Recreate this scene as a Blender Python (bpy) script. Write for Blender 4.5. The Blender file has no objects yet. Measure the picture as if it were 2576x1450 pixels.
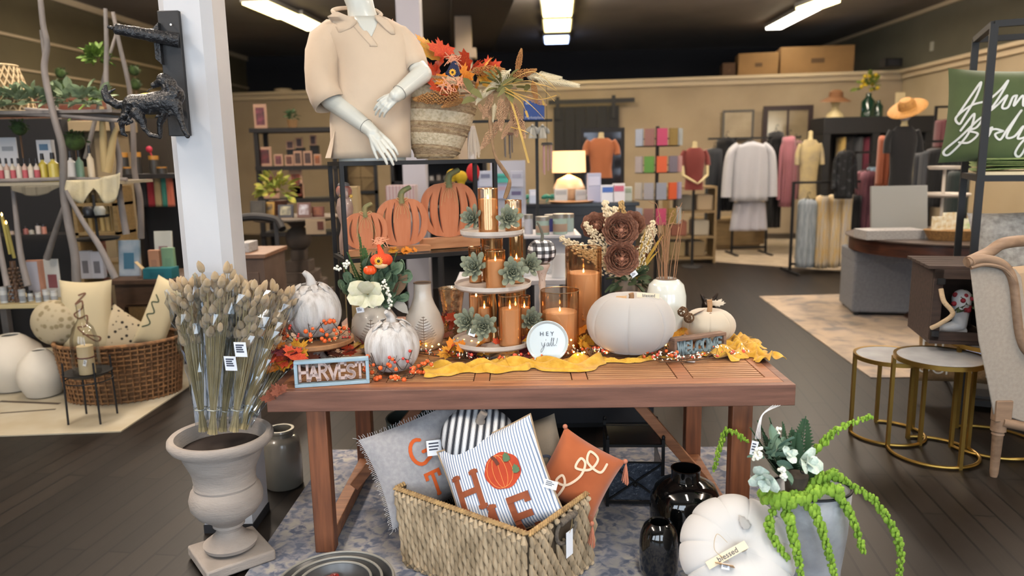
import bpy,bmesh,math,random
from math import sin,cos,pi,radians,tan,atan2,sqrt
from mathutils import Matrix,Vector,Euler
SC=bpy.context.scene
COL=SC.collection
RND=random.Random(7)
F=1860.0;PITCH=radians(10.0);ROLL=radians(1.05);EYE=1.6
_R=Vector((1,0,0));_Fw=Vector((0,cos(PITCH),-sin(PITCH)));_U=Vector((0,sin(PITCH),cos(PITCH)))
cam_d=bpy.data.cameras.new('camera');cam=bpy.data.objects.new('camera',cam_d);COL.objects.link(cam);SC.camera=cam
_cx=_R*cos(ROLL)-_U*sin(ROLL);_cy=_R*sin(ROLL)+_U*cos(ROLL);_cz=-_Fw
_m=Matrix(((_cx.x,_cy.x,_cz.x,0),(_cx.y,_cy.y,_cz.y,0),(_cx.z,_cy.z,_cz.z,EYE),(0,0,0,1)))
cam.matrix_world=_m
cam_d.sensor_width=36;cam_d.lens=36*F/2576;cam_d.clip_end=100;cam_d.clip_start=.05
cam_d.dof.use_dof=True;cam_d.dof.focus_distance=3.05;cam_d.dof.aperture_fstop=1.7
SC.view_settings.view_transform='Standard';SC.view_settings.look='None';SC.view_settings.gamma=1
SC.view_settings.use_curve_mapping=False;SC.view_settings.exposure=0.48
W=bpy.data.worlds.new('world');SC.world=W;W.use_nodes=True
W.node_tree.nodes['Background'].inputs[0].default_value=(.55,.66,.85,1);W.node_tree.nodes['Background'].inputs[1].default_value=.6
def area(name,loc,rot,sx,sy,power,col):
 l=bpy.data.lights.new(name,'AREA');l.shape='RECTANGLE';l.size=sx;l.size_y=sy;l.energy=power;l.color=col
 o=bpy.data.objects.new(name,l);COL.objects.link(o);o.location=loc;o.rotation_euler=rot;return o
for i,x in enumerate((-4.4,-1.5,1.5,4.4)):
 area('window_daylight',(x,-2.35,1.75),(radians(96),0,0),2.3,2.3,70,(.80,.90,1.0))
for x,y in((-3.2,1.5),(.6,.6),(4.2,1.5),(-3.0,5.5),(4.6,6.0)):
 area('fluorescent_light',(x,y,4.1),(0,0,0),.3,2.4,78,(1.0,.92,.80))
for x,y in((-3.6,10.0),(4.4,10.5),(.6,11)):
 area('fluorescent_light',(x,y,4.1),(0,0,0),.3,2.4,82,(1.0,.90,.76))
for x,y in((-3.2,1.5),(4.2,1.5),(-3.0,5.5),(4.6,6.0),(.6,6),(-3.6,10.0),(4.4,10.5),(.6,11)):
 area('added_fill_uplight',(x,y,3.85),(pi,0,0),.3,2.4,330,(1.0,.90,.82))  # added fill aimed upward to brighten the ceiling, not real fittings
def ray(px,py):
 x,y=px-1288.0,py-725.0
 xx=x*cos(ROLL)-y*sin(ROLL);yy=x*sin(ROLL)+y*cos(ROLL)
 return _R*(xx/F)+_Fw-_U*(yy/F)
def P(px,py,Y):
 d=ray(px,py);t=Y/d.y;return Vector((d.x*t,Y,EYE+d.z*t))
def Z(px,py,z):
 d=ray(px,py);t=(z-EYE)/d.z;return Vector((d.x*t,d.y*t,z))
def wd(n,Y,z=1.2):return n*(Y*cos(PITCH)+(EYE-z)*sin(PITCH))/F
def lin(c):
 if isinstance(c,str):
  c=c.lstrip('#');c=[int(c[i:i+2],16)/255 for i in(0,2,4)]
 return tuple(((v/12.92)if v<=.04045 else((v+.055)/1.055)**2.4)for v in c)
_MC={}
class NT:
 def __init__(s,m):s.t=m.node_tree;s.n=s.t.nodes;s.l=s.t.links
 def add(s,k,**kw):
  n=s.n.new(k)
  for a,v in kw.items():setattr(n,a,v)
  return n
 def link(s,a,b):s.l.new(a,b)
def mat(name,col,rough=.6,metal=0.,col2=None,scale=8.,mix='noise',detail=4.,contrast=(.35,.65),bump=0.,bscale=60.,alpha=1.,trans=0.,emit=None,es=1.,coat=0.,sheen=0.,stretch=(1,1,1),ior=1.45,sss=0.,rnd=0.):
 if name in _MC:return _MC[name]
 m=bpy.data.materials.new(name);m.use_nodes=True;_MC[name]=m
 t=NT(m);b=t.n['Principled BSDF']
 c=lin(col);b.inputs['Base Color'].default_value=(*c,1)
 b.inputs['Roughness'].default_value=rough;b.inputs['Metallic'].default_value=metal
 b.inputs['IOR'].default_value=ior
 if alpha<1:b.inputs['Alpha'].default_value=alpha
 if trans:b.inputs['Transmission Weight'].default_value=trans
 if coat:b.inputs['Coat Weight'].default_value=coat;b.inputs['Coat Roughness'].default_value=.08
 if sheen:b.inputs['Sheen Weight'].default_value=sheen
 if sss:b.inputs['Subsurface Weight'].default_value=sss;b.inputs['Subsurface Scale'].default_value=.02
 if emit:b.inputs['Emission Color'].default_value=(*lin(emit),1);b.inputs['Emission Strength'].default_value=es
 if col2 or bump or rnd:
  tc=t.add('ShaderNodeTexCoord');mp=t.add('ShaderNodeMapping');mp.inputs['Scale'].default_value=stretch
  t.link(tc.outputs['Object'],mp.inputs['Vector'])
 if col2:
  if mix=='noise':
   n=t.add('ShaderNodeTexNoise');n.inputs['Scale'].default_value=scale;n.inputs['Detail'].default_value=detail;out=n.outputs['Fac']
  elif mix=='voronoi':
   n=t.add('ShaderNodeTexVoronoi');n.inputs['Scale'].default_value=scale;out=n.outputs['Distance']
  elif mix=='wave':
   n=t.add('ShaderNodeTexWave');n.inputs['Scale'].default_value=scale;n.inputs['Distortion'].default_value=detail;n.inputs['Detail'].default_value=3;out=n.outputs['Fac']
  elif mix=='stripe':
   n=t.add('ShaderNodeTexWave');n.inputs['Scale'].default_value=scale;n.inputs['Distortion'].default_value=0;out=n.outputs['Fac']
  elif mix=='checker':
   n=t.add('ShaderNodeTexChecker');n.inputs['Scale'].default_value=scale;out=n.outputs['Fac']
  t.link(mp.outputs[0],n.inputs['Vector'])
  r=t.add('ShaderNodeValToRGB');r.color_ramp.elements[0].position=contrast[0];r.color_ramp.elements[1].position=contrast[1]
  r.color_ramp.elements[0].color=(*c,1);r.color_ramp.elements[1].color=(*lin(col2),1)
  t.link(out,r.inputs[0]);src=r.outputs[0]
  t.link(src,b.inputs['Base Color'])
  if emit and es and mix=='stripe':pass
 if rnd:
  oi=t.add('ShaderNodeObjectInfo');hs=t.add('ShaderNodeHueSaturation')
  mr=t.add('ShaderNodeMapRange');mr.inputs['To Min'].default_value=1-rnd;mr.inputs['To Max'].default_value=1+rnd
  t.link(oi.outputs['Random'],mr.inputs['Value']);t.link(mr.outputs[0],hs.inputs['Value'])
  if b.inputs['Base Color'].is_linked:t.link(b.inputs['Base Color'].links[0].from_socket,hs.inputs['Color'])
  else:hs.inputs['Color'].default_value=(*c,1)
  t.link(hs.outputs[0],b.inputs['Base Color'])
 if bump:
  n2=t.add('ShaderNodeTexNoise');n2.inputs['Scale'].default_value=bscale;n2.inputs['Detail'].default_value=3
  t.link(mp.outputs[0],n2.inputs['Vector']);bp=t.add('ShaderNodeBump');bp.inputs['Strength'].default_value=bump;bp.inputs['Distance'].default_value=.01
  t.link(n2.outputs['Fac'],bp.inputs['Height']);t.link(bp.outputs[0],b.inputs['Normal'])
 return m
def glass(name,col,rough=.02,tint=.35,a=None):
 """thin glass: transparent tint mixed with a sharp reflection"""
 if name in _MC:return _MC[name]
 m=bpy.data.materials.new(name);m.use_nodes=True;_MC[name]=m
 t=NT(m);t.n.remove(t.n['Principled BSDF'])
 tr=t.add('ShaderNodeBsdfTransparent');tr.inputs[0].default_value=(*lin(col),1)
 gl=t.add('ShaderNodeBsdfGlossy');gl.inputs['Roughness'].default_value=rough
 fr=t.add('ShaderNodeFresnel');fr.inputs[0].default_value=1.3
 ad=t.add('ShaderNodeMath',operation='MULTIPLY_ADD');ad.inputs[1].default_value=.55;ad.inputs[2].default_value=tint
 mx=t.add('ShaderNodeMixShader');t.link(fr.outputs[0],ad.inputs[0]);t.link(ad.outputs[0],mx.inputs[0])
 t.link(tr.outputs[0],mx.inputs[1]);t.link(gl.outputs[0],mx.inputs[2])
 if a:gl.inputs['Color'].default_value=(*lin(a),1)
 t.link(mx.outputs[0],t.n['Material Output'].inputs[0]);return m
class M:
 def __init__(s):s.v=[];s.f=[];s.T=Matrix.Identity(4);s.mi=[];s.cur=0
 def at(s,loc=(0,0,0),rot=(0,0,0),sc=1):
  if not hasattr(sc,'__len__'):sc=(sc,)*3
  s.T=Matrix.Translation(Vector(loc))@Euler(rot).to_matrix().to_4x4()@Matrix.Diagonal((*sc,1));return s
 def add(s,vs,fs):
  b=len(s.v);T=s.T
  s.v+=[T@Vector(v)for v in vs];s.f+=[[b+i for i in f]for f in fs];s.mi+=[s.cur]*len(fs);return s
 def box(s,x0,x1,y0,y1,z0,z1):
  return s.add([(x0,y0,z0),(x1,y0,z0),(x1,y1,z0),(x0,y1,z0),(x0,y0,z1),(x1,y0,z1),(x1,y1,z1),(x0,y1,z1)],[(0,3,2,1),(4,5,6,7),(0,1,5,4),(1,2,6,5),(2,3,7,6),(3,0,4,7)])
 def cb(s,c,sx,sy,sz):return s.box(c[0]-sx/2,c[0]+sx/2,c[1]-sy/2,c[1]+sy/2,c[2]-sz/2,c[2]+sz/2)
 def bar(s,p,q,w,h,up=(0,0,1)):
  p,q=Vector(p),Vector(q);d=(q-p);L=d.length
  if L<1e-6:return s
  d.normalize();u=Vector(up)
  if abs(d.dot(u))>.98:u=Vector((0,1,0))
  a=d.cross(u).normalized();b=a.cross(d).normalized()
  vs=[]
  for o in(p,q):
   for i,j in((-1,-1),(1,-1),(1,1),(-1,1)):vs.append(o+a*(i*w/2)+b*(j*h/2))
  return s.add(vs,[(0,1,2,3),(7,6,5,4),(0,4,5,1),(1,5,6,2),(2,6,7,3),(3,7,4,0)])
 def lathe(s,prof,n=32,rib=None,close=True,ax=(0,0)):
  vs=[];fs=[];k=len(prof)
  for i in range(n):
   a=2*pi*i/n
   for j,(r,z)in enumerate(prof):
    rr=r*(rib(a,j/(k-1))if rib else 1);vs.append((ax[0]+rr*cos(a),ax[1]+rr*sin(a),z))
  for i in range(n):
   for j in range(k-1):
    a,b=i*k+j,((i+1)%n)*k+j;fs.append((a,b,b+1,a+1))
  if close:
   if prof[0][0]>1e-5:fs.append([i*k for i in range(n)][::-1])
   if prof[-1][0]>1e-5:fs.append([i*k+k-1 for i in range(n)])
  return s.add(vs,fs)
 def tube(s,pts,r,n=8,flat=1.,cap=True):
  pts=[Vector(p)for p in pts];k=len(pts)
  if not callable(r):
   rr=r if hasattr(r,'__len__')else[r]*k;R=lambda i:rr[i]
  else:R=lambda i:r(i/(k-1))
  t0=(pts[1]-pts[0]).normalized();u=Vector((0,0,1))
  if abs(t0.dot(u))>.9:u=Vector((1,0,0))
  a=t0.cross(u).normalized();vs=[]
  for i in range(k):
   t=(pts[min(i+1,k-1)]-pts[max(i-1,0)])
   t=t.normalized()if t.length>1e-9 else t0
   a=(a-t*a.dot(t));
   a=a.normalized()if a.length>1e-6 else t.orthogonal().normalized()
   b=t.cross(a)
   for j in range(n):
    th=2*pi*j/n;vs.append(pts[i]+a*(cos(th)*R(i))+b*(sin(th)*R(i)*flat))
  fs=[]
  for i in range(k-1):
   for j in range(n):
    p,q=i*n+j,i*n+(j+1)%n;fs.append((p,q,q+n,p+n))
  if cap:fs+=[list(range(n))[::-1],[(k-1)*n+j for j in range(n)]]
  return s.add(vs,fs)
 def ball(s,c,r,n=12,m=8,rib=None):
  rx,ry,rz=(r if hasattr(r,'__len__')else(r,)*3);vs=[(c[0],c[1],c[2]-rz)]
  for j in range(1,m):
   ph=-pi/2+pi*j/m
   for i in range(n):
    a=2*pi*i/n;q=rib(a)if rib else 1
    vs.append((c[0]+rx*q*cos(ph)*cos(a),c[1]+ry*q*cos(ph)*sin(a),c[2]+rz*sin(ph)))
  vs.append((c[0],c[1],c[2]+rz));fs=[]
  for i in range(n):
   i2=(i+1)%n;fs.append((0,1+i2,1+i));L=1+(m-2)*n;fs.append((L+i,L+i2,len(vs)-1))
   for j in range(m-2):fs.append((1+j*n+i,1+j*n+i2,1+(j+1)*n+i2,1+(j+1)*n+i))
  return s.add(vs,fs)
 def prism(s,pts,y0,y1):
  """outline in XZ extruded along Y"""
  n=len(pts);vs=[(x,y0,z)for x,z in pts]+[(x,y1,z)for x,z in pts]
  fs=[list(range(n)),[n+i for i in range(n)][::-1]]+[(i,n+i,n+(i+1)%n,(i+1)%n)for i in range(n)]
  return s.add(vs,fs)
 def grid(s,fn,nu,nv):
  vs=[fn(i/nu,j/nv)for j in range(nv+1)for i in range(nu+1)]
  fs=[(j*(nu+1)+i,j*(nu+1)+i+1,(j+1)*(nu+1)+i+1,(j+1)*(nu+1)+i)for j in range(nv)for i in range(nu)]
  return s.add(vs,fs)
 def loft(s,rings,cap=True):
  n=len(rings[0]);vs=[p for r in rings for p in r];fs=[]
  for i in range(len(rings)-1):
   for j in range(n):
    a,b=i*n+j,i*n+(j+1)%n;fs.append((a,b,b+n,a+n))
  if cap:fs+=[list(range(n))[::-1],[(len(rings)-1)*n+j for j in range(n)]]
  return s.add(vs,fs)
 def build(s,name,m,parent=None,smooth=True,bevel=0,sub=0,solid=0,loc=None,ang=40):
  me=bpy.data.meshes.new(name);me.from_pydata([tuple(v)for v in s.v],[],s.f)
  ms=m if isinstance(m,(list,tuple))else[m]
  for q in ms:me.materials.append(q)
  if len(ms)>1:me.polygons.foreach_set('material_index',s.mi)
  me.update()
  o=bpy.data.objects.new(name,me);COL.objects.link(o)
  if loc is not None:o.location=loc
  if parent is not None:o.parent=parent
  if solid:md=o.modifiers.new('s','SOLIDIFY');md.thickness=solid;md.offset=0
  if bevel:md=o.modifiers.new('b','BEVEL');md.width=bevel;md.segments=2;md.limit_method='ANGLE';md.angle_limit=radians(40)
  if sub:md=o.modifiers.new('u','SUBSURF');md.levels=sub;md.render_levels=sub
  if smooth:
   me.polygons.foreach_set('use_smooth',[True]*len(me.polygons))
   if not sub and hasattr(me,'set_sharp_from_angle'):me.set_sharp_from_angle(angle=radians(ang))
  return o
def tag(o,label,cat,group=None,kind=None):
 o['label']=label;o['category']=cat
 if group:o['group']=group
 if kind:o['kind']=kind
 return o
def thing(name,label,cat,loc=(0,0,0),rot=0,group=None,sc=None):
 o=bpy.data.objects.new(name,None);COL.objects.link(o);o.empty_display_size=.05
 o.location=loc;o.rotation_euler=rot if hasattr(rot,'__len__')else(0,0,rot)
 if sc:o.scale=(sc,)*3 if not hasattr(sc,'__len__')else sc
 return tag(o,label,cat,group)
def struct(name,mb,m,**kw):
 o=mb.build(name,m,smooth=kw.pop('smooth',False),**kw);o['kind']='structure';return o
def dup(root,loc,rot=0,label=None,group=None,sc=None):
 def cp(o,par):
  c=o.copy();COL.objects.link(c)
  if par is not None:c.parent=par
  for ch in KIDS(o):cp(ch,c)
  return c
 r=cp(root,None);r.location=loc;r.rotation_euler=rot if hasattr(rot,'__len__')else(0,0,rot)
 if sc:r.scale=(sc,)*3 if not hasattr(sc,'__len__')else sc
 if label:r['label']=label
 if group:r['group']=group
 return r
def KIDS(o):return list(o.children)
def inst(src,parent,loc,rot=(0,0,0),sc=None,name=None):
 """a further part sharing the mesh of src"""
 c=src.copy();COL.objects.link(c);c.parent=parent;c.location=loc;c.rotation_euler=rot
 if sc:c.scale=(sc,)*3 if not hasattr(sc,'__len__')else sc
 return c
def fuse(name,mb,m,parent=None,voxel=.003,it=6,loc=None):
 """melt overlapping shapes into one continuous surface"""
 me=bpy.data.meshes.new(name);me.from_pydata([tuple(v)for v in mb.v],[],mb.f);me.update()
 o=bpy.data.objects.new(name,me);COL.objects.link(o)
 r=o.modifiers.new('r','REMESH');r.mode='VOXEL';r.voxel_size=voxel
 s=o.modifiers.new('s','SMOOTH');s.iterations=it;s.factor=.5
 dg=bpy.context.evaluated_depsgraph_get();me2=bpy.data.meshes.new_from_object(o.evaluated_get(dg))
 bpy.data.objects.remove(o);me2.name=name;me2.materials.clear();me2.materials.append(m)
 me2.polygons.foreach_set('use_smooth',[True]*len(me2.polygons))
 o=bpy.data.objects.new(name,me2);COL.objects.link(o)
 if parent is not None:o.parent=parent
 if loc is not None:o.location=loc
 return o
def cap(mb,p,q,r0,r1=None,n=12):
 """tapered capsule"""
 r1=r0 if r1 is None else r1;p,q=Vector(p),Vector(q)
 mb.tube([p,p.lerp(q,.5),q],[r0,(r0+r1)/2,r1],n);mb.ball(p,r0,n,8);mb.ball(q,r1,n,8)
def arc(cx,cz,rx,rz,a0,a1,n=10):
 return[(cx+rx*cos(radians(a0+(a1-a0)*i/n)),cz+rz*sin(radians(a0+(a1-a0)*i/n)))for i in range(n+1)]
def spline(pts,k=6):
 """Catmull-Rom through points"""
 pts=[Vector(p)for p in pts];out=[]
 for i in range(len(pts)-1):
  p0,p1,p2,p3=pts[max(i-1,0)],pts[i],pts[i+1],pts[min(i+2,len(pts)-1)]
  for j in range(k):
   t=j/k;out.append(.5*((2*p1)+(p2-p0)*t+(2*p0-5*p1+4*p2-p3)*t*t+(3*p1-p0-3*p2+p3)*t**3))
 return out+[pts[-1]]
LET={'H':([[(0,0),(0,1)],[(.6,0),(.6,1)],[(0,.5),(.6,.5)]],.6,[(0,0),(0,1),(.6,0),(.6,1)]),'A':([[(0,0),(.33,1),(.66,0)],[(.13,.36),(.53,.36)]],.66,[(0,0),(.66,0)]),'R':([[(0,0),(0,1)],[(0,1),*arc(.28,.76,.26,.24,90,-90,8),(0,.52)],[(.25,.52),(.6,0)]],.6,[(0,0),(.62,0)]),'V':([[(0,1),(.33,0),(.66,1)]],.66,[(0,1),(.66,1)]),'E':([[(0,0),(0,1)],[(0,1),(.5,1)],[(0,.5),(.42,.5)],[(0,0),(.5,0)],[(.5,1),(.5,.9)],[(.5,0),(.5,.12)]],.5,[]),'S':([[*arc(.27,.75,.25,.25,30,270,10),*arc(.27,.25,.27,.25,90,-150,10)]],.54,[]),'T':([[(.3,0),(.3,1)],[(0,1),(.6,1)],[(0,1),(0,.8)],[(.6,1),(.6,.8)]],.6,[(.3,0)]),'W':([[(0,1),(.2,0),(.42,.9),(.64,0),(.84,1)]],.84,[(0,1),(.84,1)]),'L':([[(0,0),(0,1)],[(0,0),(.48,0)],[(.48,0),(.48,.2)]],.5,[(0,1)]),'C':([[*arc(.32,.5,.32,.5,50,310,14)],[(.53,.88),(.53,.7)]],.55,[]),'O':([[*arc(.34,.5,.34,.5,0,360,18)]],.68,[]),'M':([[(0,0),(0,1),(.38,.25),(.76,1),(.76,0)]],.76,[(0,0),(.76,0),(0,1),(.76,1)]),'Y':([[(0,1),(.3,.5),(.6,1)],[(.3,.5),(.3,0)]],.6,[(0,1),(.6,1),(.3,0)]),'I':([[(.1,0),(.1,1)]],.2,[(.1,0),(.1,1)]),'N':([[(0,0),(0,1),(.55,0),(.55,1)]],.55,[(0,0),(0,1)]),'U':([[(0,1),(0,.3),*arc(.28,.3,.28,.3,180,360,8),(.56,1)]],.56,[(0,1),(.56,1)]),}
def stroke(mb,pts,w,y0,y1,n=10,disc=True):
 for p,q in zip(pts,pts[1:]):
  dx,dz=q[0]-p[0],q[1]-p[1];L=sqrt(dx*dx+dz*dz)
  if L<1e-7:continue
  nx,nz=-dz/L*w/2,dx/L*w/2
  if not disc:ex,ez=dx/L*w/2,dz/L*w/2;p,q=(p[0]-ex,p[1]-ez),(q[0]+ex,q[1]+ez)
  mb.prism([(p[0]+nx,p[1]+nz),(p[0]-nx,p[1]-nz),(q[0]-nx,q[1]-nz),(q[0]+nx,q[1]+nz)],y0,y1)
 for p in(pts if disc else[]):mb.prism([(p[0]+w/2*cos(2*pi*i/n),p[1]+w/2*sin(2*pi*i/n))for i in range(n)],y0-.0003,y1)
def letter(mb,ch,x,z,h,w,y0,y1,serif=.13,thick=None):
 st,wid,ser=LET[ch]
 for s in st:stroke(mb,[(x+a*h,z+b*h)for a,b in s],w,y0,y1,disc=len(s)>5)
 if serif:
  for a,b in ser:
   zz=z+b*h;mb.prism([(x+(a-serif)*h,zz-w*.32),(x+(a+serif)*h,zz-w*.32),(x+(a+serif)*h,zz+w*.32),(x+(a-serif)*h,zz+w*.32)],y0,y1)
 return wid*h
def text(body,size,m,parent=None,loc=(0,0,0),rot=(pi/2,0,0),ext=.0005,name='lettering',align='CENTER',shear=0):
 c=bpy.data.curves.new(name,'FONT');c.body=body;c.size=size;c.extrude=ext;c.align_x=align;c.align_y='CENTER';c.shear=shear;c.resolution_u=3
 o=bpy.data.objects.new(name,c);COL.objects.link(o);dg=bpy.context.evaluated_depsgraph_get()
 me=bpy.data.meshes.new_from_object(o.evaluated_get(dg));bpy.data.objects.remove(o);me.name=name
 me.materials.clear();me.materials.append(m);o=bpy.data.objects.new(name,me);COL.objects.link(o)
 o.location=loc;o.rotation_euler=rot
 if parent is not None:o.parent=parent
 return o
RA=radians(8.0)
AX=Vector((sin(RA),cos(RA),0));RX=Vector((cos(RA),-sin(RA),0))
def floor_mat():
 m=bpy.data.materials.new('dark_plank_floor');m.use_nodes=True;t=NT(m);b=t.n['Principled BSDF']
 tc=t.add('ShaderNodeTexCoord');mp=t.add('ShaderNodeMapping');mp.inputs['Rotation'].default_value=(0,0,pi/2+RA)
 t.link(tc.outputs['Object'],mp.inputs[0])
 br=t.add('ShaderNodeTexBrick');br.inputs['Scale'].default_value=1;br.inputs['Brick Width'].default_value=1.1;br.inputs['Row Height'].default_value=.105
 br.inputs['Mortar Size'].default_value=.006;br.inputs['Color1'].default_value=(*lin('#171310'),1);br.inputs['Color2'].default_value=(*lin('#231d18'),1);br.inputs['Mortar'].default_value=(*lin('#070504'),1)
 br.offset=.37;t.link(mp.outputs[0],br.inputs['Vector'])
 mp2=t.add('ShaderNodeMapping');mp2.inputs['Scale'].default_value=(2,60,1);t.link(mp.outputs[0],mp2.inputs[0])
 nz=t.add('ShaderNodeTexNoise');nz.inputs['Scale'].default_value=1.2;nz.inputs['Detail'].default_value=5;t.link(mp2.outputs[0],nz.inputs['Vector'])
 mx=t.add('ShaderNodeMixRGB',blend_type='MULTIPLY');mx.inputs[0].default_value=.4;t.link(br.outputs[0],mx.inputs[1]);t.link(nz.outputs['Fac'],mx.inputs[2])
 t.link(mx.outputs[0],b.inputs['Base Color']);b.inputs['Roughness'].default_value=.42
 bp=t.add('ShaderNodeBump');bp.inputs['Strength'].default_value=.06;bp.inputs['Distance'].default_value=.002;b.inputs['Specular IOR Level'].default_value=.24
 t.link(nz.outputs['Fac'],bp.inputs['Height']);t.link(bp.outputs[0],b.inputs['Normal']);return m
struct('floor',M().box(-9.5,9.5,-2.6,21,-.1,0),floor_mat())
wall_tan=mat('tan_wall_paint','#a39279',.85,col2='#998870',scale=1.5,bump=.05,bscale=90)
dark_wall=mat('charcoal_upper_wall','#26262a',.9)
olive=mat('olive_wall_paint','#6b6248',.85,col2='#5f563f',scale=.8)
olive2=mat('olive_grey_wall_paint','#6f6a5a',.85,col2='#646050',scale=.8)
ceil_m=mat('grey_brown_ceiling','#8d847a',.9,col2='#7d746b',scale=.6)
CH=4.2
struct('ceiling',M().box(-9.5,9.5,-2.6,21,CH,CH+.15),ceil_m)
bl=Z(560,236,3.1);bc=Z(2272,177,3.1);PH=3.1
bdir=(bc-bl);bdir.z=0;bdir.normalize();bn=Vector((bdir.y,-bdir.x,0))
b0=bl-bdir*4.0
def wallslab(mb,a,b,z0,z1,th,nrm):
 a,b=Vector((a.x,a.y,0)),Vector((b.x,b.y,0));q=nrm*th
 vs=[(*(a.xy),z0),(*(b.xy),z0),(*((b+q).xy),z0),(*((a+q).xy),z0)];vs+=[(v[0],v[1],z1)for v in vs]
 mb.add(vs,[(0,1,2,3),(7,6,5,4),(4,5,1,0),(5,6,2,1),(6,7,3,2),(7,4,0,3)])
struct('wall_back',(lambda m:(wallslab(m,b0,bc,0,PH-.02,.12,-bn),m)[1])(M()),wall_tan)
cream=mat('cream_trim_paint','#c0ae90',.55)
m_=M();wallslab(m_,b0,bc,PH-.16,PH-.06,-.05,-bn);wallslab(m_,b0,bc,PH-.06,PH,-.12,-bn);wallslab(m_,b0,bc,PH-.06,PH,.16,-bn)
struct('trim_1',m_,cream)
br_=Z(2576,103,3.1);rdir=(br_-bc);rdir.z=0;rdir.normalize();r_end=bc+rdir*17.2;rn=Vector((rdir.y,-rdir.x,0))
if rn.x<0:rn=-rn
m_=M();wallslab(m_,bc,r_end,0,PH-.02,.12,rn);struct('wall_right',m_,mat('light_tan_wall','#aa9a7e',.85,col2='#a29276',scale=1.2))
m_=M();wallslab(m_,bc,r_end,PH-.16,PH-.06,-.05,rn);wallslab(m_,bc,r_end,PH-.06,PH,-.12,rn);wallslab(m_,bc,r_end,PH-.06,PH,.2,rn);struct('trim_2',m_,cream)
m_=M();m_.box(7.85,8.0,-2.6,21,PH-.05,CH);struct('wall_upper_right',m_,olive2)
m_=M();m_.box(7.79,7.85,-2.6,21,CH-.07,CH);struct('trim_3',m_,cream)
struct('wall_upper_back',M().box(-9.5,9.5,19.2,19.4,0,CH),dark_wall)
m_=M();wallslab(m_,b0-bn*.12,bc-bn*.12,PH-.3,PH-.22,4.0,-bn);struct('ceiling_loft',m_,dark_wall)
la,lb=Vector((-7.9,-2.6,0)),Vector((-6.55,19.2,0));ld=(lb-la).normalized();ln=Vector((-ld.y,ld.x,0))
m_=M();wallslab(m_,la,lb,0,CH,.15,ln);struct('wall_left',m_,olive)
m_=M();wallslab(m_,la,lb,CH-.1,CH,-.06,ln);struct('trim_4',m_,cream)
m_=M();wallslab(m_,la,lb,3.42,3.46,-.03,ln);struct('trim_5',m_,cream)
m_=M();wallslab(m_,la,lb,2.97,3.0,-.03,ln);struct('trim_6',m_,cream)
fw=M();xs=[-7.9,-5.6,-3.2,-2.7,-.3,.3,2.7,3.2,5.6,7.9]
fw.box(-8,8,-2.6,-2.45,0,.55);fw.box(-8,8,-2.6,-2.45,2.95,CH)
for a,b in((-8,-5.6),(-3.25,-2.65),(-.35,.35),(2.65,3.25),(5.6,8)):fw.box(a,b,-2.6,-2.45,.55,2.95)
struct('wall_front',fw,mat('shop_front_paint','#8a8478',.8))
for i,x in enumerate((-4.4,-1.5,1.5,4.4)):
 w_=M();
 for xx in(x-1.14,x,x+1.14):w_.box(xx-.03,xx+.03,-2.56,-2.5,.55,2.95)
 for zz in(.58,1.75,2.92):w_.box(x-1.15,x+1.15,-2.56,-2.5,zz-.03,zz+.03)
 struct('window_%d'%(i+1),w_,mat('window_bar','#22262c',.5))
def fixture(name,a,b,w,emit,es,label,group=None,rows=1):
 a,b=Vector(a),Vector(b);t=thing(name,label,'ceiling light',(a+b)/2,0,group);d=(b-a)/2;n=d.normalized().cross(Vector((0,0,1)))
 M().bar(-d+Vector((0,0,.05)),d+Vector((0,0,.05)),w+.06,.07).build('housing',mat('fixture_housing','#8f8a80',.6),t,False)
 M().bar(-d*.98,d*.98,w,.04).build('diffuser',mat('diffuser_'+emit[1:],emit,.5,emit=emit,es=es),t,False)
zc=4.08
fixture('ceiling_light',Z(640,6,zc),Z(728,44,zc),.42,'#ffe49a',7,'long warm fluorescent fixture on the ceiling just right of the white pillar')
fixture('ceiling_light',Z(728,40,zc),Z(800,74,zc),.42,'#ffe9ac',7,'warm fluorescent fixture ending above the beige blouse shoulder')
fixture('ceiling_light',Z(1402,-30,zc),Z(1402,40,zc),.5,'#ffe9a0',6,'nearest warm ceiling light panel above the dried flowers')
fixture('ceiling_light',Z(1402,50,zc),Z(1402,78,zc),.5,'#f6dd96',5,'farther warm ceiling light panel in the central row')
fixture('ceiling_light',Z(1400,92,zc),Z(1400,108,zc),.5,'#b9ccff',6,'small bluish ceiling light panel at the far end of the central row')
fixture('ceiling_light',Z(2085,2,zc),Z(2030,22,zc),.42,'#ffe9a8',6,'yellowish ceiling fixture at the top right edge of the picture')
fixture('ceiling_light',Z(2045,20,zc),Z(1945,72,zc),.30,'#fff8e4',10,'bright white fluorescent fixture on the ceiling above the cardboard boxes')
struct('duct_trim',M().bar(Z(1215,-30,4.0),Z(1185,112,4.0),.9,.3),mat('dark_duct','#46423f',.7))
bpy.data.objects['duct_trim'].name='trim_7'
pl=P(1028,0,8.0)
struct('column_2',M().box(pl.x-.12,pl.x+.12,7.88,8.12,0,CH),mat('grey_white_paint','#9a9aa3',.6))
pl=P(1165,60,12.5)
struct('column_3',M().box(pl.x-.13,pl.x+.13,12.4,12.6,0,CH-.35).box(pl.x-.2,pl.x+.2,12.35,12.65,CH-1.0,CH-.85),mat('tan_post','#8f8070',.6))
TZ=.72
def wood(name,a,b,sc=3,st=(1,14,14),rough=.5):return mat(name,a,rough,col2=b,scale=sc,stretch=st,contrast=(.3,.7),detail=6,bump=.08,bscale=40)
acacia=wood('acacia_wood','#9f6a48','#744a32');acacia_d=wood('acacia_dark','#7b5444','#5b3c2f');acacia_v=mat('acacia_leg','#8a5537',.5,col2='#5d3826',scale=3,stretch=(14,14,1),contrast=(.3,.7),detail=6)
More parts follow.
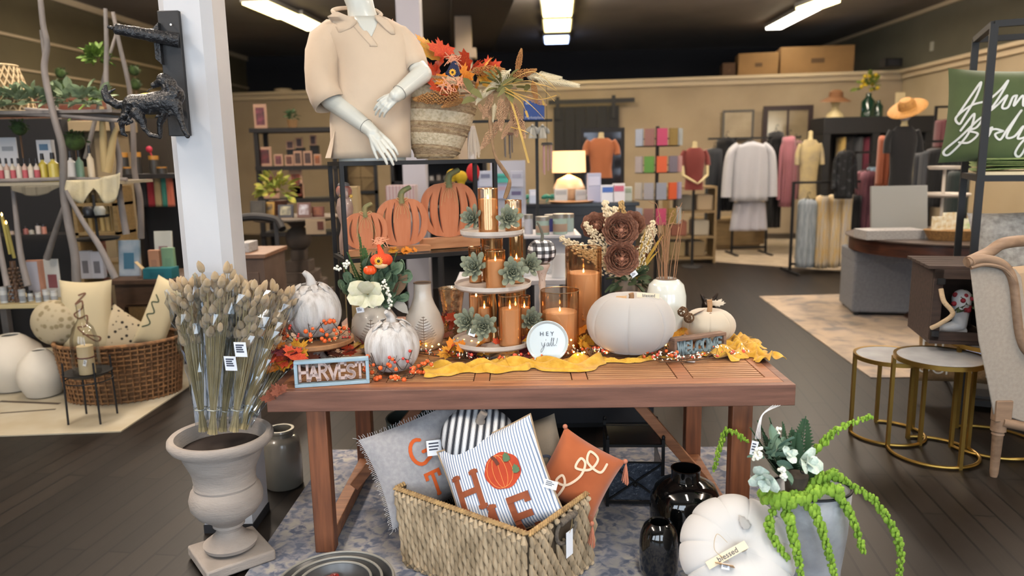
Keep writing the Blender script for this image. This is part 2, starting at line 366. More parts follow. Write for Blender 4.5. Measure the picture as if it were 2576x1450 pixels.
slat_m=wood('acacia_slat','#ae815a','#835a3d')
TT=thing('dining_table','slatted reddish brown wooden table carrying the whole autumn display','table',(-.966,2.767,0),radians(-.9));TW,TD=2.053,1.36
M().box(0,TW,0,.035,TZ-.085,TZ).build('apron',acacia_d,TT,bevel=.003)
M().box(0,TW,TD-.035,TD,TZ-.085,TZ).build('apron',acacia_d,TT,bevel=.003)
for x in(0,TW-.035):M().box(x,x+.035,.035,TD-.035,TZ-.085,TZ-.001).build('apron',acacia_d,TT,bevel=.003)
M().box(.0355,TW-.0355,.0355,.10,TZ-.03,TZ).build('top_rail',acacia,TT,bevel=.002)
M().box(.0355,TW-.0355,TD-.10,TD-.0355,TZ-.03,TZ).build('top_rail',acacia,TT,bevel=.002)
div=[.0355,.39,.805,1.20,1.62,TW-.0855]
for i,u in enumerate(div):
 w=.06 if i not in(0,5)else.05
 M().box(u,u+w,.101,TD-.101,TZ-.03,TZ).build('cross_rail',acacia,TT,bevel=.002)
mb=M()
for i in range(5):
 a,b=div[i]+(.06 if i else.05)+.004,div[i+1]-.004;v=.106
 while v<TD-.13:mb.box(a,b,v,v+.019,TZ-.022,TZ-.001);v+=.0275
mb.build('slats',slat_m,TT,smooth=False)
lx=(.135,TW-.225)
for i,u in enumerate(lx):
 for v in(.05,.86):M().box(u,u+.08,v,v+.065,.009,TZ-.086).build('leg',acacia_v,TT,bevel=.004)
 M().box(u+.012,u+.07,.118,.858,.02,.08).build('stretcher',acacia,TT,bevel=.003)
 s=1 if i==0 else-1;x0=u+.04+s*.035
 M().bar((x0,.47,.11),(x0+s*.42,.47,TZ-.10),.05,.045).build('brace',acacia,TT,bevel=.003)
M().box(.1,TW-.1,.46,.50,TZ-.13,TZ-.09).build('under_rail',acacia,TT)
def onT(px,py):return Z(px,py,TZ+.001)
def prof_pumpkin(R,H,n=18,dimple=.16):
 pr=[]
 for i in range(n+1):
  a=-pi/2+pi*i/n;r=R*abs(cos(a))**.8;z=H/2+H/2*sin(a)*(1-.0*abs(sin(a)))
  d=dimple*H*math.exp(-(r/(R*.35))**2);z+=-d if sin(a)>0 else d*.6
  pr.append((max(r,1e-6),z))
 return pr
def pumpkin_mb(R,H,ribs=12,deep=.08,n=96,dimple=.16,mb=None,ex=.6):
 return(mb or M()).lathe(prof_pumpkin(R,H,dimple=dimple),n,rib=lambda a,t:1-deep+deep*abs(sin(ribs*a/2))**ex,close=False)
def leaf_outline(kind='maple'):
 if kind=='maple':h=[(0,1),(.09,.72),(.22,.8),(.2,.52),(.36,.5),(.52,.66),(.55,.46),(.88,.42),(.72,.22),(.8,.06),(.46,-.02),(.5,-.24),(.2,-.18),(.03,-.22)]
 else:h=[(0,1),(.12,.8),(.26,.72),(.24,.5),(.36,.4),(.3,.2),(.34,.05),(.15,-.05),(.03,-.1)]
 return h+[(-x,y)for x,y in h[::-1]if x>0]
def leaf_mb(mb,size,T,kind='maple',curl=.25,fold=.2):
 o=leaf_outline(kind);mb.T=T
 f=lambda x,y:(x*size,y*size,size*(fold*abs(x)-curl*(y*y)*.5-.12*x*x))
 inner=[(x*.5,y*.5+.05)for x,y in o];n=len(o)
 vs=[f(0,.12)]+[f(*p)for p in inner]+[f(*p)for p in o]
 fs=[(0,1+i,1+(i+1)%n)for i in range(n)]+[(1+i,1+n+i,1+n+(i+1)%n,1+(i+1)%n)for i in range(n)]
 mb.add(vs,fs);return mb
white_dist=mat('whitewashed_resin','#bdbab8',.75,col2='#968e88',scale=14,stretch=(3,3,.4),contrast=(.45,.72),bump=.35,bscale=90)
def TR(loc,rot=(0,0,0)):return Matrix.Translation(Vector(loc))@Euler(rot).to_matrix().to_4x4()
def resin_pumpkin(label,loc,R,H,hstem,rz):
 t=thing('carved_pumpkin',label,'pumpkin',loc,rz,'whitewashed carved pumpkins')
 pumpkin_mb(R,H,13,.06).build('body',white_dist,t)
 mb=M();top=H*.92
 mb.tube(spline([(0,0,top-.02),(0,0,top+hstem*.35),(-.008,0,top+hstem*.7),(-.028,0,top+hstem)],5),lambda k:R*(.26-.17*k**.6)*(1 if k<.93 else.9),12)
 mb.build('stem',white_dist,t)
 mb=M()
 for i in range(9):
  a=2*pi*i/9;big=R*(.36 if i%2 else.46)
  e=Euler((radians(-25-5*(i%2)),0,a-pi/2)).to_matrix().to_4x4()
  c=Vector((cos(a)*R*.40,sin(a)*R*.40,H*.975+.004+.002*(i%3)))
  leaf_mb(mb,big,Matrix.Translation(c)@e,'oak',.55,.12)
 mb.build('leaf_collar',white_dist,t,solid=.004);return t
p=Z(813,900,TZ+.001);CSL=Vector((-.87,3.16,TZ+.001));ztop=P(813,850,CSL.y).z
t=thing('cake_stand','round wooden cake stand with whitewashed pedestal behind the HARVEST sign','cake stand',CSL);hz=ztop-TZ;Rr=wd(98,CSL.y,1.0)
M().lathe([(0,hz-.028),(Rr*.9,hz-.028),(Rr,hz-.018),(Rr,hz-.003),(Rr*.98,hz),(0,hz)],64).build('plate',wood('mango_wood','#a97c52','#80573a',4,(1,9,1)),t)
M().lathe([(.07,0),(.075,.012),(.05,.025),(.032,.05),(.045,.06),(.028,.075),(.034,hz-.05),(.05,hz-.028)],32).build('pedestal',white_dist,t)
zc_=ztop
PB=resin_pumpkin('whitewashed pumpkin with leaf collar standing on the wooden cake stand',(CSL.x,CSL.y,ztop+.001),wd(72,CSL.y,1.1),wd(138,CSL.y,1.1),wd(44,CSL.y,1.2),.3)
sp=Z(984,946,TZ+.001);PS=resin_pumpkin('whitewashed pumpkin with leaf collar standing right of the HARVEST sign',(sp.x,sp.y+.06,TZ+.001),wd(71,sp.y,.85),wd(134,sp.y,.85),wd(38,sp.y,.9),1.0)
wire=mat('dark_twig','#3a2c24',.8);brown_twig=mat('brown_twig','#5b432f',.85)
berry_o=mat('orange_berry','#dd6a2b',.35,col2='#c9471f',scale=40,rnd=.15);berry_r=mat('red_berry','#c23a30',.3,rnd=.1);pod_m=mat('cream_pod','#e2cf95',.6);white_b=mat('white_berry','#ecebdd',.35,rnd=.08);coral=mat('coral_berry','#e05540',.4,rnd=.1)
leafy=mat('pale_leaf','#c9b884',.7)
_proto={}
def proto(name,key,mb_fn,m):
 """hold one mesh per kind; parts share it"""
 if key not in _proto:
  o=mb_fn().build(name,m);_proto[key]=o.data;bpy.data.objects.remove(o)
 return _proto[key]
def put(name,key,mb_fn,m,parent,loc,rot=(0,0,0),sc=1):
 o=bpy.data.objects.new(name,proto(name,key,mb_fn,m));COL.objects.link(o);o.parent=parent;o.location=loc;o.rotation_euler=rot;o.scale=(sc,)*3 if not hasattr(sc,'__len__')else sc;return o
def berry_fn():return M().ball((0,0,0),1,10,7)
def pod_fn():return M().ball((0,0,0),(1,.55,.35),8,5)
def petals3():
 m=M()
 for i in range(3):m.at((0,0,0),(0,0,i*2.09)).ball((.9,0,-.3),(.9,.6,.2),8,5)
 return m
def berry_spray(label,c,R0,twigs,seed,center=None,nb=34,kind='orange',zspread=.1,name='berry_ring',loc=None):
 """twigs curling around a pumpkin: list of polylines in world coords"""
 r=random.Random(seed);t=thing(name,label,'berry spray',c)
 mb=M();tips=[]
 for tw in twigs:
  pts=spline([Vector(q)-Vector(c)for q in tw],5);mb.tube(pts,.0016,5);tips.append(pts)
  for k in range(3,len(pts),3):
   d=Vector((r.uniform(-1,1),r.uniform(-.8,.3),r.uniform(-.2,1)))*.022;mb.tube([pts[k],pts[k]+d*.5,pts[k]+d],.0009,4)
 mb.build('twigs',wire,t)
 for i in range(nb):
  pts=tips[i%len(tips)];q=pts[r.randrange(1,len(pts))]+Vector((r.uniform(-1,1)*.014,r.uniform(-1.2,.2)*.014,r.uniform(-.5,1)*.014))
  rr=r.uniform(.0068,.0102)
  red=i%4==3
  put('berry','rb' if red else 'ob',berry_fn,berry_r if red else berry_o,t,q,(0,0,0),rr*(.7 if red else 1))
  if i%2==0:put('pod','pp',petals3,pod_m,t,q+Vector((0,.003,-.002)),(r.uniform(0,3),r.uniform(0,3),0),rr*.8)
 return t
def ringpath(c,R,z,a0,a1,n=7,jit=.01,seed=1):
 r=random.Random(seed);return[Vector((c[0]+R*cos(radians(a0+(a1-a0)*i/(n-1))),c[1]+R*sin(radians(a0+(a1-a0)*i/(n-1))),z+r.uniform(-jit,jit)*1.5))for i in range(n)]
c=(CSL.x,CSL.y,ztop);Rb=wd(72,CSL.y,1.1)
tw=[ringpath(c,Rb*1.12,ztop+.02,170,370,8,.012,1),ringpath(c,Rb*1.06,ztop+.06,190,330,6,.03,2),ringpath(c,Rb*1.3,ztop+.035,150,215,4,.02,3),ringpath(c,Rb*1.28,ztop+.03,330,390,4,.02,4)]
for a in(185,200,225,250,275,300,330):
 q=ringpath(c,Rb*1.1,ztop+.02,a,a+8,2)[0];tw.append([q,q+Vector((.01,-.01,.035)),q+Vector((RND.uniform(-.03,.03),0,.085))])
q=Vector((CSL.x-Rb*1.2,CSL.y-.03,ztop+.03));tw.append([q,q+Vector((-.03,0,.04)),q+Vector((-.01,0,.09))])
berry_spray('ring of orange berries and dark twigs around the pumpkin on the cake stand',c,Rb,tw,5,nb=58)
c=(PS.location.x,PS.location.y,TZ);Rb2=wd(71,sp.y,.85)
tw=[ringpath(c,Rb2*1.13,TZ+.015,185,372,8,.01,11),ringpath(c,Rb2*1.1,TZ+.045,215,340,6,.03,12),ringpath(c,Rb2*1.35,TZ+.03,300,355,4,.02,13),ringpath(c,Rb2*1.06,TZ+.07,235,320,5,.03,15)]
for a in(220,250,285,315):
 q=ringpath(c,Rb2*1.1,TZ+.02,a,a+8,2)[0];tw.append([q,q+Vector((.01,-.01,.035)),q+Vector((RND.uniform(-.04,.04),0,.08))])
berry_spray('ring of small orange berries around the pumpkin beside the HARVEST sign',c,Rb2,tw,6,nb=44)
def word_sign(name,label,L,R,h,word,frame_m,let_m,fr=.013,dep=.034):
 L,R=Vector(L),Vector(R);d=(R-L);w=d.length;a=atan2(d.y,d.x)
 t=thing(name,label,'sign',(L.x,L.y,TZ+.001),(radians(-3),0,a));t.rotation_mode='XYZ'
 mb=M();mb.box(0,w,0,dep,0,fr).box(0,w,0,dep,h-fr,h).box(0,fr,0,dep,fr,h-fr).box(w-fr,w,0,dep,fr,h-fr);mb.build('frame',frame_m,t,smooth=True,bevel=.002)
 H=h-2*fr;ws=[LET[c][1]for c in word];gap=.15;tot=sum(ws)+gap*(len(ws)-1);s=(w-2*fr-.016)/tot;hh=min(H*.86,s*1.25);sx=s/hh
 mb=M();x=fr+.008
 for i,ch in enumerate(word):
  m2=M();k=.82 if i%2 else 1.0;up=0 if i%2==0 else-.004
  letter(m2,ch,0,0,hh*k,.0115,.008,.019,.10)
  ww=LET[ch][1]*s
  m2.v=[Vector((x+v.x*(ww/(LET[ch][1]*hh*k)),v.y,fr+(H-hh)*.75+up+v.z+(hh*(1-k))*(.35)))for v in m2.v]
  mb.add(m2.v,m2.f);x+=ww+gap*s
 mb.build('letters',let_m,t,smooth=False);return t
word_sign('word_sign','pale blue framed wooden sign with cut-out letters reading HARVEST',(-.862,2.80,0),(-.576,2.848,0),.106,'HARVEST',mat('pale_blue_paint','#93aab8',.6,col2='#869fac',scale=20),mat('taupe_paint','#b5a09a',.65))
word_sign('word_sign','brown framed wooden sign with grey cut-out letters reading WELCOME',(.70,3.10,0),(.955,3.205,0),.095,'WELCOME',wood('rustic_frame','#7f6453','#5d473a',6,(1,8,8),.7),mat('slate_blue_paint','#74868c',.6),.014,.045)
cer=mat('cream_stoneware','#bfb6aa',.32,col2='#ab9f90',scale=7,contrast=(.4,.75),coat=.4,bump=.06,bscale=120);imp=mat('fern_imprint','#6b5646',.7)
def stone_vase(name,label,loc,prof,zf0,zf1,fw_,ang=-pi/2,rot=0):
 t=thing(name,label,'vase',loc,rot);M().lathe(prof,56,close=False).build('body',cer,t)
 rim_r,rim_z=prof[-1]
 M().lathe([(rim_r-.004,rim_z-.02),(rim_r-.004,rim_z-.001),(rim_r+.001,rim_z+.002),(rim_r+.002,rim_z-.003)],40,close=False).build('rim',imp,t)
 def Rz(z):
  for(r0,z0),(r1,z1)in zip(prof,prof[1:]):
   if z0<=z<=z1 and z1>z0:return r0+(r1-r0)*(z-z0)/(z1-z0)
  return prof[-1][0]
 def sf(s,z,o=.0008):
  r=Rz(z)+o;a=ang+s/max(r,.02);return(r*cos(a),r*sin(a),z)
 mb=M();n=11;mb.tube([sf(0,zf0+(zf1-zf0)*k/12)for k in range(13)],.0012,5)
 for k in range(n):
  z=zf0+(zf1-zf0)*(k+.6)/n;L=fw_*(1-(k/n)**1.4)*(.55+.45*min(1,k/2))
  for sgn in(-1,1):
   out=[(0,0),(.3,.22),(.65,.42),(1,.62),(.65,.16),(.3,.03),(0,0)]
   mb.tube([sf(sgn*L*a,z+L*b*.55)for a,b in out],.0008,4)
 mb.build('fern_imprint',imp,t);return t
q=Vector((-.418,3.40,TZ+.001));s=wd(1,q.y,.9);prof=[(.02,0),(36*s,0),(44*s,8*s),(51*s,38*s),(50*s,60*s),(42*s,88*s),(30*s,112*s),(23*s,132*s),(21.5*s,150*s),(21.5*s,168*s)]
stone_vase('bottle_vase','cream bottle vase with brown fern imprint and narrow neck',q,prof,14*s,90*s,36*s,ang=-pi/2+.1)
q=Vector((-.64,3.36,TZ+.001));s=wd(1,q.y,.85);prof=[(.02,0),(34*s,0),(50*s,20*s),(60*s,55*s),(56*s,85*s),(40*s,108*s),(26*s,116*s),(27*s,122*s)]
stone_vase('round_vase','cream round vase with fern imprint holding the magnolia bouquet',q,prof,10*s,92*s,36*s);RV=q;RVt=q+Vector((0,0,122*s))
q=Vector((-.30,3.62,TZ+.001));s=wd(1,q.y,.9)
t=thing('mercury_glass_vase','mottled silver mercury glass vase behind the bottle vase','vase',q)
M().lathe([(.02,0),(28*s,0),(30*s,8*s),(25*s,40*s),(24*s,70*s),(30*s,105*s),(34*s,125*s),(31*s,125*s),(22*s,75*s),(23*s,10*s)],48,close=False,rib=lambda a,t:1+.012*sin(9*a+6*t)).build('body',mat('mercury_glass','#d0bda2',.16,.85,col2='#8a6d52',scale=26,contrast=(.4,.7),bump=.5,bscale=35),t)
tier_w=mat('whitewashed_wood','#b9b0a8',.65,col2='#a2978d',scale=9,contrast=(.4,.7),bump=.1)
TSc=Vector((-.085,3.27,TZ+.001));Yt=TSc.y
zt=[P(1243,856,Yt).z,P(1248,716,Yt).z,P(1247,584,Yt).z];rt=[wd(104,Yt,.85),wd(96,Yt,1.0),wd(79,Yt,1.25)]
t=thing('tiered_stand','three tier round whitewashed tray stand crowded with candles and succulents','tiered tray',TSc)
for z,r in zip(zt,rt):
 h=z-TSc.z;M().lathe([(0,h-.014),(r*.93,h-.014),(r,h-.004),(r*1.005,h+.012),(r*.985,h+.013),(r*.965,h+.001),(0,h)],72).build('tray',tier_w,t)
for(z0,z1)in((0,zt[0]-TSc.z-.014),(zt[0]-TSc.z,zt[1]-TSc.z-.014),(zt[1]-TSc.z,zt[2]-TSc.z-.014)):
 h=z1-z0
 if z0==0:M().lathe([(.09,0),(.095,.01),(.03,.02),(.018,h)],32).build('foot',tier_w,t)
 else:M().lathe([(.024,z0),(.02,z0+h*.1),(.010,z0+h*.35),(.0165,z0+h*.6),(.010,z0+h*.85),(.018,z1)],20).build('post',mat('brass_post','#a9865a',.3,.8),t)
amber=glass('amber_glass','#fdf7ef',.03,.07,'#ffdcb0');wax=mat('ivory_wax','#cfa27b',.5,col2='#c2926a',scale=3)
flame_m=mat('flame','#ffd27a',.5,emit='#ffc070',es=10);wick_m=mat('wick_holder','#5a4634',.6)
def led_candle(label,loc,r,h,fill=.72,group='amber glass candles on the tiered stand',refl=None):
 t=thing('glass_candle',label,'candle',loc,0,group)
 M().lathe([(.0005,.0006),(r,.0006),(r,h),(r-.0018,h),(r-.0018,.0025),(.0005,.0025)],40,close=False).build('glass_jar',amber,t)
 M().lathe([(r-.0005,h-.0025),(r+.0008,h-.001),(r,h+.0012),(r-.0022,h)],40,close=False).build('rim',mat('gilt_rim','#d9b48a',.15,.9),t)
 wr=r*.9;M().lathe([(0,.004),(wr,.004),(wr,h*fill),(wr*.9,h*fill+.004),(wr*.3,h*fill-.004),(0,h*fill-.004)],32).build('wax',wax,t)
 fh=min(.024,h*.14);M().lathe([(0,0),(.0042,.005),(.005,.009),(.003,.018),(0,.027)],10).at().build('flame',flame_m,t,loc=(0,0,h*fill-.001)).scale=(fh/.027,)*3
 return t
def led_at(label,px,pyb,pyt,wpx,Y,zb=None,**k):
 """px centre, bottom/top pixel rows; stands on height zb at depth Y"""
 s=wd(1,Y,zb if zb else 1.0);pos=P(px,pyb,Y);z=zb if zb is not None else pos.z;h=P(px,pyt,Y).z-z
 return led_candle(label,(pos.x,Y,z),wpx/2*s,h,**k)
z2=zt[2]+.001;z1=zt[1]+.001;z0=zt[0]+.001
led_at('tallest amber glass candle, on the top tier of the tray stand',1229,575,474,50,Yt-.045,z2,fill=.75)
led_at('shorter amber glass candle at the back right of the top tier',1292,575,504,42,Yt+.02,z2,fill=.7)
led_at('front amber glass candle in the middle of the second tier',1247,705,630,50,Yt-.11,z1,fill=.72)
led_at('wide amber glass candle at the back of the second tier',1240,690,600,54,Yt+.095,z1,fill=.5)
led_at('tall slim amber glass candle at the right of the second tier',1300,695,592,34,Yt+.02,z1,fill=.5)
led_at('small amber glass candle at the back left of the second tier',1196,690,622,32,Yt+.06,z1,fill=.6)
led_at('front amber glass candle on the lowest tier',1284,845,742,58,Yt-.10,z0,fill=.72)
led_at('small amber glass candle left of centre on the lowest tier',1220,838,740,34,Yt-.03,z0,fill=.7)
led_at('tall amber glass candle at the back left of the lowest tier',1200,830,722,36,Yt+.08,z0,fill=.8)
led_at('short amber glass candle at the back right of the lowest tier',1320,835,745,30,Yt+.03,z0,fill=.72)
led_at('amber glass candle at the very back of the lowest tier',1298,835,722,50,Yt+.115,z0,fill=.6)
succ=mat('grey_green_succulent','#828670',.8,col2='#6c705e',scale=30,rnd=.12);succ2=mat('succulent_heart','#8fa07f',.75)
def succulent_fn(n=30,open_=1.0):
 m=M()
 for i in range(n):
  k=i/(n-1);a=i*2.39996;tilt=radians(6+66*(k**.9)*open_);L=.4+.6*k;w=.19+.15*k
  T=Euler((0,0,a)).to_matrix().to_4x4()@Matrix.Translation((.05+.1*k,0,.25*(1-k)))@Euler((0,tilt,0)).to_matrix().to_4x4();m.T=T
  sec=[(0,.4,.06),(.3,.85,.09),(.6,1.15,.09),(.82,1.0,.07),(.95,.5,.045),(1.0,.05,.01)]
  m.loft([[(d*th*w*3.2+.10*z*z*-1,ww*w*e*.55,z*L)for e,d in((-1,0),(-.5,-.4),(.5,-.4),(1,0),(.5,.35),(-.5,.35))]for z,ww,th in sec])
 return m
def succulent(label,loc,size,rot,group='grey green succulents on the tiered stand'):
 t=thing('succulent',label,'succulent',loc,rot,group);put('rosette','succ',succulent_fn,succ,t,(0,0,0),(0,0,0),size);put('heart','succh',lambda:succulent_fn(10,.35),succ2,t,(0,0,.0),(0,0,1),size*.55);return t
for lab,px,py,dY,sz,rot in(('succulent on the left edge of the top tier',1192,552,-.05,34,(.9,-.9,0)),('succulent at the right front of the top tier',1278,552,-.07,36,(1.2,.3,0)),('large succulent at the left of the second tier',1194,674,-.07,40,(1.1,-.5,0)),('succulent front right on the second tier, with greener heart',1288,686,-.13,40,(1.3,.3,0)),('succulent at the far right of the second tier beside the checked pumpkin',1330,668,.0,34,(1.1,.8,0)),('succulent at the left edge of the lowest tier',1178,812,-.07,38,(1.0,-.7,0)),('succulent with price tag at the front left of the lowest tier',1216,822,-.135,38,(1.35,-.1,0)),('succulent at the right edge of the lowest tier above the round sign',1334,806,-.02,34,(1.1,.6,0))):
 Y=Yt+dY;p=P(px,py,Y);succulent(lab,p,wd(sz,Y,1.0),rot)
tagm=mat('white_tag','#dfe3ea',.6);tagp=mat('tag_print','#3d4250',.7)
def price_tag(parent,loc,w,h,rot,label=None,name='price_tag',m=None,lines=3):
 o=M().cb((0,0,0),w,.001,h).build(name,m or tagm,parent,smooth=False);o.location=loc;o.rotation_euler=rot
 mb=M();r=random.Random(int(w*1e5)+lines)
 for i in range(lines):
  z=h*.3-i*h*.6/max(1,lines);mb.box(-w*.36,-w*.36+w*r.uniform(.4,.7),-.0009,-.0006,z-h*.05,z+h*.05)
 mb.build('print',tagp,o,smooth=False);
 if label:o['label']=label
 return o
price_tag(None,P(1188,838,Yt-.16),.03,.03,(-.6,.4,0));_o=COL.objects[-1].parent;tag(_o,'small white price tag lying against the lowest tier succulents','price tag')
led_at('large amber glass pillar candle behind the round HEY sign',1409,886,730,96,3.27,TZ+.001,fill=.66,group='large amber pillar candles')
led_at('tallest large amber glass pillar candle standing farther back by the roses',1468,850,622,90,3.55,TZ+.001,fill=.72,group='large amber pillar candles')
q=Vector((.149,3.10,TZ+.002));r=wd(53,q.y,.8)
t=thing('round_plate_sign','small round white plate with dark lettering reading HEY y\'all','plate sign',q,(radians(-12),0,0))
mb=M();mb.T=Matrix.Translation((0,0,r))@Euler((pi/2,0,0)).to_matrix().to_4x4();mb.lathe([(0,.004),(r*.86,.004),(r*.90,.008),(r*.97,.012),(r,.010),(r*.98,.002),(r*.7,-.004),(0,-.004)],64);mb.build('plate',mat('white_glaze','#b4c0c4',.25,coat=.5),t)
text('H E Y',.026,tagp,t,(-.002,-.0062,r+.033));
def script(mb,pts,w,y0,y1,k=7):stroke(mb,[(v.x,v.y)for v in spline([(a,b,0)for a,b in pts],k)],w,y0,y1,8)
mb=M();s=.0105;x0,z0_=-.026,r-.020
def sc_(pts):return[(x0+a*s,z0_+b*s)for a,b in pts]
script(mb,sc_([(0,1.6),(.3,.3),(.9,.2),(1.4,1.6),(1.0,-.6),(.2,-2.2),(-.3,-2.4),(0,-1.2),(1.6,.6)]),.0013,-.0066,-.0056)
script(mb,sc_([(2.9,1.4),(2.3,1.2),(2.2,.2),(2.8,.3),(3.1,1.4),(3.1,.2),(3.6,.6),(4.4,3.0),(4.2,3.2),(4.0,.6),(4.4,.2),(5.2,2.9),(5.0,3.2),(4.9,.6),(5.3,.2),(5.8,.7)]),.0013,-.0066,-.0056)
script(mb,sc_([(1.9,2.9),(1.8,2.3)]),.0013,-.0066,-.0056);script(mb,sc_([(6.7,3.3),(6.2,1.0)]),.0014,-.0066,-.0056);script(mb,sc_([(6.1,.3),(6.05,.2)]),.0016,-.0066,-.0056)
mb.build('lettering',tagp,t,smooth=False)
q=Vector((.150,3.62,TZ+.001));zs=P(1374,664,q.y).z;s=wd(1,q.y,1.0)
t=thing('candlestick','turned whitewashed wooden candlestick holding the black checked pumpkin','candlestick',q);h=zs-q.z
M().lathe([(.045,0),(.05,.01),(.03,.02),(.02,.05),(.026,.08),(.016,.1),(.014,h*.45),(.018,h*.55),(.013,h*.62),(.018,h*.72),(.015,h*.78),(.022,h*.86),(.032,h*.93),(.04,h*.97),(.041,h)],32).build('column',mat('blush_whitewash','#c9b7aa',.7,col2='#8d705e',scale=60,stretch=(4,4,.5),contrast=(.62,.72)),t)
def check_mat():
 m=bpy.data.materials.new('buffalo_check');m.use_nodes=True;t=NT(m);b=t.n['Principled BSDF'];tc=t.add('ShaderNodeTexCoord');sx=t.add('ShaderNodeSeparateXYZ');t.link(tc.outputs['Object'],sx.inputs[0])
 outs=[]
 for ax_ in('X','Z'):
  mu=t.add('ShaderNodeMath',operation='MULTIPLY');mu.inputs[1].default_value=28;t.link(sx.outputs[ax_],mu.inputs[0])
  fr=t.add('ShaderNodeMath',operation='FRACT');t.link(mu.outputs[0],fr.inputs[0]);g=t.add('ShaderNodeMath',operation='GREATER_THAN');g.inputs[1].default_value=.5;t.link(fr.outputs[0],g.inputs[0]);outs.append(g)
 a=t.add('ShaderNodeMath',operation='ADD');t.link(outs[0].outputs[0],a.inputs[0]);t.link(outs[1].outputs[0],a.inputs[1]);d=t.add('ShaderNodeMath',operation='MULTIPLY');d.inputs[1].default_value=.5;t.link(a.outputs[0],d.inputs[0])
 r=t.add('ShaderNodeValToRGB');r.color_ramp.interpolation='CONSTANT';e=r.color_ramp.elements;e[0].color=(.75,.75,.76,1);e[1].position=.4;e[1].color=(.11,.11,.12,1);x=e.new(.8);x.color=(.012,.012,.014,1)
 t.link(d.outputs[0],r.inputs[0]);t.link(r.outputs[0],b.inputs['Base Color']);b.inputs['Roughness'].default_value=.5;return m
t=thing('checked_pumpkin','small black and white buffalo check pumpkin on a candlestick','pumpkin',(q.x,q.y,zs+.001),.2)
pumpkin_mb(35*s*1.03,62*s,8,.10,dimple=.1).build('body',check_mat(),t)
M().tube(spline([(0,0,54*s),(.004,0,72*s),(-.008,0,92*s),(-.022,0,104*s)],5),lambda k:.009*(1-.45*k),8).build('stem',mat('grey_stem','#5b5a50',.7),t)
felt=mat('white_velvet','#a5a29f',.9,sheen=.3,bump=.04,bscale=300);felt2=mat('cream_velvet','#b3a896',.9,sheen=.3,bump=.04,bscale=300);wstem=wood('branch_wood','#a8825c','#74543a',8,(1,1,1),.8);jute=mat('jute','#b59a6c',.9);kraft=mat('kraft_tag','#b08c64',.8)
def fabric_pumpkin(label,loc,R,H,m,stem=(0,0),rot=0,ribs=8,sh=.04,sr=.012,name='fabric_pumpkin'):
 t=thing(name,label,'pumpkin',loc,rot);pumpkin_mb(R,H,ribs,.045,dimple=.12,n=168,ex=.3).build('body',m,t)
 M().tube([(0,0,H*.84),(.003,0,H*.9+sh*.4),(.0,0,H*.9+sh)],[sr,sr*.95,sr],12).build('stem',wstem,t);return t
q=Vector((.53,3.24,TZ+.001));R_=wd(111,q.y,.82);H_=wd(158,q.y,.82)
t=fabric_pumpkin('large white velvet pumpkin with short wood stem and blessed ribbon',q,R_,H_,felt,ribs=7,sh=.02)
M().bar((.02,-.035,H_*.965),(.115,-.060,H_*.955),.001,.022).build('ribbon',mat('cream_ribbon','#d9cbb0',.8),t,smooth=False)
text('blessed',.019,tagp,t,(.070,-.0492,H_*.96),(pi/2,0,-.26))
mb=M();mb.T=TR((-.05,-.05,H_*.925),(-.5,0,0));mb.cb((0,0,0),.045,.0015,.022);mb.build('kraft_tag',kraft,t,smooth=False)
mb=M();mb.tube(spline([(-.02,-.02,H_*.95),(-.05,-.06,H_*.94),(-.045,-.085,H_*.86),(-.045,-.098,H_*.72)],4),.0008,4);mb.tube([(-.052,-.062,H_*.93),(-.035,-.09,H_*.84)],.0007,4);mb.build('jute_string',jute,t)
q=Vector((.93,3.42,TZ+.001));R_=wd(66,q.y,.8);H_=wd(86,q.y,.8)
t=fabric_pumpkin('small cream velvet pumpkin with branch stem behind the WELCOME sign',q,R_,H_,felt2,ribs=7,sh=.055,sr=.0125)
mb=M();leaf_mb(mb,.05,TR((-.05,-.035,H_*.95),(-.5,0,.9)),'maple',.3,.1);mb.build('felt_leaf',mat('taupe_felt','#8d6f5c',.9),t,solid=.002)
mb=M();leaf_mb(mb,.045,TR((.035,-.0,H_*1.1),(.7,0,-.9)),'maple',.3,.1);mb.build('felt_leaf',felt2,t,solid=.002)
mb=M();mb.tube([(-.03+.012*i,-.072-.001*(i%2),H_*.80+(.006 if i%2 else 0)-.0005*i)for i in range(9)],.0008,4);mb.build('stitching',wire,t)
M().at((-.012,-.06,H_*.78)).prism([(-.016,-.02),(.014,-.02),(.02,.0),(.014,.02),(.0,.028),(-.012,.018)],-.008,-.003).build('wood_tag',mat('taupe_wood','#8c7462',.8),t)
q=Vector((.742,3.50,TZ+.001));s=wd(1,q.y,.9);h=P(1676,700,q.y).z-q.z;R_=50*s
t=thing('round_shoulder_vase','glossy white vase with round shoulders holding thin reeds','vase',q)
M().lathe([(.02,0),(R_*.86,0),(R_*.97,h*.2),(R_,h*.5),(R_*.99,h*.72),(R_*.86,h*.9),(R_*.62,h*.975),(R_*.50,h*.985),(R_*.50,h),(R_*.45,h),(R_*.45,h*.96)],56,close=False).build('body',mat('white_crackle_glaze','#cfd2cb',.12,coat=.8),t)
M().lathe([(R_*.45,h-.001),(R_*.475,h+.002),(R_*.51,h),(R_*.505,h-.004)],40,close=False).build('rim',imp,t)
t=thing('reed_bundle','bundle of thin curving reddish reeds standing in the glossy white vase','dried reeds',q+Vector((0,0,h*.5)))
mb=M();rr=random.Random(3)
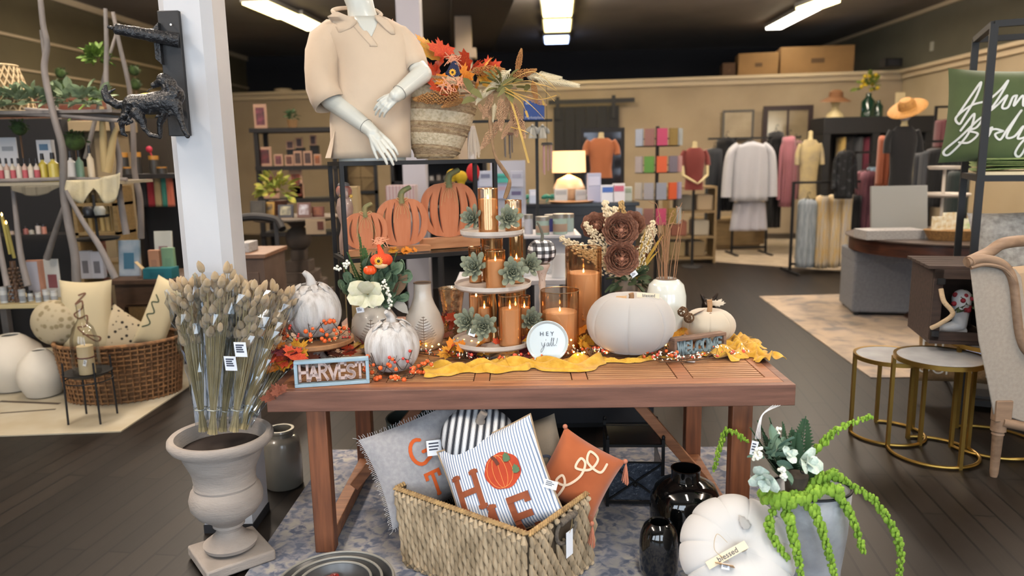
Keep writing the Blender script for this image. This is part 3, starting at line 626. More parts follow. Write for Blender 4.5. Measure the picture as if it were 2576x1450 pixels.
for i in range(22):
 a=rr.uniform(0,2*pi);r0=rr.uniform(.002,R_*.3);top=Vector((rr.uniform(-.09,.07),rr.uniform(-.04,.04),h*.5+wd(rr.uniform(90,190),q.y)))
 b=Vector((r0*cos(a),r0*sin(a),0));mid=Vector((b.x*1.6+top.x*.15,b.y+top.y*.3,top.z*.55));pts=[b,mid,top]
 if i%2==0:pts.append(top+Vector((rr.uniform(-.03,.04),0,rr.uniform(-.02,.05))));pts.append(pts[-1]+Vector((rr.uniform(-.02,.03),0,rr.uniform(-.04,.03))))
 mb.tube(spline(pts,5),.0013,5)
mb.build('reeds',mat('reed','#9c7252',.8,rnd=.1),t)
q=Vector((.60,3.74,TZ+.001));s=wd(1,q.y,.9);h=P(1552,702,q.y).z-q.z
t=thing('ribbed_pot','grey brown ribbed pot with the brown rose bouquet','plant pot',q)
M().lathe([(.02,0),(30*s,0),(33*s,h*.5),(35*s,h),(32*s,h),(30*s,h*.9)],96,close=False,rib=lambda a,t:1+.012*sin(36*a)).build('pot',mat('taupe_ceramic','#8a7c6c',.6,col2='#6f6355',scale=5),t)
def rose_fn():
 m=M();r=random.Random(2)
 for ring in range(7):
  n=3+ring;R0=.1+.13*ring;tilt=radians(-38+ring*9.5);w=.30+.13*ring;hgt=.75-.035*ring
  for i in range(n):
   a=2*pi*i/n+ring*.7
   T=Euler((0,0,a)).to_matrix().to_4x4()@Matrix.Translation((R0*.55,0,0))@Euler((0,tilt,0)).to_matrix().to_4x4();m.T=T
   m.grid(lambda u,v,w=w,hgt=hgt,ring=ring:(.16*(1-(2*u-1)**2)*(1+.15*ring)-.1+(.10*v**3 if ring>2 else-.05*v),(2*u-1)*w*(.45+.75*v-.35*v**4),hgt*v*(1-.12*(2*u-1)**2)),6,5)
 return m
def plume_fn(n=110,seed=1):
 m=M();r=random.Random(seed);m.tube([(0,0,0),(0,0,1)],.012,5)
 for i in range(n):
  k=(i/n);z=.22+.78*k;w=.13*(1-k)**.6+.015;a=i*2.4;rr=r.uniform(.3,1)*w
  m.ball((rr*cos(a),rr*sin(a),z+r.uniform(-.02,.03)),(.013,.013,.018),5,4)
 return m
rose_m=mat('brown_rose_petal','#ab7d66',.75,col2='#86563f',scale=9,contrast=(.3,.7));rose_c=mat('rose_heart','#a5745e',.8)
plume_m=mat('ivory_plume','#d8c7a6',.85,rnd=.08);plume_t=mat('tan_plume','#b08f5c',.85);gr_leaf=mat('dull_green_leaf','#4c5a3c',.7,col2='#3a472f',scale=12);grass_y=mat('mustard_grass','#a8842f',.7)
def leafcluster(mb,n,c,R,L,seed,w=.3,up=.3):
 r=random.Random(seed)
 for i in range(n):
  d=Vector((r.uniform(-1,1),r.uniform(-1,.6),r.uniform(-.5,1)*1+up)).normalized();T=Matrix.Translation(Vector(c)+d*R*r.uniform(.2,1))@d.to_track_quat('Y','Z').to_matrix().to_4x4()@Euler((0,r.uniform(-1,1),0)).to_matrix().to_4x4();mb.T=T
  l=L*r.uniform(.7,1.2);mb.grid(lambda u,v:((2*u-1)*w*l*sin(pi*min(1,v*.94+.05))**.8,l*v,-.25*l*v*v+.12*l*abs(2*u-1)),4,5)
def blade(mb,p,q,w,sag=.02):
 p,q=Vector(p),Vector(q);d=q-p;sd=Vector((-d.z,0,d.x)).normalized()
 mb.add([tuple(p+d*v+sd*(w*(2*u-1)*sin(pi*min(1,.1+.9*v))**.7)+Vector((0,0,sag*sin(pi*v))))for v in(0,.25,.5,.75,1)for u in(0,1)],[(2*j,2*j+1,2*j+3,2*j+2)for j in range(4)])
def look(d,roll=0):return Vector(d).normalized().to_track_quat('Z','Y').to_euler()
B=Vector((q.x,q.y,q.z+h*.75));t=thing('rose_bouquet','bouquet of brown fabric roses with ivory plumes in the grey pot','bouquet',B)
for px,py,dy,r_ in((1562,580,-.08,35),(1564,652,-.10,34),(1592,560,.05,26),(1500,568,.03,30),(1608,645,.0,22)):
 p=P(px,py,B.y+dy)-B;sz=wd(r_,B.y)*1.02;d=Vector((p.x*.4,-1,p.z*.3 if dy<0 else.5));p=p-d.normalized()*sz*.55
 o=put('rose','rose',rose_fn,rose_m,t,p,look(d),sz*1.15);put('bud','bud',lambda:M().ball((0,0,.45),(.16,.16,.28),10,7),rose_c,o,(0,0,0))
 o2=M().tube([Vector((0,0,-h*.5)),p*.5,p],.003,6).build('stem',gr_leaf,t)
for px,py,k in((1408,598,0),(1455,625,0),(1520,505,0),(1562,505,1),(1545,520,0),(1645,555,0),(1650,575,0),(1470,560,0),(1630,600,0),(1500,650,0),(1480,605,0),(1530,540,1)):
 p=P(px,py,B.y-.03+.05*k)-B;b=Vector((0,-.02,.03))if py<560 else Vector((0,-.03,.07));d=p-b
 put('plume','plume%d'%k,lambda:plume_fn(190,1),plume_t if k else plume_m,t,b,look(d),d.length)
mb=M()
for px,py in((1640,590),(1665,600),(1655,618),(1640,640),(1672,585),(1660,628),(1625,575)):blade(mb,Vector((.02,-.03,.04)),P(px,py,B.y-.05)-B,.006,.015)
mb.build('grass_blades',grass_y,t,smooth=False)
mb=M();leafcluster(mb,34,(0,-.01,.05),.085,.075,4);mb.build('foliage',gr_leaf,t)
price_tag(t,P(1595,690,B.y-.11)-B,.034,.026,(0,-.6,.2))
B=RVt-Vector((0,0,.03));t=thing('magnolia_bouquet','magnolia, fern and orange pick bouquet in the round fern vase','bouquet',B)
petal=mat('magnolia_petal','#cfccb6',.6,col2='#c2c0a0',scale=6);euc=mat('eucalyptus_leaf','#4f6750',.7,col2='#687d62',scale=10,rnd=.1);fern_m=mat('fern_leaf','#3f6034',.7)
def petal_fn():return M().grid(lambda u,v:((2*u-1)*.36*sin(pi*(v*.82+.09))**.7,-.22*sin(pi*v)*(1-.6*(2*u-1)**2)+.0,v),8,8)
mc=P(926,738,B.y-.11)-B;fl=bpy.data.objects.new('magnolia_flower',M().ball((0,0,0),.006,8,6).data if False else proto('magnolia_heart','mh',lambda:M().ball((0,0,.25),(.12,.12,.3),12,8),mat('magnolia_heart','#a8914a',.8)));COL.objects.link(fl);fl.parent=t;fl.location=mc;fl.rotation_euler=look((0.1,-1,.25));fl.scale=(.07,)*3
for i,(ang,tl,ln_)in enumerate(((95,22,1.25),(20,40,1.1),(160,42,1.25),(205,50,1.2),(-35,50,1.15),(250,55,.9),(300,55,.95))):
 e=(Euler((0,0,radians(ang-90)),'XYZ').to_matrix()@Euler((radians(-tl),0,0)).to_matrix()).to_euler();o=put('petal','petal',petal_fn,petal,fl,(0,0,0),e,1.35*ln_)
def fern_fn():
 m=M();m.tube([(0,0,0),(0,.02,.5),(0,.08,1)],.008,5)
 for i in range(18):
  k=i/18;z=.12+.85*k;L=.30*(1-k)**.8+.03
  for sgn in(-1,1):
   m.T=TR((0,.08*k*k,z),(0,sgn*radians(62),0));m.add([(0,0,0),(.035,0,L*.4),(0,.01,L),(-.035,0,L*.4)],[(0,1,2,3)])
 m.T=Matrix.Identity(4);return m
for px,py,dy in((888,592,0),(862,640,0),(905,620,.03),(975,612,.04),(1010,640,.03),(920,650,-.03),(850,668,.0)):
 p=P(px,py,B.y+dy)-B;b=Vector((0,0,.01));put('fern_frond','fern',fern_fn,fern_m,t,b,look(p-b),(p-b).length)
def euc_fn():
 m=M();m.tube([(0,0,0),(0,0,1)],.01,5)
 for i in range(9):
  k=.2+.8*i/9
  for sgn in(-1,1):
   m.T=TR((sgn*.09,0,k),(radians(90+20*sgn),0,i*1.3));m.lathe([(0,0),(.12,.01),(.13,.0)],12,close=False)
 m.T=Matrix.Identity(4);return m
for px,py,dy in((975,655,-.09),(985,690,-.09),(940,640,-.02),(1030,690,0),(870,690,-.02),(1010,665,-.05),(855,710,0),(1025,745,-.02)):
 p=P(px,py,B.y+dy)-B;put('eucalyptus_sprig','euc',euc_fn,euc,t,(0,0,0),look(p),p.length*1.02)
def cluster(px0,py0,px1,py1,n,m,Y,seed,r_=.0062):
 rr=random.Random(seed);a,b=P(px0,py0,Y)-B,P(px1,py1,Y)-B
 for i in range(n):
  k=i/(n-1);put('berry','wb',berry_fn,m,t,a.lerp(b,k)+Vector((rr.uniform(-1,1),rr.uniform(-1,1),rr.uniform(-1,1)))*.011,(0,0,0),r_*rr.uniform(.8,1.15))
cluster(845,680,880,662,20,white_b,B.y-.06,1);cluster(962,705,985,772,26,white_b,B.y-.13,2)
o=M().build;mb=M();leafcluster(mb,1,P(1005,725,B.y-.02)-B,.0,.01,2);
mb=M();blade(mb,P(985,745,B.y-.02)-B,P(1025,690,B.y-.04)-B,.028,.0);blade(mb,P(985,725,B.y-.02)-B,P(1010,690,B.y-.02)-B,.028,0);mb.build('brown_leaf',mat('brown_magnolia_leaf','#7a5f47',.7),t)
mb=M();blade(mb,P(990,760,B.y-.02)-B,P(1028,790,B.y-.06)-B,.025,.01);mb.build('silver_leaf',mat('silver_leaf','#a9a49a',.6),t)
gp=P(960,660,B.y-.10)-B;po=pumpkin_mb(.05,.06,8,.08).build('fabric_pumpkin_pick',mat('orange_velvet','#d4491f',.8,col2='#c23c18',scale=20),t,loc=gp+Vector((0,0,-.02)))
M().tube(spline([(0,0,.05),(-.004,0,.075),(-.012,0,.10)],4),lambda k:.018*(1-.7*k),10).build('hat_tip',mat('orange_velvet','#d4491f'),po)
mb=M();
for i in range(12):mb.at((-.004,-.05,.032),(0,i*pi/6,0)).ball((0,0,.012),(.0032,.002,.008),6,4)
mb.build('sunflower',mat('sunflower_petal','#e0a832',.7),po);M().ball((-.004,-.0535,.032),(.007,.003,.007),8,6).build('sunflower_heart',wire,po)
M().ball((0,-.02,.012),(.032,.03,.018),12,8).build('face',mat('straw_face','#d6b48a',.8),po)
mb=M();rr=random.Random(5)
for i in range(12):a=Vector((-.01,0,.10));mb.tube(spline([a,a+Vector((rr.uniform(-.02,.03),0,rr.uniform(-.0,.03))),a+Vector((rr.uniform(-.03,.05),0,rr.uniform(-.02,.03)))],3),.0016,4)
mb.build('raffia_tuft',mat('peach_raffia','#d99a78',.8),po)
pumpkin_mb(.030,.042,8,.1).build('mini_pumpkin',mat('bright_orange','#e0501f',.35),t,loc=P(931,680,B.y-.12)-B-Vector((0,0,.021)))
price_tag(t,P(906,780,RV.y-.12)-B,.034,.026,(0,-.15,0))
blk=mat('black_metal','#0b0b0d',.55);clear=glass('clear_shelf_glass','#e6eeec',.02,.04)
RO_=Vector((-.795,3.50,TZ+.001));RAng=radians(24);RXd=Vector((cos(RAng),sin(RAng),0));RYd=Vector((-sin(RAng),cos(RAng),0));RW,RD=.80,.30
RTOP=1.596;RSH=1.135
t=thing('display_riser','black metal two tier display frame standing on the back of the table','display stand',RO_,RAng)
hT=RTOP-RO_.z;hS=RSH-RO_.z;b_=.02
for i,(x,y)in enumerate(((0,0),(RW-b_,0),(0,RD-b_),(RW-b_,RD-b_))):M().box(x,x+b_,y,y+b_,0,hT-b_).build('post',blk,t,smooth=False)
for z in(hT,hS):
 for y in(0,RD-b_):M().box(b_ if z==hS else 0,RW-(b_ if z==hS else 0),y,y+b_,z-b_,z).build('rail',blk,t,smooth=False)
 for x in(0,RW-b_):M().box(x,x+b_,b_,RD-b_,z-b_,z).build('rail',blk,t,smooth=False)
M().box(b_,RW-b_,b_,RD-b_,hS-.008,hS-.002).build('shelf_glass',clear,t,smooth=False)
M().box(b_,RW-b_,b_,RD-b_,hT-.008,hT-.002).build('shelf_glass',mat('dark_shelf','#2c2c2e',.3),t,smooth=False)
def onR(u,v,z=0):q=RO_+RXd*u+RYd*v;return Vector((q.x,q.y,(RSH if z==0 else RTOP)+.001))
wo=mat('orange_stained_wood','#c07a55',.75,col2='#b56c48',scale=5,stretch=(8,1,1),bump=.06,bscale=60);wblock=wood('pine_block','#b5815a','#96633f',6,(1,9,9),.7);moss=mat('moss_stem','#6d7650',.8,col2='#8f8055',scale=22);raff=mat('raffia','#c6a372',.8)
def wooden_pumpkin(label,u,v,Wd,H,baseh,lobes=5):
 q=onR(u,v);t=thing('wooden_pumpkin',label,'wooden pumpkin',q,RAng,'cut-out wooden pumpkins on the black riser')
 M().box(-Wd*.52,Wd*.52,-.03,.03,0,baseh).build('block',wblock,t,bevel=.002)
 for dz in(0,):
  pass
 cx=lambda k:k
 n=40;out=[]
 for i in range(n*2):
  a=2*pi*i/(n*2);r=1
  x=Wd/2*abs(cos(a))**.85*(1 if cos(a)>0 else-1);z=baseh+H/2+H/2*abs(sin(a))**.8*(1 if sin(a)>0 else-1)
  if sin(a)<-.3:z+=.012*H/.2*abs(sin(3.0*pi*(x/Wd+.5)))*-.0+.010*(1-abs(cos(3*pi*x/Wd)))
  if sin(a)>.7:z-=.012*(1-min(1,abs(x)/(Wd*.18)))
  out.append((x,z))
 slots=[(-.36,.62),(-.19,.82),(.19,.82),(.36,.62)]
 def half(x):
  k=min(.9999,abs(x)/(Wd/2));s=(1-k**(1/.425))**.4 if k<1 else 0;return H/2*s
 def cx_(x0,tt):return x0*Wd*(1-.45*tt*tt)
 nb=26;mb=M()
 zs=[-1+2*j/nb for j in range(nb+1)]
 def wS(tt,ext):return max(0,(1-(tt/ext)**2))**.5*.010*(Wd/.2)if abs(tt)<ext else 0
 for j in range(nb):
  t0,t1=zs[j],zs[j+1]
  def xe(tt):
   s=min(1,abs(tt));return Wd/2*max(0,1-s**2.6)**.42
  def cuts(tt):
   xs_=[-xe(tt)]
   for x0,ex in slots:
    c=cx_(x0,tt);w_=wS(tt,ex)/2;c=max(-xe(tt),min(xe(tt),c));xs_+=[c-w_,c+w_]
   return xs_+[xe(tt)]
  a,b=cuts(t0),cuts(t1);z0_,z1_=baseh+H/2+H/2*t0,baseh+H/2+H/2*t1
  for k in range(0,len(a),2):
   pts=[(a[k],z0_),(a[k+1],z0_),(b[k+1],z1_),(b[k],z1_)]
   mb.add([(x,-.009,z)for x,z in pts]+[(x,.009,z)for x,z in pts],[(0,1,2,3),(7,6,5,4),(1,5,6,2),(4,0,3,7)]+([(0,4,5,1)]if j==0 else[])+([(3,2,6,7)]if j==nb-1 else[]))
 mb.build('face',wo,t,smooth=False,ang=30)
 zt_=baseh+H*.97;M().tube(spline([(0,0,zt_-.02),(0,0,zt_+H*.08),(.01*H/.2,0,zt_+H*.17),(.04*H/.2,0,zt_+H*.24)],5),lambda k:(.021-.006*k)*Wd/.2,10,.6).build('stem',moss,t)
 mb=M();y=-.013
 for s in(-1,1):
  mb.tube(spline([(0,y,zt_-.008),(s*.018,y,zt_+.008),(s*.03,y-.004,zt_+.004),(s*.015,y,zt_-.008),(0,y,zt_-.01)],4),.0016,5)
  for k in range(3):mb.tube(spline([(0,y,zt_-.01),(s*(.01+.012*k),y-.004,zt_-.05),(s*(.008+.02*k),y-.002,zt_-.075-.02*k)],4),.001,4)
 mb.build('raffia_bow',raff,t);return t
def wsz(n):return wd(n,3.6,1.2)
wooden_pumpkin('smallest cut-out wooden pumpkin, left on the black riser',.13,.10,.215,.185,.030)
wooden_pumpkin('middle-sized cut-out wooden pumpkin on the black riser',.325,.13,.265,.245,.030)
wooden_pumpkin('tallest cut-out wooden pumpkin at the right of the riser',.60,.19,.31,.29,.055)
q=onR(.055,.20);t=thing('scarecrow_figurine','tall glazed owl-topped figurine behind the smallest wooden pumpkin','figurine',q,RAng)
fm=mat('mottled_glaze','#8d7468',.35,col2='#a08a80',scale=18,coat=.4)
s=.001*1.0;h=.36
M().lathe([(0,0),(.035,0),(.04,.03),(.038,.09),(.028,.12),(.024,.15),(.036,.19),(.043,.23),(.034,.275),(.024,.285)],28,rib=lambda a,t:1+.04*sin(3*a+8*t)).build('body',fm,t)
M().ball((0,0,.315),(.04,.038,.038),20,12).build('head',mat('owl_red','#a8482c',.4,col2='#8f7a72',scale=20),t);M().ball((.005,-.034,.30),(.009,.012,.02),10,8).build('beak',fm,t)
mb=M();mb.ball((.028,-.025,.29),(.009,.006,.009),10,8).ball((-.02,-.03,.295),(.009,.006,.009),10,8);mb.build('eyes',mat('amber_eye','#c9a24a',.2),t)
M().ball((0,0,.345),(.03,.03,.016),16,8).build('cap',mat('grey_cap','#6f6a68',.7),t)
def leafmat(i):
 return[mat('maple_orange','#d2641f',.7,col2='#e09a2a',scale=16,contrast=(.3,.7)),mat('maple_red','#b5301c',.7,col2='#d0602a',scale=14,contrast=(.4,.75)),mat('maple_yellow','#d6a32b',.7,col2='#c4741f',scale=12),mat('maple_burgundy','#6e1c22',.75,col2='#4a1520',scale=12),mat('maple_brown','#8a4b32',.8,col2='#6c3a2a',scale=14),mat('maple_olive','#a08a30',.75,col2='#c98a2c',scale=12)][i]
def leaf_spray(label,loc,leaves,seed=0,name='leaf_spray',size=.07):
 """leaves: (world point, size, rot, colour)"""
 t=thing(name,label,'autumn leaves',loc);loc=Vector(loc);r=random.Random(seed)
 for p,sz,rot,ci in leaves:
  put('leaf','maple',lambda:leaf_mb(M(),1,Matrix.Identity(4),'maple',.35,.22),leafmat(ci),t,Vector(p)-loc,rot,sz).data=lm(ci)
 mb=M()
 for p,sz,rot,ci in leaves[:12]:mb.tube(spline([(0,0,.004),(Vector(p)-loc)*.5+Vector((0,0,.01)),Vector(p)-loc],3),.0012,4)
 mb.build('leaf_stems',brown_twig,t);return t
_lm={}
def lm(ci):
 if ci not in _lm:
  o=leaf_mb(M(),1,Matrix.Identity(4),'maple',.35,.22).build('leaf',leafmat(ci));_lm[ci]=o.data;bpy.data.objects.remove(o)
 return _lm[ci]
def scat(r,c,n,sx,sy,sz,size,cols,flat=.9):
 out=[]
 for i in range(n):
  p=Vector(c)+Vector((r.uniform(-sx,sx),r.uniform(-sy,sy),r.uniform(0,sz)))
  out.append((p,size*r.uniform(.75,1.2),(r.uniform(.2,flat+.4),r.uniform(-.6,.6),r.uniform(-1.6,1.6)),cols[i%len(cols)]))
 return out
r=random.Random(21)
q=onR(.30,.02);leaf_spray('orange fabric leaves lying on the riser shelf by the wooden pumpkins',q,scat(r,q+Vector((0,0,.012)),6,.09,.012,.03,.035,(0,2,0)),1)
def tabclump(label,px,py,n,sx,sy,size,cols,h=.04,fl=.9):
 c=onT(px,py);leaf_spray(label,c,scat(random.Random(px),c+Vector((0,0,.022)),n,sx,sy,h,size*1.18,cols,fl),px)
tabclump('red, orange and yellow maple leaves at the left front corner of the table',712,945,18,.065,.05,.062,(0,1,3,2,0,1,5),.09)
tabclump('burgundy and gold leaves behind the HARVEST sign under the cake stand',850,905,16,.12,.05,.05,(3,2,1,5,4),.05)
tabclump('dark and orange leaves between the small pumpkin and bottle vase',1080,870,12,.07,.06,.05,(1,0,3,4),.06)
tabclump('orange and purple leaves in front of the tiered stand',1225,905,18,.17,.045,.052,(0,3,3,1,2),.04)
tabclump('orange leaves between the large amber candle and the white pumpkin',1468,850,14,.035,.14,.06,(0,1,2,0),.12)
tabclump('red leaves tucked right of the bottle vase',1135,850,9,.03,.07,.05,(1,0,3),.09)
tabclump('yellow leaves by the large white pumpkin and berries',1700,860,6,.03,.05,.045,(0,1,2),.07)
tabclump('orange leaves beside the small whitewashed pumpkin base',1035,895,9,.03,.04,.045,(0,2,1),.03)
tabclump('gold leaves right of the round HEY sign',1465,890,8,.03,.04,.045,(0,2,5),.03)
tabclump('purple and rust leaves left of the round HEY sign',1325,885,10,.05,.04,.05,(3,0,4),.03)
q=Vector((-.945,2.755,TZ+.005));t=leaf_spray('curled brown leaves hanging over the left front corner of the table',q,[(q+Vector((.02,-.012,-.005)),.045,(1.7,.3,2.6),4),(q+Vector((.045,-.014,-.0)),.042,(1.5,-.4,.4),4),(q+Vector((0,-.012,-.028)),.04,(1.6,.2,3.6),4)],3)
leaf_spray('dusty rose brown maple leaf ornament leaning on the cake stand foot',CSL+Vector((0,-.11,0)),[(CSL+Vector((.01,-.11,.045)),.043,(1.35,0,.15),4),(CSL+Vector((.035,-.10,.04)),.035,(1.3,0,-.8),3)],4)
gauze=mat('mustard_gauze','#b88a22',.9,col2='#c99d3a',scale=30,sheen=.2,bump=.4,bscale=70)
def scarf(label,path,widths,seed,hh=.03):
 pts=spline([onT(*p)for p in path],12);n=len(pts);c=pts[0];t=None;r=random.Random(seed);nv=14
 def fn(u,v):
  i=min(n-1,int(u*(n-1)+.5));p=pts[i];d=(pts[min(i+1,n-1)]-pts[max(i-1,0)]);d.z=0;d.normalize();s=Vector((-d.y,d.x,0));k=2*v-1
  w=widths[0]+(widths[1]-widths[0])*u;w*=.62+.5*abs(sin(u*(8 if widths[0]>.1 else 5)+seed))+.12*sin(u*47+v*3)
  e=max(0,1-k*k)**.5;z=hh*e*(.55+.45*sin(v*17+u*9+seed))*(.75+.35*sin(u*33+v*5))+.002
  return tuple(p-c+s*(k*w/2)+d*(.012*sin(v*9+u*25))+Vector((0,0,max(.0015,z))))
 o=M().grid(fn,n*2,nv).build('gauze_scarf',gauze,None,loc=c,solid=.0015,sub=1);tag(o,label,'scarf','mustard gauze strips on the table');return o
scarf('mustard gauze scarf bunched along the table front below the tiered stand',[(1062,938),(1150,932),(1230,927),(1330,920),(1430,925),(1488,905)],(.15,.17),1,.045)
scarf('mustard gauze scarf flowing over the right front corner by the WELCOME sign',[(1800,905),(1850,880),(1895,893),(1945,910)],(.20,.13),3.3,.045)
scarf('small mustard gauze strip below the large white pumpkin',[(1500,908),(1580,912),(1650,900),(1700,905)],(.05,.06),5,.02)
scarf('mustard gauze end showing behind the right side of the WELCOME sign',[(1842,850),(1870,860),(1900,880)],(.16,.10),6.1,.03)
def garland(label,path,n_red,n_white,seed,spread=.05,lift=.03):
 pts=spline([onT(*p)+Vector((0,0,.012))for p in path],6);c=pts[0].copy();r=random.Random(seed);t=thing('berry_garland',label,'garland',c)
 mb=M();mb.tube([p-c for p in pts],.0028,6);tips=[]
 for i in range(0,len(pts)):
  for _ in range(2):
   d=Vector((r.uniform(-1,1)*spread,r.uniform(-1,.6)*spread,r.uniform(.1,1)*lift));a=pts[i]-c;e=a+d;e.z=max(.004,e.z);m_=a+d*.5+Vector((0,0,.012));sp_=spline([a,m_,e],4);mb.tube(sp_,.0009,4);tips.append(sp_)
 mb.build('twigs',brown_twig,t)
 for i in range(n_red):
  s_=r.choice(tips);p=s_[r.randrange(2,len(s_))];put('berry','cb%d'%(i%2),berry_fn,coral if i%2 else berry_o,t,p,(0,0,0),r.choice((.0035,.0045,.0075)))
 for i in range(n_white):
  s_=r.choice(tips);p=s_[r.randrange(3,len(s_))]+Vector((r.uniform(-1,1),r.uniform(-1,1),r.uniform(0,1)))*.006;put('rice_bead','rice',lambda:M().ball((0,0,0),(.45,.45,1),8,6),white_b,t,p,(r.uniform(0,3),r.uniform(0,3),0),.0065)
 return t
garland('coral and white bead twig garland in front of the tiered stand',[(1050,895),(1120,905),(1200,915),(1300,915),(1360,908)],46,44,1)
garland('twig garland of berries and white beads around the round sign',[(1350,912),(1420,905),(1480,900),(1520,900)],34,38,2)
garland('twig garland of white beads below the large white pumpkin',[(1500,895),(1560,900),(1640,905),(1700,915)],42,56,3,.045)
garland('white bead twigs in front of the WELCOME sign',[(1660,918),(1740,915),(1800,905),(1860,895)],26,46,4,.05,.045)
bulb=mat('fairy_bulb','#ffcf6a',.4,emit='#ffb640',es=22);cw=mat('copper_wire','#8a6a3c',.4,.7)
def fairy(label,pts,seed,nb):
 r=random.Random(seed);pts=[Vector(p)for p in pts];c=pts[0].copy();sp_=spline([p-c for p in pts],8);sp_=[p+Vector((r.uniform(-1,1)*.008,r.uniform(-1,1)*.008,abs(r.uniform(0,1))*.012))for p in sp_]
 t=thing('fairy_lights',label,'string lights',c);M().tube(sp_,.0007,4).build('wire',cw,t)
 for i in range(nb):put('bulb','bulb',berry_fn,bulb,t,sp_[int((i+.5)/nb*len(sp_))]+Vector((0,-.004,.004)),(0,0,0),.0042)
fairy('warm fairy light string from the left leaves to the tiered stand',[onT(870,870)+Vector((0,0,.04)),onT(930,868)+Vector((0,0,.05)),onT(1040,865)+Vector((0,0,.05)),onT(1080,890)+Vector((0,0,.03)),onT(1150,885)+Vector((0,0,.05)),onT(1230,900)+Vector((0,0,.05)),onT(1330,890)+Vector((0,0,.03))],1,22)
fairy('warm fairy light string around the large candle and white pumpkin',[onT(1440,905)+Vector((0,0,.08)),onT(1450,915)+Vector((0,0,.04)),onT(1480,905)+Vector((0,0,.02)),onT(1560,905)+Vector((0,0,.03)),onT(1640,905)+Vector((0,0,.05)),onT(1705,880)+Vector((0,0,.03)),onT(1708,850)+Vector((0,0,.05)),onT(1705,830)+Vector((0,0,.09))],2,20)
vine=mat('grapevine','#5e432b',.85)
def vineball(label,loc,R,seed):
 r=random.Random(seed);mb=M()
 for i in range(9):
  e=Euler((r.uniform(0,3),r.uniform(0,3),r.uniform(0,3))).to_matrix();k=r.uniform(.8,1);mb.tube([e@Vector((R*k*cos(a*pi/8),R*k*sin(a*pi/8),R*.25*sin(a*.9)))for a in range(17)],.0022,5)
 tag(mb.build('vine_ball',vine,None,loc=loc),label,'vine ball','grapevine balls in the garland')
vineball('grapevine ball between the cake stand and the round fern vase',onT(905,862)+Vector((0,0,.03)),.028,1)
vineball('grapevine ball in front of the tiered stand left side',onT(1160,905)+Vector((0,0,.024)),.024,2)
vineball('grapevine ball right of the round sign by the large candle',onT(1483,905)+Vector((0,0,.026)),.026,3)
vineball('grapevine ball right below the large white pumpkin',onT(1668,900)+Vector((0,0,.028)),.027,4)
vineball('upper grapevine ball between the white pumpkins',P(1718,785,3.36),.024,5)
vineball('lower grapevine ball between the white pumpkins',P(1733,800,3.33),.024,6)
price_tag(None,onT(1735,912)+Vector((0,0,.004)),.045,.024,(pi/2-.1,0,-.4));tag(COL.objects[-1].parent,'white barcode tag lying under the WELCOME sign','price tag')
skin=mat('matte_white_mannequin','#c6c6bd',.35,coat=.2);shirt_m=mat('beige_knit','#c9b49c',.85,col2='#c1ac94',scale=4,sheen=.25,bump=.55,bscale=9)
MY=3.74
MB_=P(930,402,MY);MB_.z=RTOP+.001
MT=thing('mannequin_torso','white headless mannequin torso in a beige knit polo, arms crossed in front','mannequin',MB_)
def mp(px,py,Y):return P(px,py,Y)-MB_
def ring(zc_,cx,rx,ry,cy=0,n=48,ph=0,amp=0,nf=7,p=2.3):
 out=[]
 for i in range(n):
  a=2*pi*i/n;c_,s_=cos(a),sin(a);k=(abs(c_)**p+abs(s_)**p)**(-1/p);w=1+amp*sin(nf*a+ph)
  out.append((cx+rx*k*c_*w,cy+ry*k*s_*w,zc_))
 return out
def rowpx(y,xl,xr,Y=MY):a,b=mp(xl,y,Y),mp(xr,y,Y);return((a.x+b.x)/2,(b.x-a.x)/2,(a.z+b.z)/2)
rows=[(398,836,1032,.115,.010,.0),(380,834,1032,.118,.012,.5),(340,833,1030,.12,.012,.9),(300,832,1030,.122,.012,1.4),(262,836,1032,.124,.010,1.8),(225,850,1036,.126,.006,2),(190,852,1040,.125,.004,2),(150,850,1042,.118,.003,2),(115,838,1040,.105,.003,2),(88,815,1034,.09,.002,2),(70,822,1016,.078,.0,2),(56,842,992,.065,.0,2),(46,862,972,.055,.0,2)]
rings=[]
for y,xl,xr,ry,amp,ph in rows:
 cx,rx,z=rowpx(y,xl,xr);rings.append(ring(z,cx,rx,ry,0.0,64,ph,amp,7))
rings[0]=[(x,y,max(z,.004))for x,y,z in rings[0]]
torso=M().loft(rings,cap=False).build('shirt_body',shirt_m,MT,solid=.004)
cx,rx,z=rowpx(380,850,1022);M().loft([ring(.0,cx,rx*.98,.095),ring(.12,cx,rx*.97,.095),ring(.3,cx,rx*.9,.09)]).build('lower_torso',skin,MT)
nk=[(75,866,968,.062),(58,872,960,.056),(40,876,950,.05),(20,874,942,.05),(0,866,938,.052),(-30,858,938,.056)]
M().loft([ring(rowpx(y,a,b)[2],rowpx(y,a,b)[0],rowpx(y,a,b)[1],ry,-.005,40,p=2)for y,a,b,ry in nk]).build('neck',skin,MT)
mb=M();Yc=MY-.088
def tri(pts,m,name,off=0,sol=.003,sub=0):
 vs=[tuple(mp(px,py,Y))for px,py,Y in pts];return M().add(vs,[list(range(len(vs)))]).build(name,m,MT,solid=sol,smooth=False)
def chest_y(px,py):
 for(y0,a0,b0,r0,_,_),(y1,a1,b1,r1,_,_)in zip(rows[::-1],rows[::-1][1:]):
  if y0<=py<=y1:
   k=(py-y0)/(y1-y0);rx=((b0-a0)+(b1-a1)*0)/2*(1-k)+(b1-a1)/2*k;c=(a0+b0)/2*(1-k)+(a1+b1)/2*k;ry=r0+(r1-r0)*k;u=min(.97,abs(px-c)/rx);return MY-ry*(1-u**2.3)**(1/2.3)
 return MY-.05
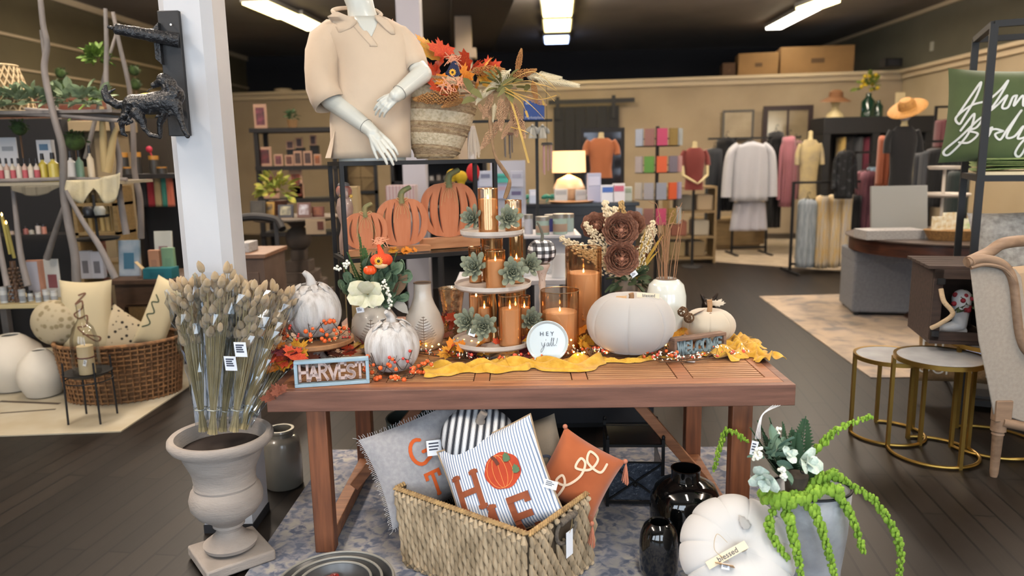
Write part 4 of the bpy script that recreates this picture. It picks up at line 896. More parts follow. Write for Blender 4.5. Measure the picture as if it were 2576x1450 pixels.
def patch(outline,m,name,off=.004,sol=.003,n=5):
 """a cloth patch following the chest, given by picture-space outline rows [(py, xl, xr)]"""
 vs=[];
 for py,xl,xr,*o in outline:
  for i in range(n+1):
   px=xl+(xr-xl)*i/n;of=o[0]if o else off;Y=chest_y(px,py)-of;vs.append(tuple(mp(px,py,Y)))
 k=n+1;fs=[(j*k+i,j*k+i+1,(j+1)*k+i+1,(j+1)*k+i)for j in range(len(outline)-1)for i in range(n)]
 return M().add(vs,fs).build(name,m,MT,solid=sol)
patch([(40,890,952,.010),(55,896,950,.010),(70,908,945,.010),(90,925,936,.008),(92,931,934,.007)],skin,'chest',sol=.002)
patch([(50,874,894,.012),(62,884,905,.009),(80,900,925,.009),(100,918,940,.009),(112,930,949,.008),(117,930,949,.007)],shirt_m,'placket')
patch([(30,842,850,.022),(42,824,880,.03),(52,832,898,.026),(60,838,895,.018),(70,846,884,.012),(82,852,858,.010)],shirt_m,'collar',sol=.005)
patch([(38,942,955,.030),(50,946,975,.026),(62,958,985,.020),(74,970,992,.014),(86,984,994,.010)],shirt_m,'collar',sol=.005)
mb=M();mb.tube(spline([mp(842,34,MY-.04),mp(838,26,MY-.0),mp(866,20,MY+.06),mp(930,22,MY+.06),mp(958,36,MY-.0),mp(950,44,MY-.05)],6),.010,8);mb.build('collar_stand',shirt_m,MT)
M().loft([[tuple(mp(px,py,Y))for px,py,Y in row]for row in(((836,330,MY-.05),(842,330,MY-.09),(842,330,MY-.085),(838,330,MY-.045)),((828,365,MY-.05),(838,365,MY-.1),(838,365,MY-.095),(830,365,MY-.045)),((818,398,MY-.05),(832,398,MY-.10),(832,398,MY-.095),(820,398,MY-.045)))],cap=False).build('hem_flap',shirt_m,MT)
def limb_rings(pts,n=24):
 """pts: (px,py,Y, r_across, r_deep)"""
 C=[mp(a,b,c)for a,b,c,_,_ in pts];out=[]
 for i,(a,b,c,ra,rd_)in enumerate(pts):
  t_=(C[min(i+1,len(C)-1)]-C[max(i-1,0)]).normalized();s_=t_.cross(Vector((0,-1,0)));
  s_=s_.normalized()if s_.length>.1 else Vector((1,0,0));d_=t_.cross(s_).normalized()
  out.append([tuple(C[i]+s_*(ra*cos(2*pi*j/n)*(1+.07*sin(3*2*pi*j/n+i*1.3)))+d_*(rd_*sin(2*pi*j/n)))for j in range(n)])
 return out
k=wd(1,MY,1.8)
M().loft(limb_rings([(868,72,MY,20*k,.045),(842,80,MY,32*k,.06),(822,105,MY,42*k,.072),(812,140,MY-.02,42*k,.085),(808,180,MY-.04,41*k,.088),(812,215,MY-.05,42*k,.09),(822,240,MY-.06,41*k,.09),(834,262,MY-.07,40*k,.088)]),cap=False).build('sleeve',shirt_m,MT,solid=.004)
M().loft(limb_rings([(985,74,MY,16*k,.045),(1006,86,MY,24*k,.056),(1024,108,MY,26*k,.062),(1036,132,MY-.01,27*k,.065),(1044,155,MY-.03,27*k,.065),(1050,176,MY-.05,27*k,.062)]),cap=False).build('sleeve',shirt_m,MT,solid=.004)
def hand(mb,W_,dirv,palm_n,side,L,curl=(.3,.35,.3),spread=.12,thumb=(.5,.8),flatp=1):
 """W_ wrist point; dirv pointing to the fingers; palm_n normal of the palm; side towards the thumb"""
 d=Vector(dirv).normalized();n_=Vector(palm_n);n_=(n_-d*n_.dot(d)).normalized();s_=Vector(side);s_=(s_-d*s_.dot(d)-n_*s_.dot(n_)).normalized()
 pl_=L*.5
 for i,off in enumerate((.34,.12,-.11,-.33)):
  base=W_+s_*off*L*.28;kn=W_+d*pl_*(1-.06*abs(i-1))+s_*off*L*.55
  cap(mb,base,kn,L*.085,L*.062,12)
  fl=L*(.42,.48,.45,.36)[i];dd=(d+s_*(off*spread*2)).normalized();p=kn;ang=0
  for j,fr_ in enumerate((.45,.31,.24)):
   ang+=curl[j]*(1+.12*i);v=dd*cos(ang)+n_*sin(ang);q2=p+v*fl*fr_;cap(mb,p,q2,L*(.054,.049,.044)[j],L*(.049,.044,.036)[j],10);p=q2
 tb=W_+d*pl_*.22+s_*L*.13;v=(d*.75+s_*thumb[0]+n_*.25).normalized();p=tb
 for j,(fr_,rr)in enumerate(((.24,.07),(.17,.055),(.14,.045))):
  q2=p+v*L*fr_;cap(mb,p,q2,L*rr,L*rr*.82,10);p=q2;v=(v*.8+d*.35+n_*.12*thumb[1]).normalized()
 cap(mb,W_-d*L*.05,W_+d*pl_*.4,L*.115,L*.12,14)
mb=M()
El,Wl,Hl=mp(832,250,MY-.055),mp(926,322,MY-.17),mp(938,334,MY-.185)
cap(mb,mp(815,190,MY-.02),El,26*k,25*k,20);cap(mb,El,Wl,26*k,17*k,20);cap(mb,Wl,Hl,16.5*k,16*k,16)
tipd=mp(1000,405,MY-.24)-Hl
hand(mb,Hl,tipd,(-.15,.5,-.5),(.5,-.5,-.6)if False else(-.45,-.3,-.9),tipd.length*1.02,(.10,.22,.22),.10,(.35,.6))
fuse('arm',mb,skin,MT,.0034,4)
mb=M()
Er,Wr,Hr=mp(1062,186,MY-.09),mp(1002,236,MY-.21),mp(996,241,MY-.22)
cap(mb,mp(1048,165,MY-.055),Er,22*k,23*k,20);cap(mb,Er,Wr,24*k,17*k,20);cap(mb,Wr,Hr,16*k,16*k,16)
tipd=mp(934,292,MY-.22)-Hr
hand(mb,Hr,tipd,(.35,.75,-.1),(-.55,-.15,.8),tipd.length*1.0,(.25,.3,.25),.06,(.5,.9))
fuse('arm',mb,skin,MT,.0034,4)
for c_,t_ in((mp(921,318,MY-.163),(Wl-El)),(mp(1005,233,MY-.205),(Wr-Er))):
 mb=M();mb.T=Matrix.Translation(c_)@t_.to_track_quat('Z','Y').to_matrix().to_4x4();R_=18.3*k;mb.lathe([(R_-.0005,-.001),(R_+.0006,-.001),(R_+.0006,.001),(R_-.0005,.001)],32,close=False);mb.build('wrist_joint',mat('joint_seam_line','#6a6a66',.6),MT)  # thin dark ring marks the mannequin's wrist seam
TB=P(1098,398,3.80);TB=Vector((TB.x,3.80,RTOP+.001))
def tp(px,py,Y):return P(px,py,Y)-TB
straw=mat('woven_straw','#a98f70',.8,col2='#7d6448',scale=60,stretch=(1,1,2.5),contrast=(.35,.7),bump=.6,bscale=130);straw_l=mat('pale_straw_band','#c5b497',.8,col2='#a3906f',scale=70,contrast=(.4,.75),bump=.6,bscale=120)
TO=thing('straw_tote','striped straw tote bag hanging from the mannequin shoulder, full of autumn flowers','bag',TB)
k=wd(1,3.8,1.7);rows_t=[(398,1050,1140,.05),(385,1040,1152,.065),(350,1030,1168,.08),(310,1022,1184,.092),(270,1018,1196,.10),(235,1018,1202,.104),(212,1020,1200,.104)]
def tring(py,xl,xr,ry,n=72,off=0):
 a,b=tp(xl,py,3.80),tp(xr,py,3.80);cx,rx=(a.x+b.x)/2,(b.x-a.x)/2+off;tilt=.10
 return[(cx+rx*cos(2*pi*j/n),(ry+off)*sin(2*pi*j/n),(a.z+b.z)/2+(-tilt*rx*cos(2*pi*j/n)if py<390 else 0)+(-.012*sin(2*pi*j/n))*(py<390))for j in range(n)]
def tinter(py):
 for a,b in zip(rows_t,rows_t[1:]):
  if b[0]<=py<=a[0]:u=(a[0]-py)/(a[0]-b[0]);return tuple(a[i]+(b[i]-a[i])*u for i in(1,2,3))
 return rows_t[-1][1:]
mb=M();N=26;py0=398;rr_=[]
for i in range(N+1):
 py=398-(398-214)*i/N;xl,xr,ry=tinter(py);rr_.append(tring(py,xl,xr,ry));
mb.cur=0;mb.loft(rr_,cap=False);mb.f.append(list(range(72))[::-1]);mb.mi.append(0)
for fi in range(len(mb.f)-1):mb.mi[fi]=1 if((fi//72)//4)%2==1 else 0
ob=mb.build('bag_body',[straw,straw_l],TO,solid=.006);ob.data.materials
mb=M();
for band in range(0,N,8):
 for sub in(0,2):
  py=398-(398-214)*(band+sub+1)/N;xl,xr,ry=tinter(py);rg=tring(py,xl,xr,ry,96,.003)
  for j in range(96):
   p=Vector(rg[j]);q_=Vector(rg[(j+2)%96])
   if p.y>.04:continue
   mb.tube([p+Vector((0,0,-.008)),(p+q_)/2,q_+Vector((0,0,.0))],[.0018,.003,.0018],5);mb.tube([p+Vector((0,0,.008)),(p+q_)/2+Vector((0,0,.002)),q_+Vector((0,0,.0))],[.0018,.003,.0018],5)
mb.build('braid',mat('straw_braid','#8c7150',.8,col2='#b09a78',scale=50),TO)
mb=M();mb.tube(spline([tp(1060,190,3.70),tp(1040,150,3.69),tp(1012,100,3.72),tp(990,68,3.76),tp(988,52,3.80)],8),.011,8,.25);mb.tube(spline([tp(1036,178,3.66),tp(1030,205,3.67),tp(1028,225,3.70)],6),.011,8,.25)
mb.build('leather_strap',mat('tan_leather','#a5582c',.55),TO)
FB=Vector((TB.x,TB.y,TB.z+tring(214,1020,1200,.1)[0][2]*.5));
FA=thing('autumn_flower_pick','autumn maple leaves, dried sorghum and cream plumes spilling out of the straw tote','bouquet',TB+Vector((0,0,.22)))
FL=FA.location
def fp(px,py,Y):return P(px,py,Y)-FL
r=random.Random(12)
for px,py,sz,ci,Y in((1085,140,52,5,3.86),(1100,170,56,1,3.84),(1075,120,45,2,3.88),(1110,135,45,1,3.86),(1060,155,40,0,3.90),(1092,200,48,1,3.82),(1120,210,48,0,3.67),(1150,225,46,0,3.68),(1105,230,44,1,3.67),(1175,165,46,1,3.78),(1190,175,40,1,3.80),(1215,175,38,2,3.75),(1205,205,44,2,3.68),(1230,180,40,1,3.76),(1240,200,40,2,3.70),(1140,240,36,1,3.67),(1165,200,40,0,3.72),(1225,215,34,5,3.70),(1130,255,30,4,3.66)):
 o=put('maple_leaf','x',berry_fn,skin,FA,fp(px,py,Y),(1.2+r.uniform(-.5,.5),r.uniform(-.6,.6),r.uniform(-2,2)),wd(sz,3.75,1.8)*1.08);o.data=lm(ci)
def sorghum_fn():
 m=M();rr=random.Random(9);m.tube([(0,0,0),(0,0,1)],.02,6)
 for i in range(240):
  z=.12+.88*i/240;w=.13*sin(pi*min(1,(i/240)*.8+.18))+.02;a=i*2.4;q_=rr.uniform(.75,1.1)*w;m.ball((q_*cos(a),q_*sin(a),z),.021,6,4)
 return m
sorg=mat('sorghum_seed','#b5834a',.7,col2='#99663a',scale=14);sorg2=mat('pink_tan_sorghum','#c29c7a',.75,col2='#a37e60',scale=14)
for a,b,m_,Y in(((1170,240),(1040,250),0,3.66),((1172,248),(1110,270),0,3.66),((1300,185),(1312,122),0,3.70),((1180,180),(1270,175),0,3.68),((1270,200),(1350,175),0,3.66),((1280,235),(1270,300),1,3.62),((1260,240),(1260,330),1,3.60),((1290,250),(1300,345),1,3.62),((1290,260),(1320,350),1,3.64),((1240,230),(1215,300),1,3.62),((1260,300),(1210,375),1,3.62),((1340,200),(1350,260),0,3.62),((1320,240),(1375,265),1,3.62),((1200,260),(1235,300),1,3.62),((1290,300),(1262,350),1,3.60)):
 p0,p1=fp(*a,Y),fp(*b,Y-.02);put('sorghum_head','sorg%d'%m_,sorghum_fn,sorg2 if m_ else sorg,FA,p0,look(p1-p0),((p1-p0).length*.8,)*2+((p1-p0).length,))
def bottle_brush():
 m=M();rr=random.Random(4);m.tube([(0,0,0),(0,0,1)],.02,5)
 for i in range(260):
  z=.06+.94*i/260;a=i*2.4;L=.14*(1-.7*(i/260));d=Vector((cos(a)*L,sin(a)*L,.10));m.tube([(0,0,z-.03),Vector((0,0,z))+d],[.006,.004],3)
 return m
cr=mat('cream_brush_plume','#ddd2b4',.8)
for a,b,Y in(((1285,175),(1205,250),3.60),((1210,225),(1198,262),3.60),((1345,195),(1450,215),3.62),((1320,190),(1400,200),3.66),((1245,260),(1240,305),3.60),((1350,185),(1410,195),3.70)):
 p0,p1=fp(*a,Y),fp(*b,Y);put('cream_plume','brush',bottle_brush,cr,FA,p0,look(p1-p0),(p1-p0).length)
mb=M();hus=mat('corn_husk','#c6a052',.7,col2='#a88a4a',scale=9)
for a,c_,b in(((1265,215),(1340,205),(1395,255)),((1270,225),(1350,250),(1400,240)),((1270,220),(1330,260),(1370,300)),((1270,230),(1310,255),(1330,300)),((1265,215),(1340,180),(1400,225)),((1280,240),(1300,300),(1330,410)),((1285,320),(1320,330),(1345,345)),((1270,225),(1350,235),(1370,268)),((1280,210),(1370,215),(1410,238))):
 pts=spline([fp(*a,3.58),fp(*c_,3.55),fp(*b,3.57)],6)
 for u,v in zip(pts,pts[1:]):mb.bar(u,v,.011,.001,up=(0,-.3,1))
mb.build('husk_ribbons',hus,FA,smooth=False)
mb=M()
for a,b,w in(((1190,235),(1165,195),.018),((1195,250),(1160,262),.015),((1275,225),(1290,260),.02),((1250,230),(1300,195),.014),((1320,230),(1335,215),.013),((1180,225),(1215,250),.016),((1290,215),(1250,245),.012)):blade(mb,fp(*a,3.60),fp(*b,3.56),w,.01)
mb.build('olive_leaves',mat('olive_leaf','#6f6a3a',.7),FA)
mb=M();leafcluster(mb,30,fp(1265,225,3.62),.07,.06,8,.16);mb.build('filler_leaves',mat('olive_leaf','#6f6a3a'),FA)
mb=M();mb.tube(spline([fp(1155,235,3.72),fp(1220,232,3.64),fp(1300,225,3.6)],5),.005,6);mb.tube(spline([fp(1230,250,3.62),fp(1235,320,3.60),fp(1245,390,3.6),fp(1275,440,3.6),fp(1282,460,3.6),fp(1270,500,3.6)],6),lambda k:.006+.004*sin(k*9)**2+.008*max(0,k-.7),8);mb.build('twisted_stem',mat('bleached_bark','#9a7a58',.85,col2='#6f5640',scale=20),FA)
g=fp(1140,195,3.63);sc_p=M().ball((0,0,0),(.034,.028,.030),16,10).build('scarecrow_face',mat('straw_face','#d6b48a'),FA,loc=g+Vector((0,0,-.01)));sc_p['label']='small burlap scarecrow face pick'
navy=mat('navy_felt','#1d2440',.85)
mb=M().at((.0,-.0,.02),(0,.12,0));mb.loft([[(r0*cos(2*pi*i/20)*1.25,r0*sin(2*pi*i/20),z+dz*cos(4*pi*i/20))for i in range(20)]for r0,z,dz in((.034,.0,.012),(.03,.004,.004),(.024,.02,0),(.016,.045,0),(.006,.066,0))]);mb.build('hat',navy,sc_p)
mb=M();
for i in range(12):mb.at((0,-.032,.03),(0,i*pi/6,0)).ball((0,0,.0105),(.003,.002,.007),6,4)
mb.build('sunflower',mat('sunflower_petal','#e0a832'),sc_p);M().ball((0,-.035,.03),(.006,.003,.006),8,6).build('sunflower_heart',wire,sc_p)
mb=M();mb.ball((-.006,-.029,.0),.0025,8,6).ball((.012,-.027,.0),.0025,8,6);mb.tube([(-.015,-.027,-.009),(-.005,-.03,-.015),(.008,-.028,-.013)],.0008,4);mb.build('stitched_features',wire,sc_p)
mb=M();rr=random.Random(8)
for i in range(22):a=Vector((0,0,.08));mb.tube(spline([a,a+Vector((rr.uniform(-.02,.02),rr.uniform(-.01,.01),rr.uniform(0,.03))),a+Vector((rr.uniform(-.045,.045),rr.uniform(-.02,.02),rr.uniform(-.03,.045)))],3),.0018,4)
mb.build('raffia_hair',mat('peach_raffia','#d99a78'),sc_p);mb=M()
for i in range(40):a=Vector((rr.uniform(-.06,.05),-.03,rr.uniform(-.05,.01)));mb.tube(spline([a,a+Vector((rr.uniform(-.02,.02),-.005,rr.uniform(-.02,.01))),a+Vector((rr.uniform(-.035,.035),-.004,rr.uniform(-.04,.01)))],3),.0018,4)
mb.build('raffia_tuft',mat('peach_raffia','#d99a78'),sc_p)
q=P(1190,396,3.9);t=thing('yarn_tassel','white yarn tassel on a driftwood tube on the riser beside the straw tote','tassel',(q.x,3.82,RTOP+.001),.2)
M().lathe([(0,0),(.022,0),(.022,.15),(.018,.165),(.0,.165)],24).build('tube',mat('pale_canvas','#c9b9ac',.8),t)
mb=M();rr=random.Random(3)
for i in range(34):x=rr.uniform(-.02,.03);mb.tube(spline([(.005+x*.4,-.02,.15),(x,-.03,.09),(x*1.3,-.03+rr.uniform(-.006,.006),.02+rr.uniform(-.018,.02))],4),.0014,4)
mb.build('yarn',mat('cream_yarn','#cfc0ad',.9),t)
FZ=.009
def rug_mat(name,base,c1,c2,sc,c3=None):
 m=bpy.data.materials.new(name);m.use_nodes=True;t=NT(m);b=t.n['Principled BSDF'];b.inputs['Roughness'].default_value=.95
 tc=t.add('ShaderNodeTexCoord');n1=t.add('ShaderNodeTexNoise');n1.inputs['Scale'].default_value=sc;n1.inputs['Detail'].default_value=8;n1.inputs['Distortion'].default_value=.6;t.link(tc.outputs['Object'],n1.inputs['Vector'])
 r=t.add('ShaderNodeValToRGB');e=r.color_ramp.elements;e[0].position=.40;e[0].color=(*lin(c1),1);e[1].position=.60;e[1].color=(*lin(base),1);x=e.new(.5);x.color=(*lin(c2),1);t.link(n1.outputs['Fac'],r.inputs[0])
 n2=t.add('ShaderNodeTexNoise');n2.inputs['Scale'].default_value=sc*.28;n2.inputs['Detail'].default_value=3;t.link(tc.outputs['Object'],n2.inputs['Vector'])
 r2=t.add('ShaderNodeValToRGB');r2.color_ramp.elements[0].position=.42;r2.color_ramp.elements[1].position=.6;t.link(n2.outputs['Fac'],r2.inputs[0])
 mx=t.add('ShaderNodeMixRGB');t.link(r2.outputs[0],mx.inputs[0]);mx.inputs[1].default_value=(*lin(c3 or c2),1);t.link(r.outputs[0],mx.inputs[2])
 mx2=t.add('ShaderNodeMixRGB');mx2.inputs[0].default_value=.55;t.link(mx.outputs[0],mx2.inputs[1]);t.link(r.outputs[0],mx2.inputs[2]);t.link(mx2.outputs[0],b.inputs['Base Color']);return m
def rug(label,corners,m,th=.008):
 cs=[Vector((x,y,0))for x,y in corners];c=sum(cs,Vector())/len(cs);n=len(cs)
 mb=M();mb.add([tuple(p-c)for p in cs]+[tuple(p-c+Vector((0,0,th)))for p in cs],[list(range(n))[::-1],[n+i for i in range(n)]]+[(i,(i+1)%n,n+(i+1)%n,n+i)for i in range(n)])
 o=mb.build('area_rug',m,None,smooth=False,loc=c+Vector((0,0,.0005)));tag(o,label,'rug');return o
rug('distressed blue and grey rug under the wooden display table',[(-1.09,1.75),(1.22,1.70),(1.17,3.86),(-1.03,3.92)],rug_mat('blue_distressed_rug','#a39f99','#565e72','#888890',24,'#757a8a'))
pil=mat('white_pillar_paint','#b6b7ba',.55,col2='#aeafb3',scale=3);cxp,cyp,hw,ch=-1.26,3.12,.105,.035
mb=M();oct_=[(-hw+ch,-hw),(hw-ch,-hw),(hw,-hw+ch),(hw,hw-ch),(hw-ch,hw),(-hw+ch,hw),(-hw,hw-ch),(-hw,-hw+ch)]
mb.add([(cxp+x,cyp+y,z)for z in(.75,CH)for x,y in oct_],[list(range(8))[::-1],list(range(8,16))]+[(i,(i+1)%8,8+(i+1)%8,8+i)for i in range(8)])
mb.box(cxp-hw,cxp+hw,cyp-hw,cyp+hw,.0,.75);struct('column_1',mb,pil)
mb=M();mb.box(cxp-hw-.004,cxp+hw+.004,cyp-hw-.004,cyp+hw+.004,0,.04);struct('baseboard_column',mb,mat('black_scuff','#232326',.7))
DY=2.86;pk=P(440,185,3.0);cast=mat('black_cast_iron','#1c1c1e',.35,.2,col2='#2a2a2c',scale=40,bump=.9,bscale=70)
t=thing('wall_hook_plate','black wooden plate with a projecting round peg mounted on the white pillar','wall hook',(pk.x,3.008,pk.z));c=Vector(t.location)
a,b=P(402,28,3.0),P(447,28,3.0);d,e=P(441,343,3.0),P(492,343,3.0);w2=(b.x-a.x)*1.2
mb=M();mb.box(-w2/2,w2/2,-.022,0,P(430,343,3.0).z-c.z,P(430,28,3.0).z-c.z);mb.build('plate',mat('black_wood','#1d1c1d',.55,bump=.1),t,bevel=.003)
M().lathe([(0,0),(.004,0),(.004,.002),(0,.002)],10).build('screw',mat('pale_screw','#cfd0d2',.4),t,loc=P(430,62,2.975)-c).rotation_euler=(pi/2,0,0)
mb=M();p0,p1=P(450,102,2.975)-c,P(286,72,2.90)-c;mb.tube([p0,p0.lerp(p1,.1),p0.lerp(p1,.3),p0.lerp(p1,.45),p0.lerp(p1,.5),p0.lerp(p1,.7),p0.lerp(p1,.74),p0.lerp(p1,.97),p1],[.028,.027,.025,.025,.022,.023,.021,.020,.014],20);mb.tube([p1,p1+Vector((-.02,0,.008))],[.008,.006],10);mb.build('peg',cast,t)
mb=M();mb.prism([(-w2/2-.012,P(430,150,3).z-c.z),(-w2/2+.01,P(430,165,3).z-c.z),(-w2/2+.01,P(430,60,3).z-c.z),(-w2/2-.012,P(430,75,3).z-c.z)],-.045,-.02);mb.build('bracket',cast,t)
dc=P(370,260,DY);DT=thing('cast_dog','black cast metal long-haired dog figure looking back, hanging at the pillar','dog figurine',dc)
def dp(px,py,dy=0):return P(px,py,DY+dy)-dc
mb=M();u=wd(1,DY,1.9)
for a,b,r0,r1,dy in(((335,262),(375,262),24,27,0),((375,262),(425,256),27,31,0),((425,256),(438,240),30,26,0),((432,240),(425,212),24,19,0),((425,212),(412,202),19,18,0),((412,203),(398,210),15,10,0),((398,210),(386,215),9,7.5,0),((328,268),(318,290),19,14,.01),((318,290),(306,312),13,8,.012),((306,312),(309,336),7,6,.015),((309,336),(318,341),6,4,.015),((345,285),(358,305),16,11,-.02),((358,305),(364,325),9,6.5,-.022),((364,325),(378,340),6.5,5.5,-.024),((378,340),(396,344),6,5,-.026),((415,280),(402,310),13,8,.02),((402,310),(402,345),7,6,.02),((440,262),(452,295),17,10,-.015),((452,295),(462,325),8,6.5,-.018),((462,325),(472,343),6.5,6,-.02),((320,262),(295,264),9,10,0),((295,264),(272,250),11,10,0),((272,250),(263,232),12,9,0),((263,232),(266,216),9,4,0),((268,236),(290,224),5,2,0)):
 cap(mb,dp(*a,dy),dp(*b,dy),r0*u,r1*u,14)
mb.ball(tuple(dp(422,216,-.03)),(6*u,6*u,16*u),10,8);mb.ball(tuple(dp(432,214,.03)),(6*u,6*u,16*u),10,8)
rr=random.Random(6)
for _ in range(70):
 px,py=rr.choice([(rr.uniform(330,440),rr.uniform(270,292)),(rr.uniform(425,450),rr.uniform(215,275)),(rr.uniform(305,335),rr.uniform(270,308)),(rr.uniform(340,435),rr.uniform(240,275))])
 p=dp(px,py,-.030+rr.uniform(0,.01));q=p+Vector((rr.uniform(-.018,-.004),0,rr.uniform(-.022,-.008)));cap(mb,p,q,4.5*u,1.5*u,6)
fuse('body',mb,cast,DT,.0028,2)
mb=M();mb.ball(tuple(dp(404,205,-.024)),.0035,8,6).ball(tuple(dp(383,213,0)),(.005,.006,.005),8,6);mb.build('eye_and_nose',mat('gloss_black','#08080a',.1),DT)
mb=M();cc=dp(392,238,-.01);mb.tube(spline([dp(390,220,-.005),dp(372,228,-.005),dp(366,248,-.005),dp(374,246,-.005)],5),.0015,6);mb.build('mouth_wire',cast,DT)
M().tube([dp(425,262,.0),dp(440,262,.139)],.009,8).build('mounting_rod',cast,DT)
mb=M();mb.tube([Vector(dp(372,242,-.01))+Vector((.034*cos(a*pi/12),0,.010*sin(a*pi/12)))for a in range(25)],.0022,6);mb.build('brass_ring',mat('brass','#a98b3c',.3,.9),DT)
stone=mat('weathered_stone','#877e77',.9,col2='#9d948c',scale=5,contrast=(.3,.7),stretch=(1,1,3),bump=.25,bscale=50);uc=Vector((-1.165,2.79,FZ))
zr=P(537,1092,uc.y).z-FZ;RU=wd(127,uc.y,.55)
t=thing('garden_urn','weathered grey stone pedestal urn on a square foot in front of the white pillar','urn',uc)
pr=[(.085,.055),(.10,.06),(.105,.075),(.085,.09),(.06,.11),(.048,.13),(.052,.145),(.062,.15),(.06,.16),(.08,.18),(.115,.205),(.138,.24),(.142,.275),(.133,.305),(.118,.32),(.121,.33),(.117,.338),(.122,.38),(.138,.43),(.160,.48),(.178,zr-.035),(.172,zr-.045),(RU*.94,zr-.04),(RU,zr-.02),(RU*.99,zr-.004),(RU*.95,zr+.004),(RU*.86,zr),(RU*.82,zr-.03),(.15,.45),(.12,.38),(.0,.37)]
M().lathe(pr,64,close=False).build('bowl',stone,t)
mb=M();mb.at((0,0,0),(0,0,radians(38))).box(-.135,.135,-.135,.135,0,.045);mb.build('square_foot',stone,t,bevel=.008)
M().at((0,0,zr-.06)).lathe([(0,0),(RU*.78,0),(RU*.78,.004),(0,.004)],40).build('soil',mat('dark_urn_inside','#241a15',.95),t)
head_m=mat('bunny_tail_head','#b29468',.95,col2='#c7ad86',scale=60,sheen=.4,rnd=.12,bump=.6,bscale=200);head_f=lambda:M().lathe([(0,0),(.45,.12),(.62,.35),(.6,.6),(.4,.85),(0,1.05)],10,rib=lambda a,t:1+.06*sin(5*a+9*t),close=False)
stem_m=mat('dry_stem','#9c8b62',.8,col2='#b8a67c',scale=30,rnd=.1,stretch=(1,1,.2));cello=glass('cellophane','#f4f7fb',.08,.075);cello.node_tree.nodes['Glossy BSDF'].inputs['Color'].default_value=(.85,.93,1,1)
def bunch(label,bpx,tpx,tw,Y0,Y1,seed,nh=34,tagpx=None,cell=True):
 r=random.Random(seed);b=P(*bpx,Y0);tt=P(*tpx,Y1);ax_=tt-b;L=ax_.length;t=thing('dried_grass_bunch',label,'dried grass',b,0,'cellophane wrapped dried grass bunches in the urn');d=ax_.normalized();s1=d.cross(Vector((0,1,0))).normalized();s2=d.cross(s1).normalized()
 R1=wd(tw/2,Y1,1.1);heads=[];mb=M()
 nh=int(nh*1.9)
 for i in range(nh+24):
  a=r.uniform(0,2*pi);q=sqrt(r.uniform(0,1));k=r.uniform(.60,1.0)if i<nh else r.uniform(.5,.95)
  off=lambda kk:(s1*cos(a)+s2*sin(a)*.8)*q*(.016+(R1-.016)*max(0,kk-.12)**1.2)
  e=d*(L*k)+off(k);mb.tube([off(.0)*1.2,d*(L*.12)+off(.05)*.6,d*(L*k*.6)+off(k*.6),e],.0011,4,cap=False)
  if i<nh:heads.append((e,d*.9+(s1*cos(a)+s2*sin(a))*q*.35+Vector((r.uniform(-.2,.2),r.uniform(-.2,.2),0))))
 mb.build('stems',stem_m,t)
 for e,dd in heads:put('seed_head','bunny',head_f,head_m,t,e-dd.normalized()*.01,look(dd),(.021*r.uniform(.85,1.15),.020,.044*r.uniform(.8,1.2)))
 mb=M();mb.tube([d*(L*.16)+s1*.024*cos(j)+s2*.024*sin(j)for j in range(7)],.003,5);mb.build('tie',mat('clear_tie','#9a9a90',.3),t)
 if cell:
  N=22;rg=[]
  for j in range(15):
   k=j/14;rad=(.026 if k<.15 else.026+(R1*1.18-.026)*((k-.15)/.85)**1.1);rg.append([tuple(d*(L*(.04+.92*k))+(s1*cos(2*pi*i/N)+s2*sin(2*pi*i/N)*.85)*rad*(1+r.uniform(-.18,.18)))for i in range(N)])
  M().loft(rg,cap=False).build('cellophane',cello,t,smooth=False)
 if tagpx:price_tag(t,P(*tagpx,Y1-.09)-b,.048,.058,(.1,0,-.15),lines=4)
U=uc.y
bunch('leftmost wrapped bunny-tail bunch in the stone urn, leaning left',(512,1085),(470,715),92,U+.02,U-.02,1,34)
bunch('tallest wrapped bunny-tail bunch in the urn, in front of the pillar',(535,1092),(548,680),92,U-.02,U-.05,2,36)
bunch('wrapped bunny-tail bunch in the urn carrying a white price tag',(560,1085),(600,735),70,U+.05,U+.02,3,24,(580,915))
bunch('wide bunny-tail bunch in the urn right of the pillar edge',(588,1085),(640,720),96,U+.0,U-.02,4,38,(605,880))
bunch('rightmost wrapped bunny-tail bunch leaning over the table corner',(605,1080),(712,730),90,U+.04,U+.26,5,34)
bunch('low bunny-tail bunch leaning far right behind the HARVEST sign',(612,1078),(735,850),70,U+.06,U+.36,6,16,None,True)
jc=Vector((-1.165,3.50,.001));s=wd(1,3.5,.2);zj=P(708,1078,3.5).z-.001;gj=mat('grey_stoneware_glaze','#77736a',.25,col2='#6b675e',scale=4,coat=.5)
t=thing('stoneware_jar','grey glazed stoneware jar standing on the floor behind the urn','jar',jc)
M().lathe([(.02,0),(44*s,0),(47*s,.008),(48*s,zj*.5),(46*s,zj*.78),(42*s,zj*.84),(32*s,zj*.88),(31*s,zj*.93),(35*s,zj*.97),(34*s,zj),(27*s,zj),(27*s,zj*.9),(40*s,zj*.7),(40*s,.02),(0,.02)],56,close=False).build('body',gj,t)
O=Vector((.041,2.335,FZ));BA=atan2(.382,-.511);LU,LV,HB=.635,.455,.322
bu=Vector((cos(BA),sin(BA),0));bv=Vector((cos(BA-pi/2),sin(BA-pi/2),0))
BT=thing('seagrass_basket','rectangular woven water hyacinth basket full of autumn pillows under the table','basket',O)
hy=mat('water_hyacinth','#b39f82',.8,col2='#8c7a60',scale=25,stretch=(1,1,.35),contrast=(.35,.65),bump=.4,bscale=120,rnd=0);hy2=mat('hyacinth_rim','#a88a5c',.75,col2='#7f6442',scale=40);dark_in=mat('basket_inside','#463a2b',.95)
cs=[Vector((0,0,0)),bu*LU,bu*LU+bv*LV,bv*LV];cen=(bu*LU+bv*LV)/2;cen.z=0
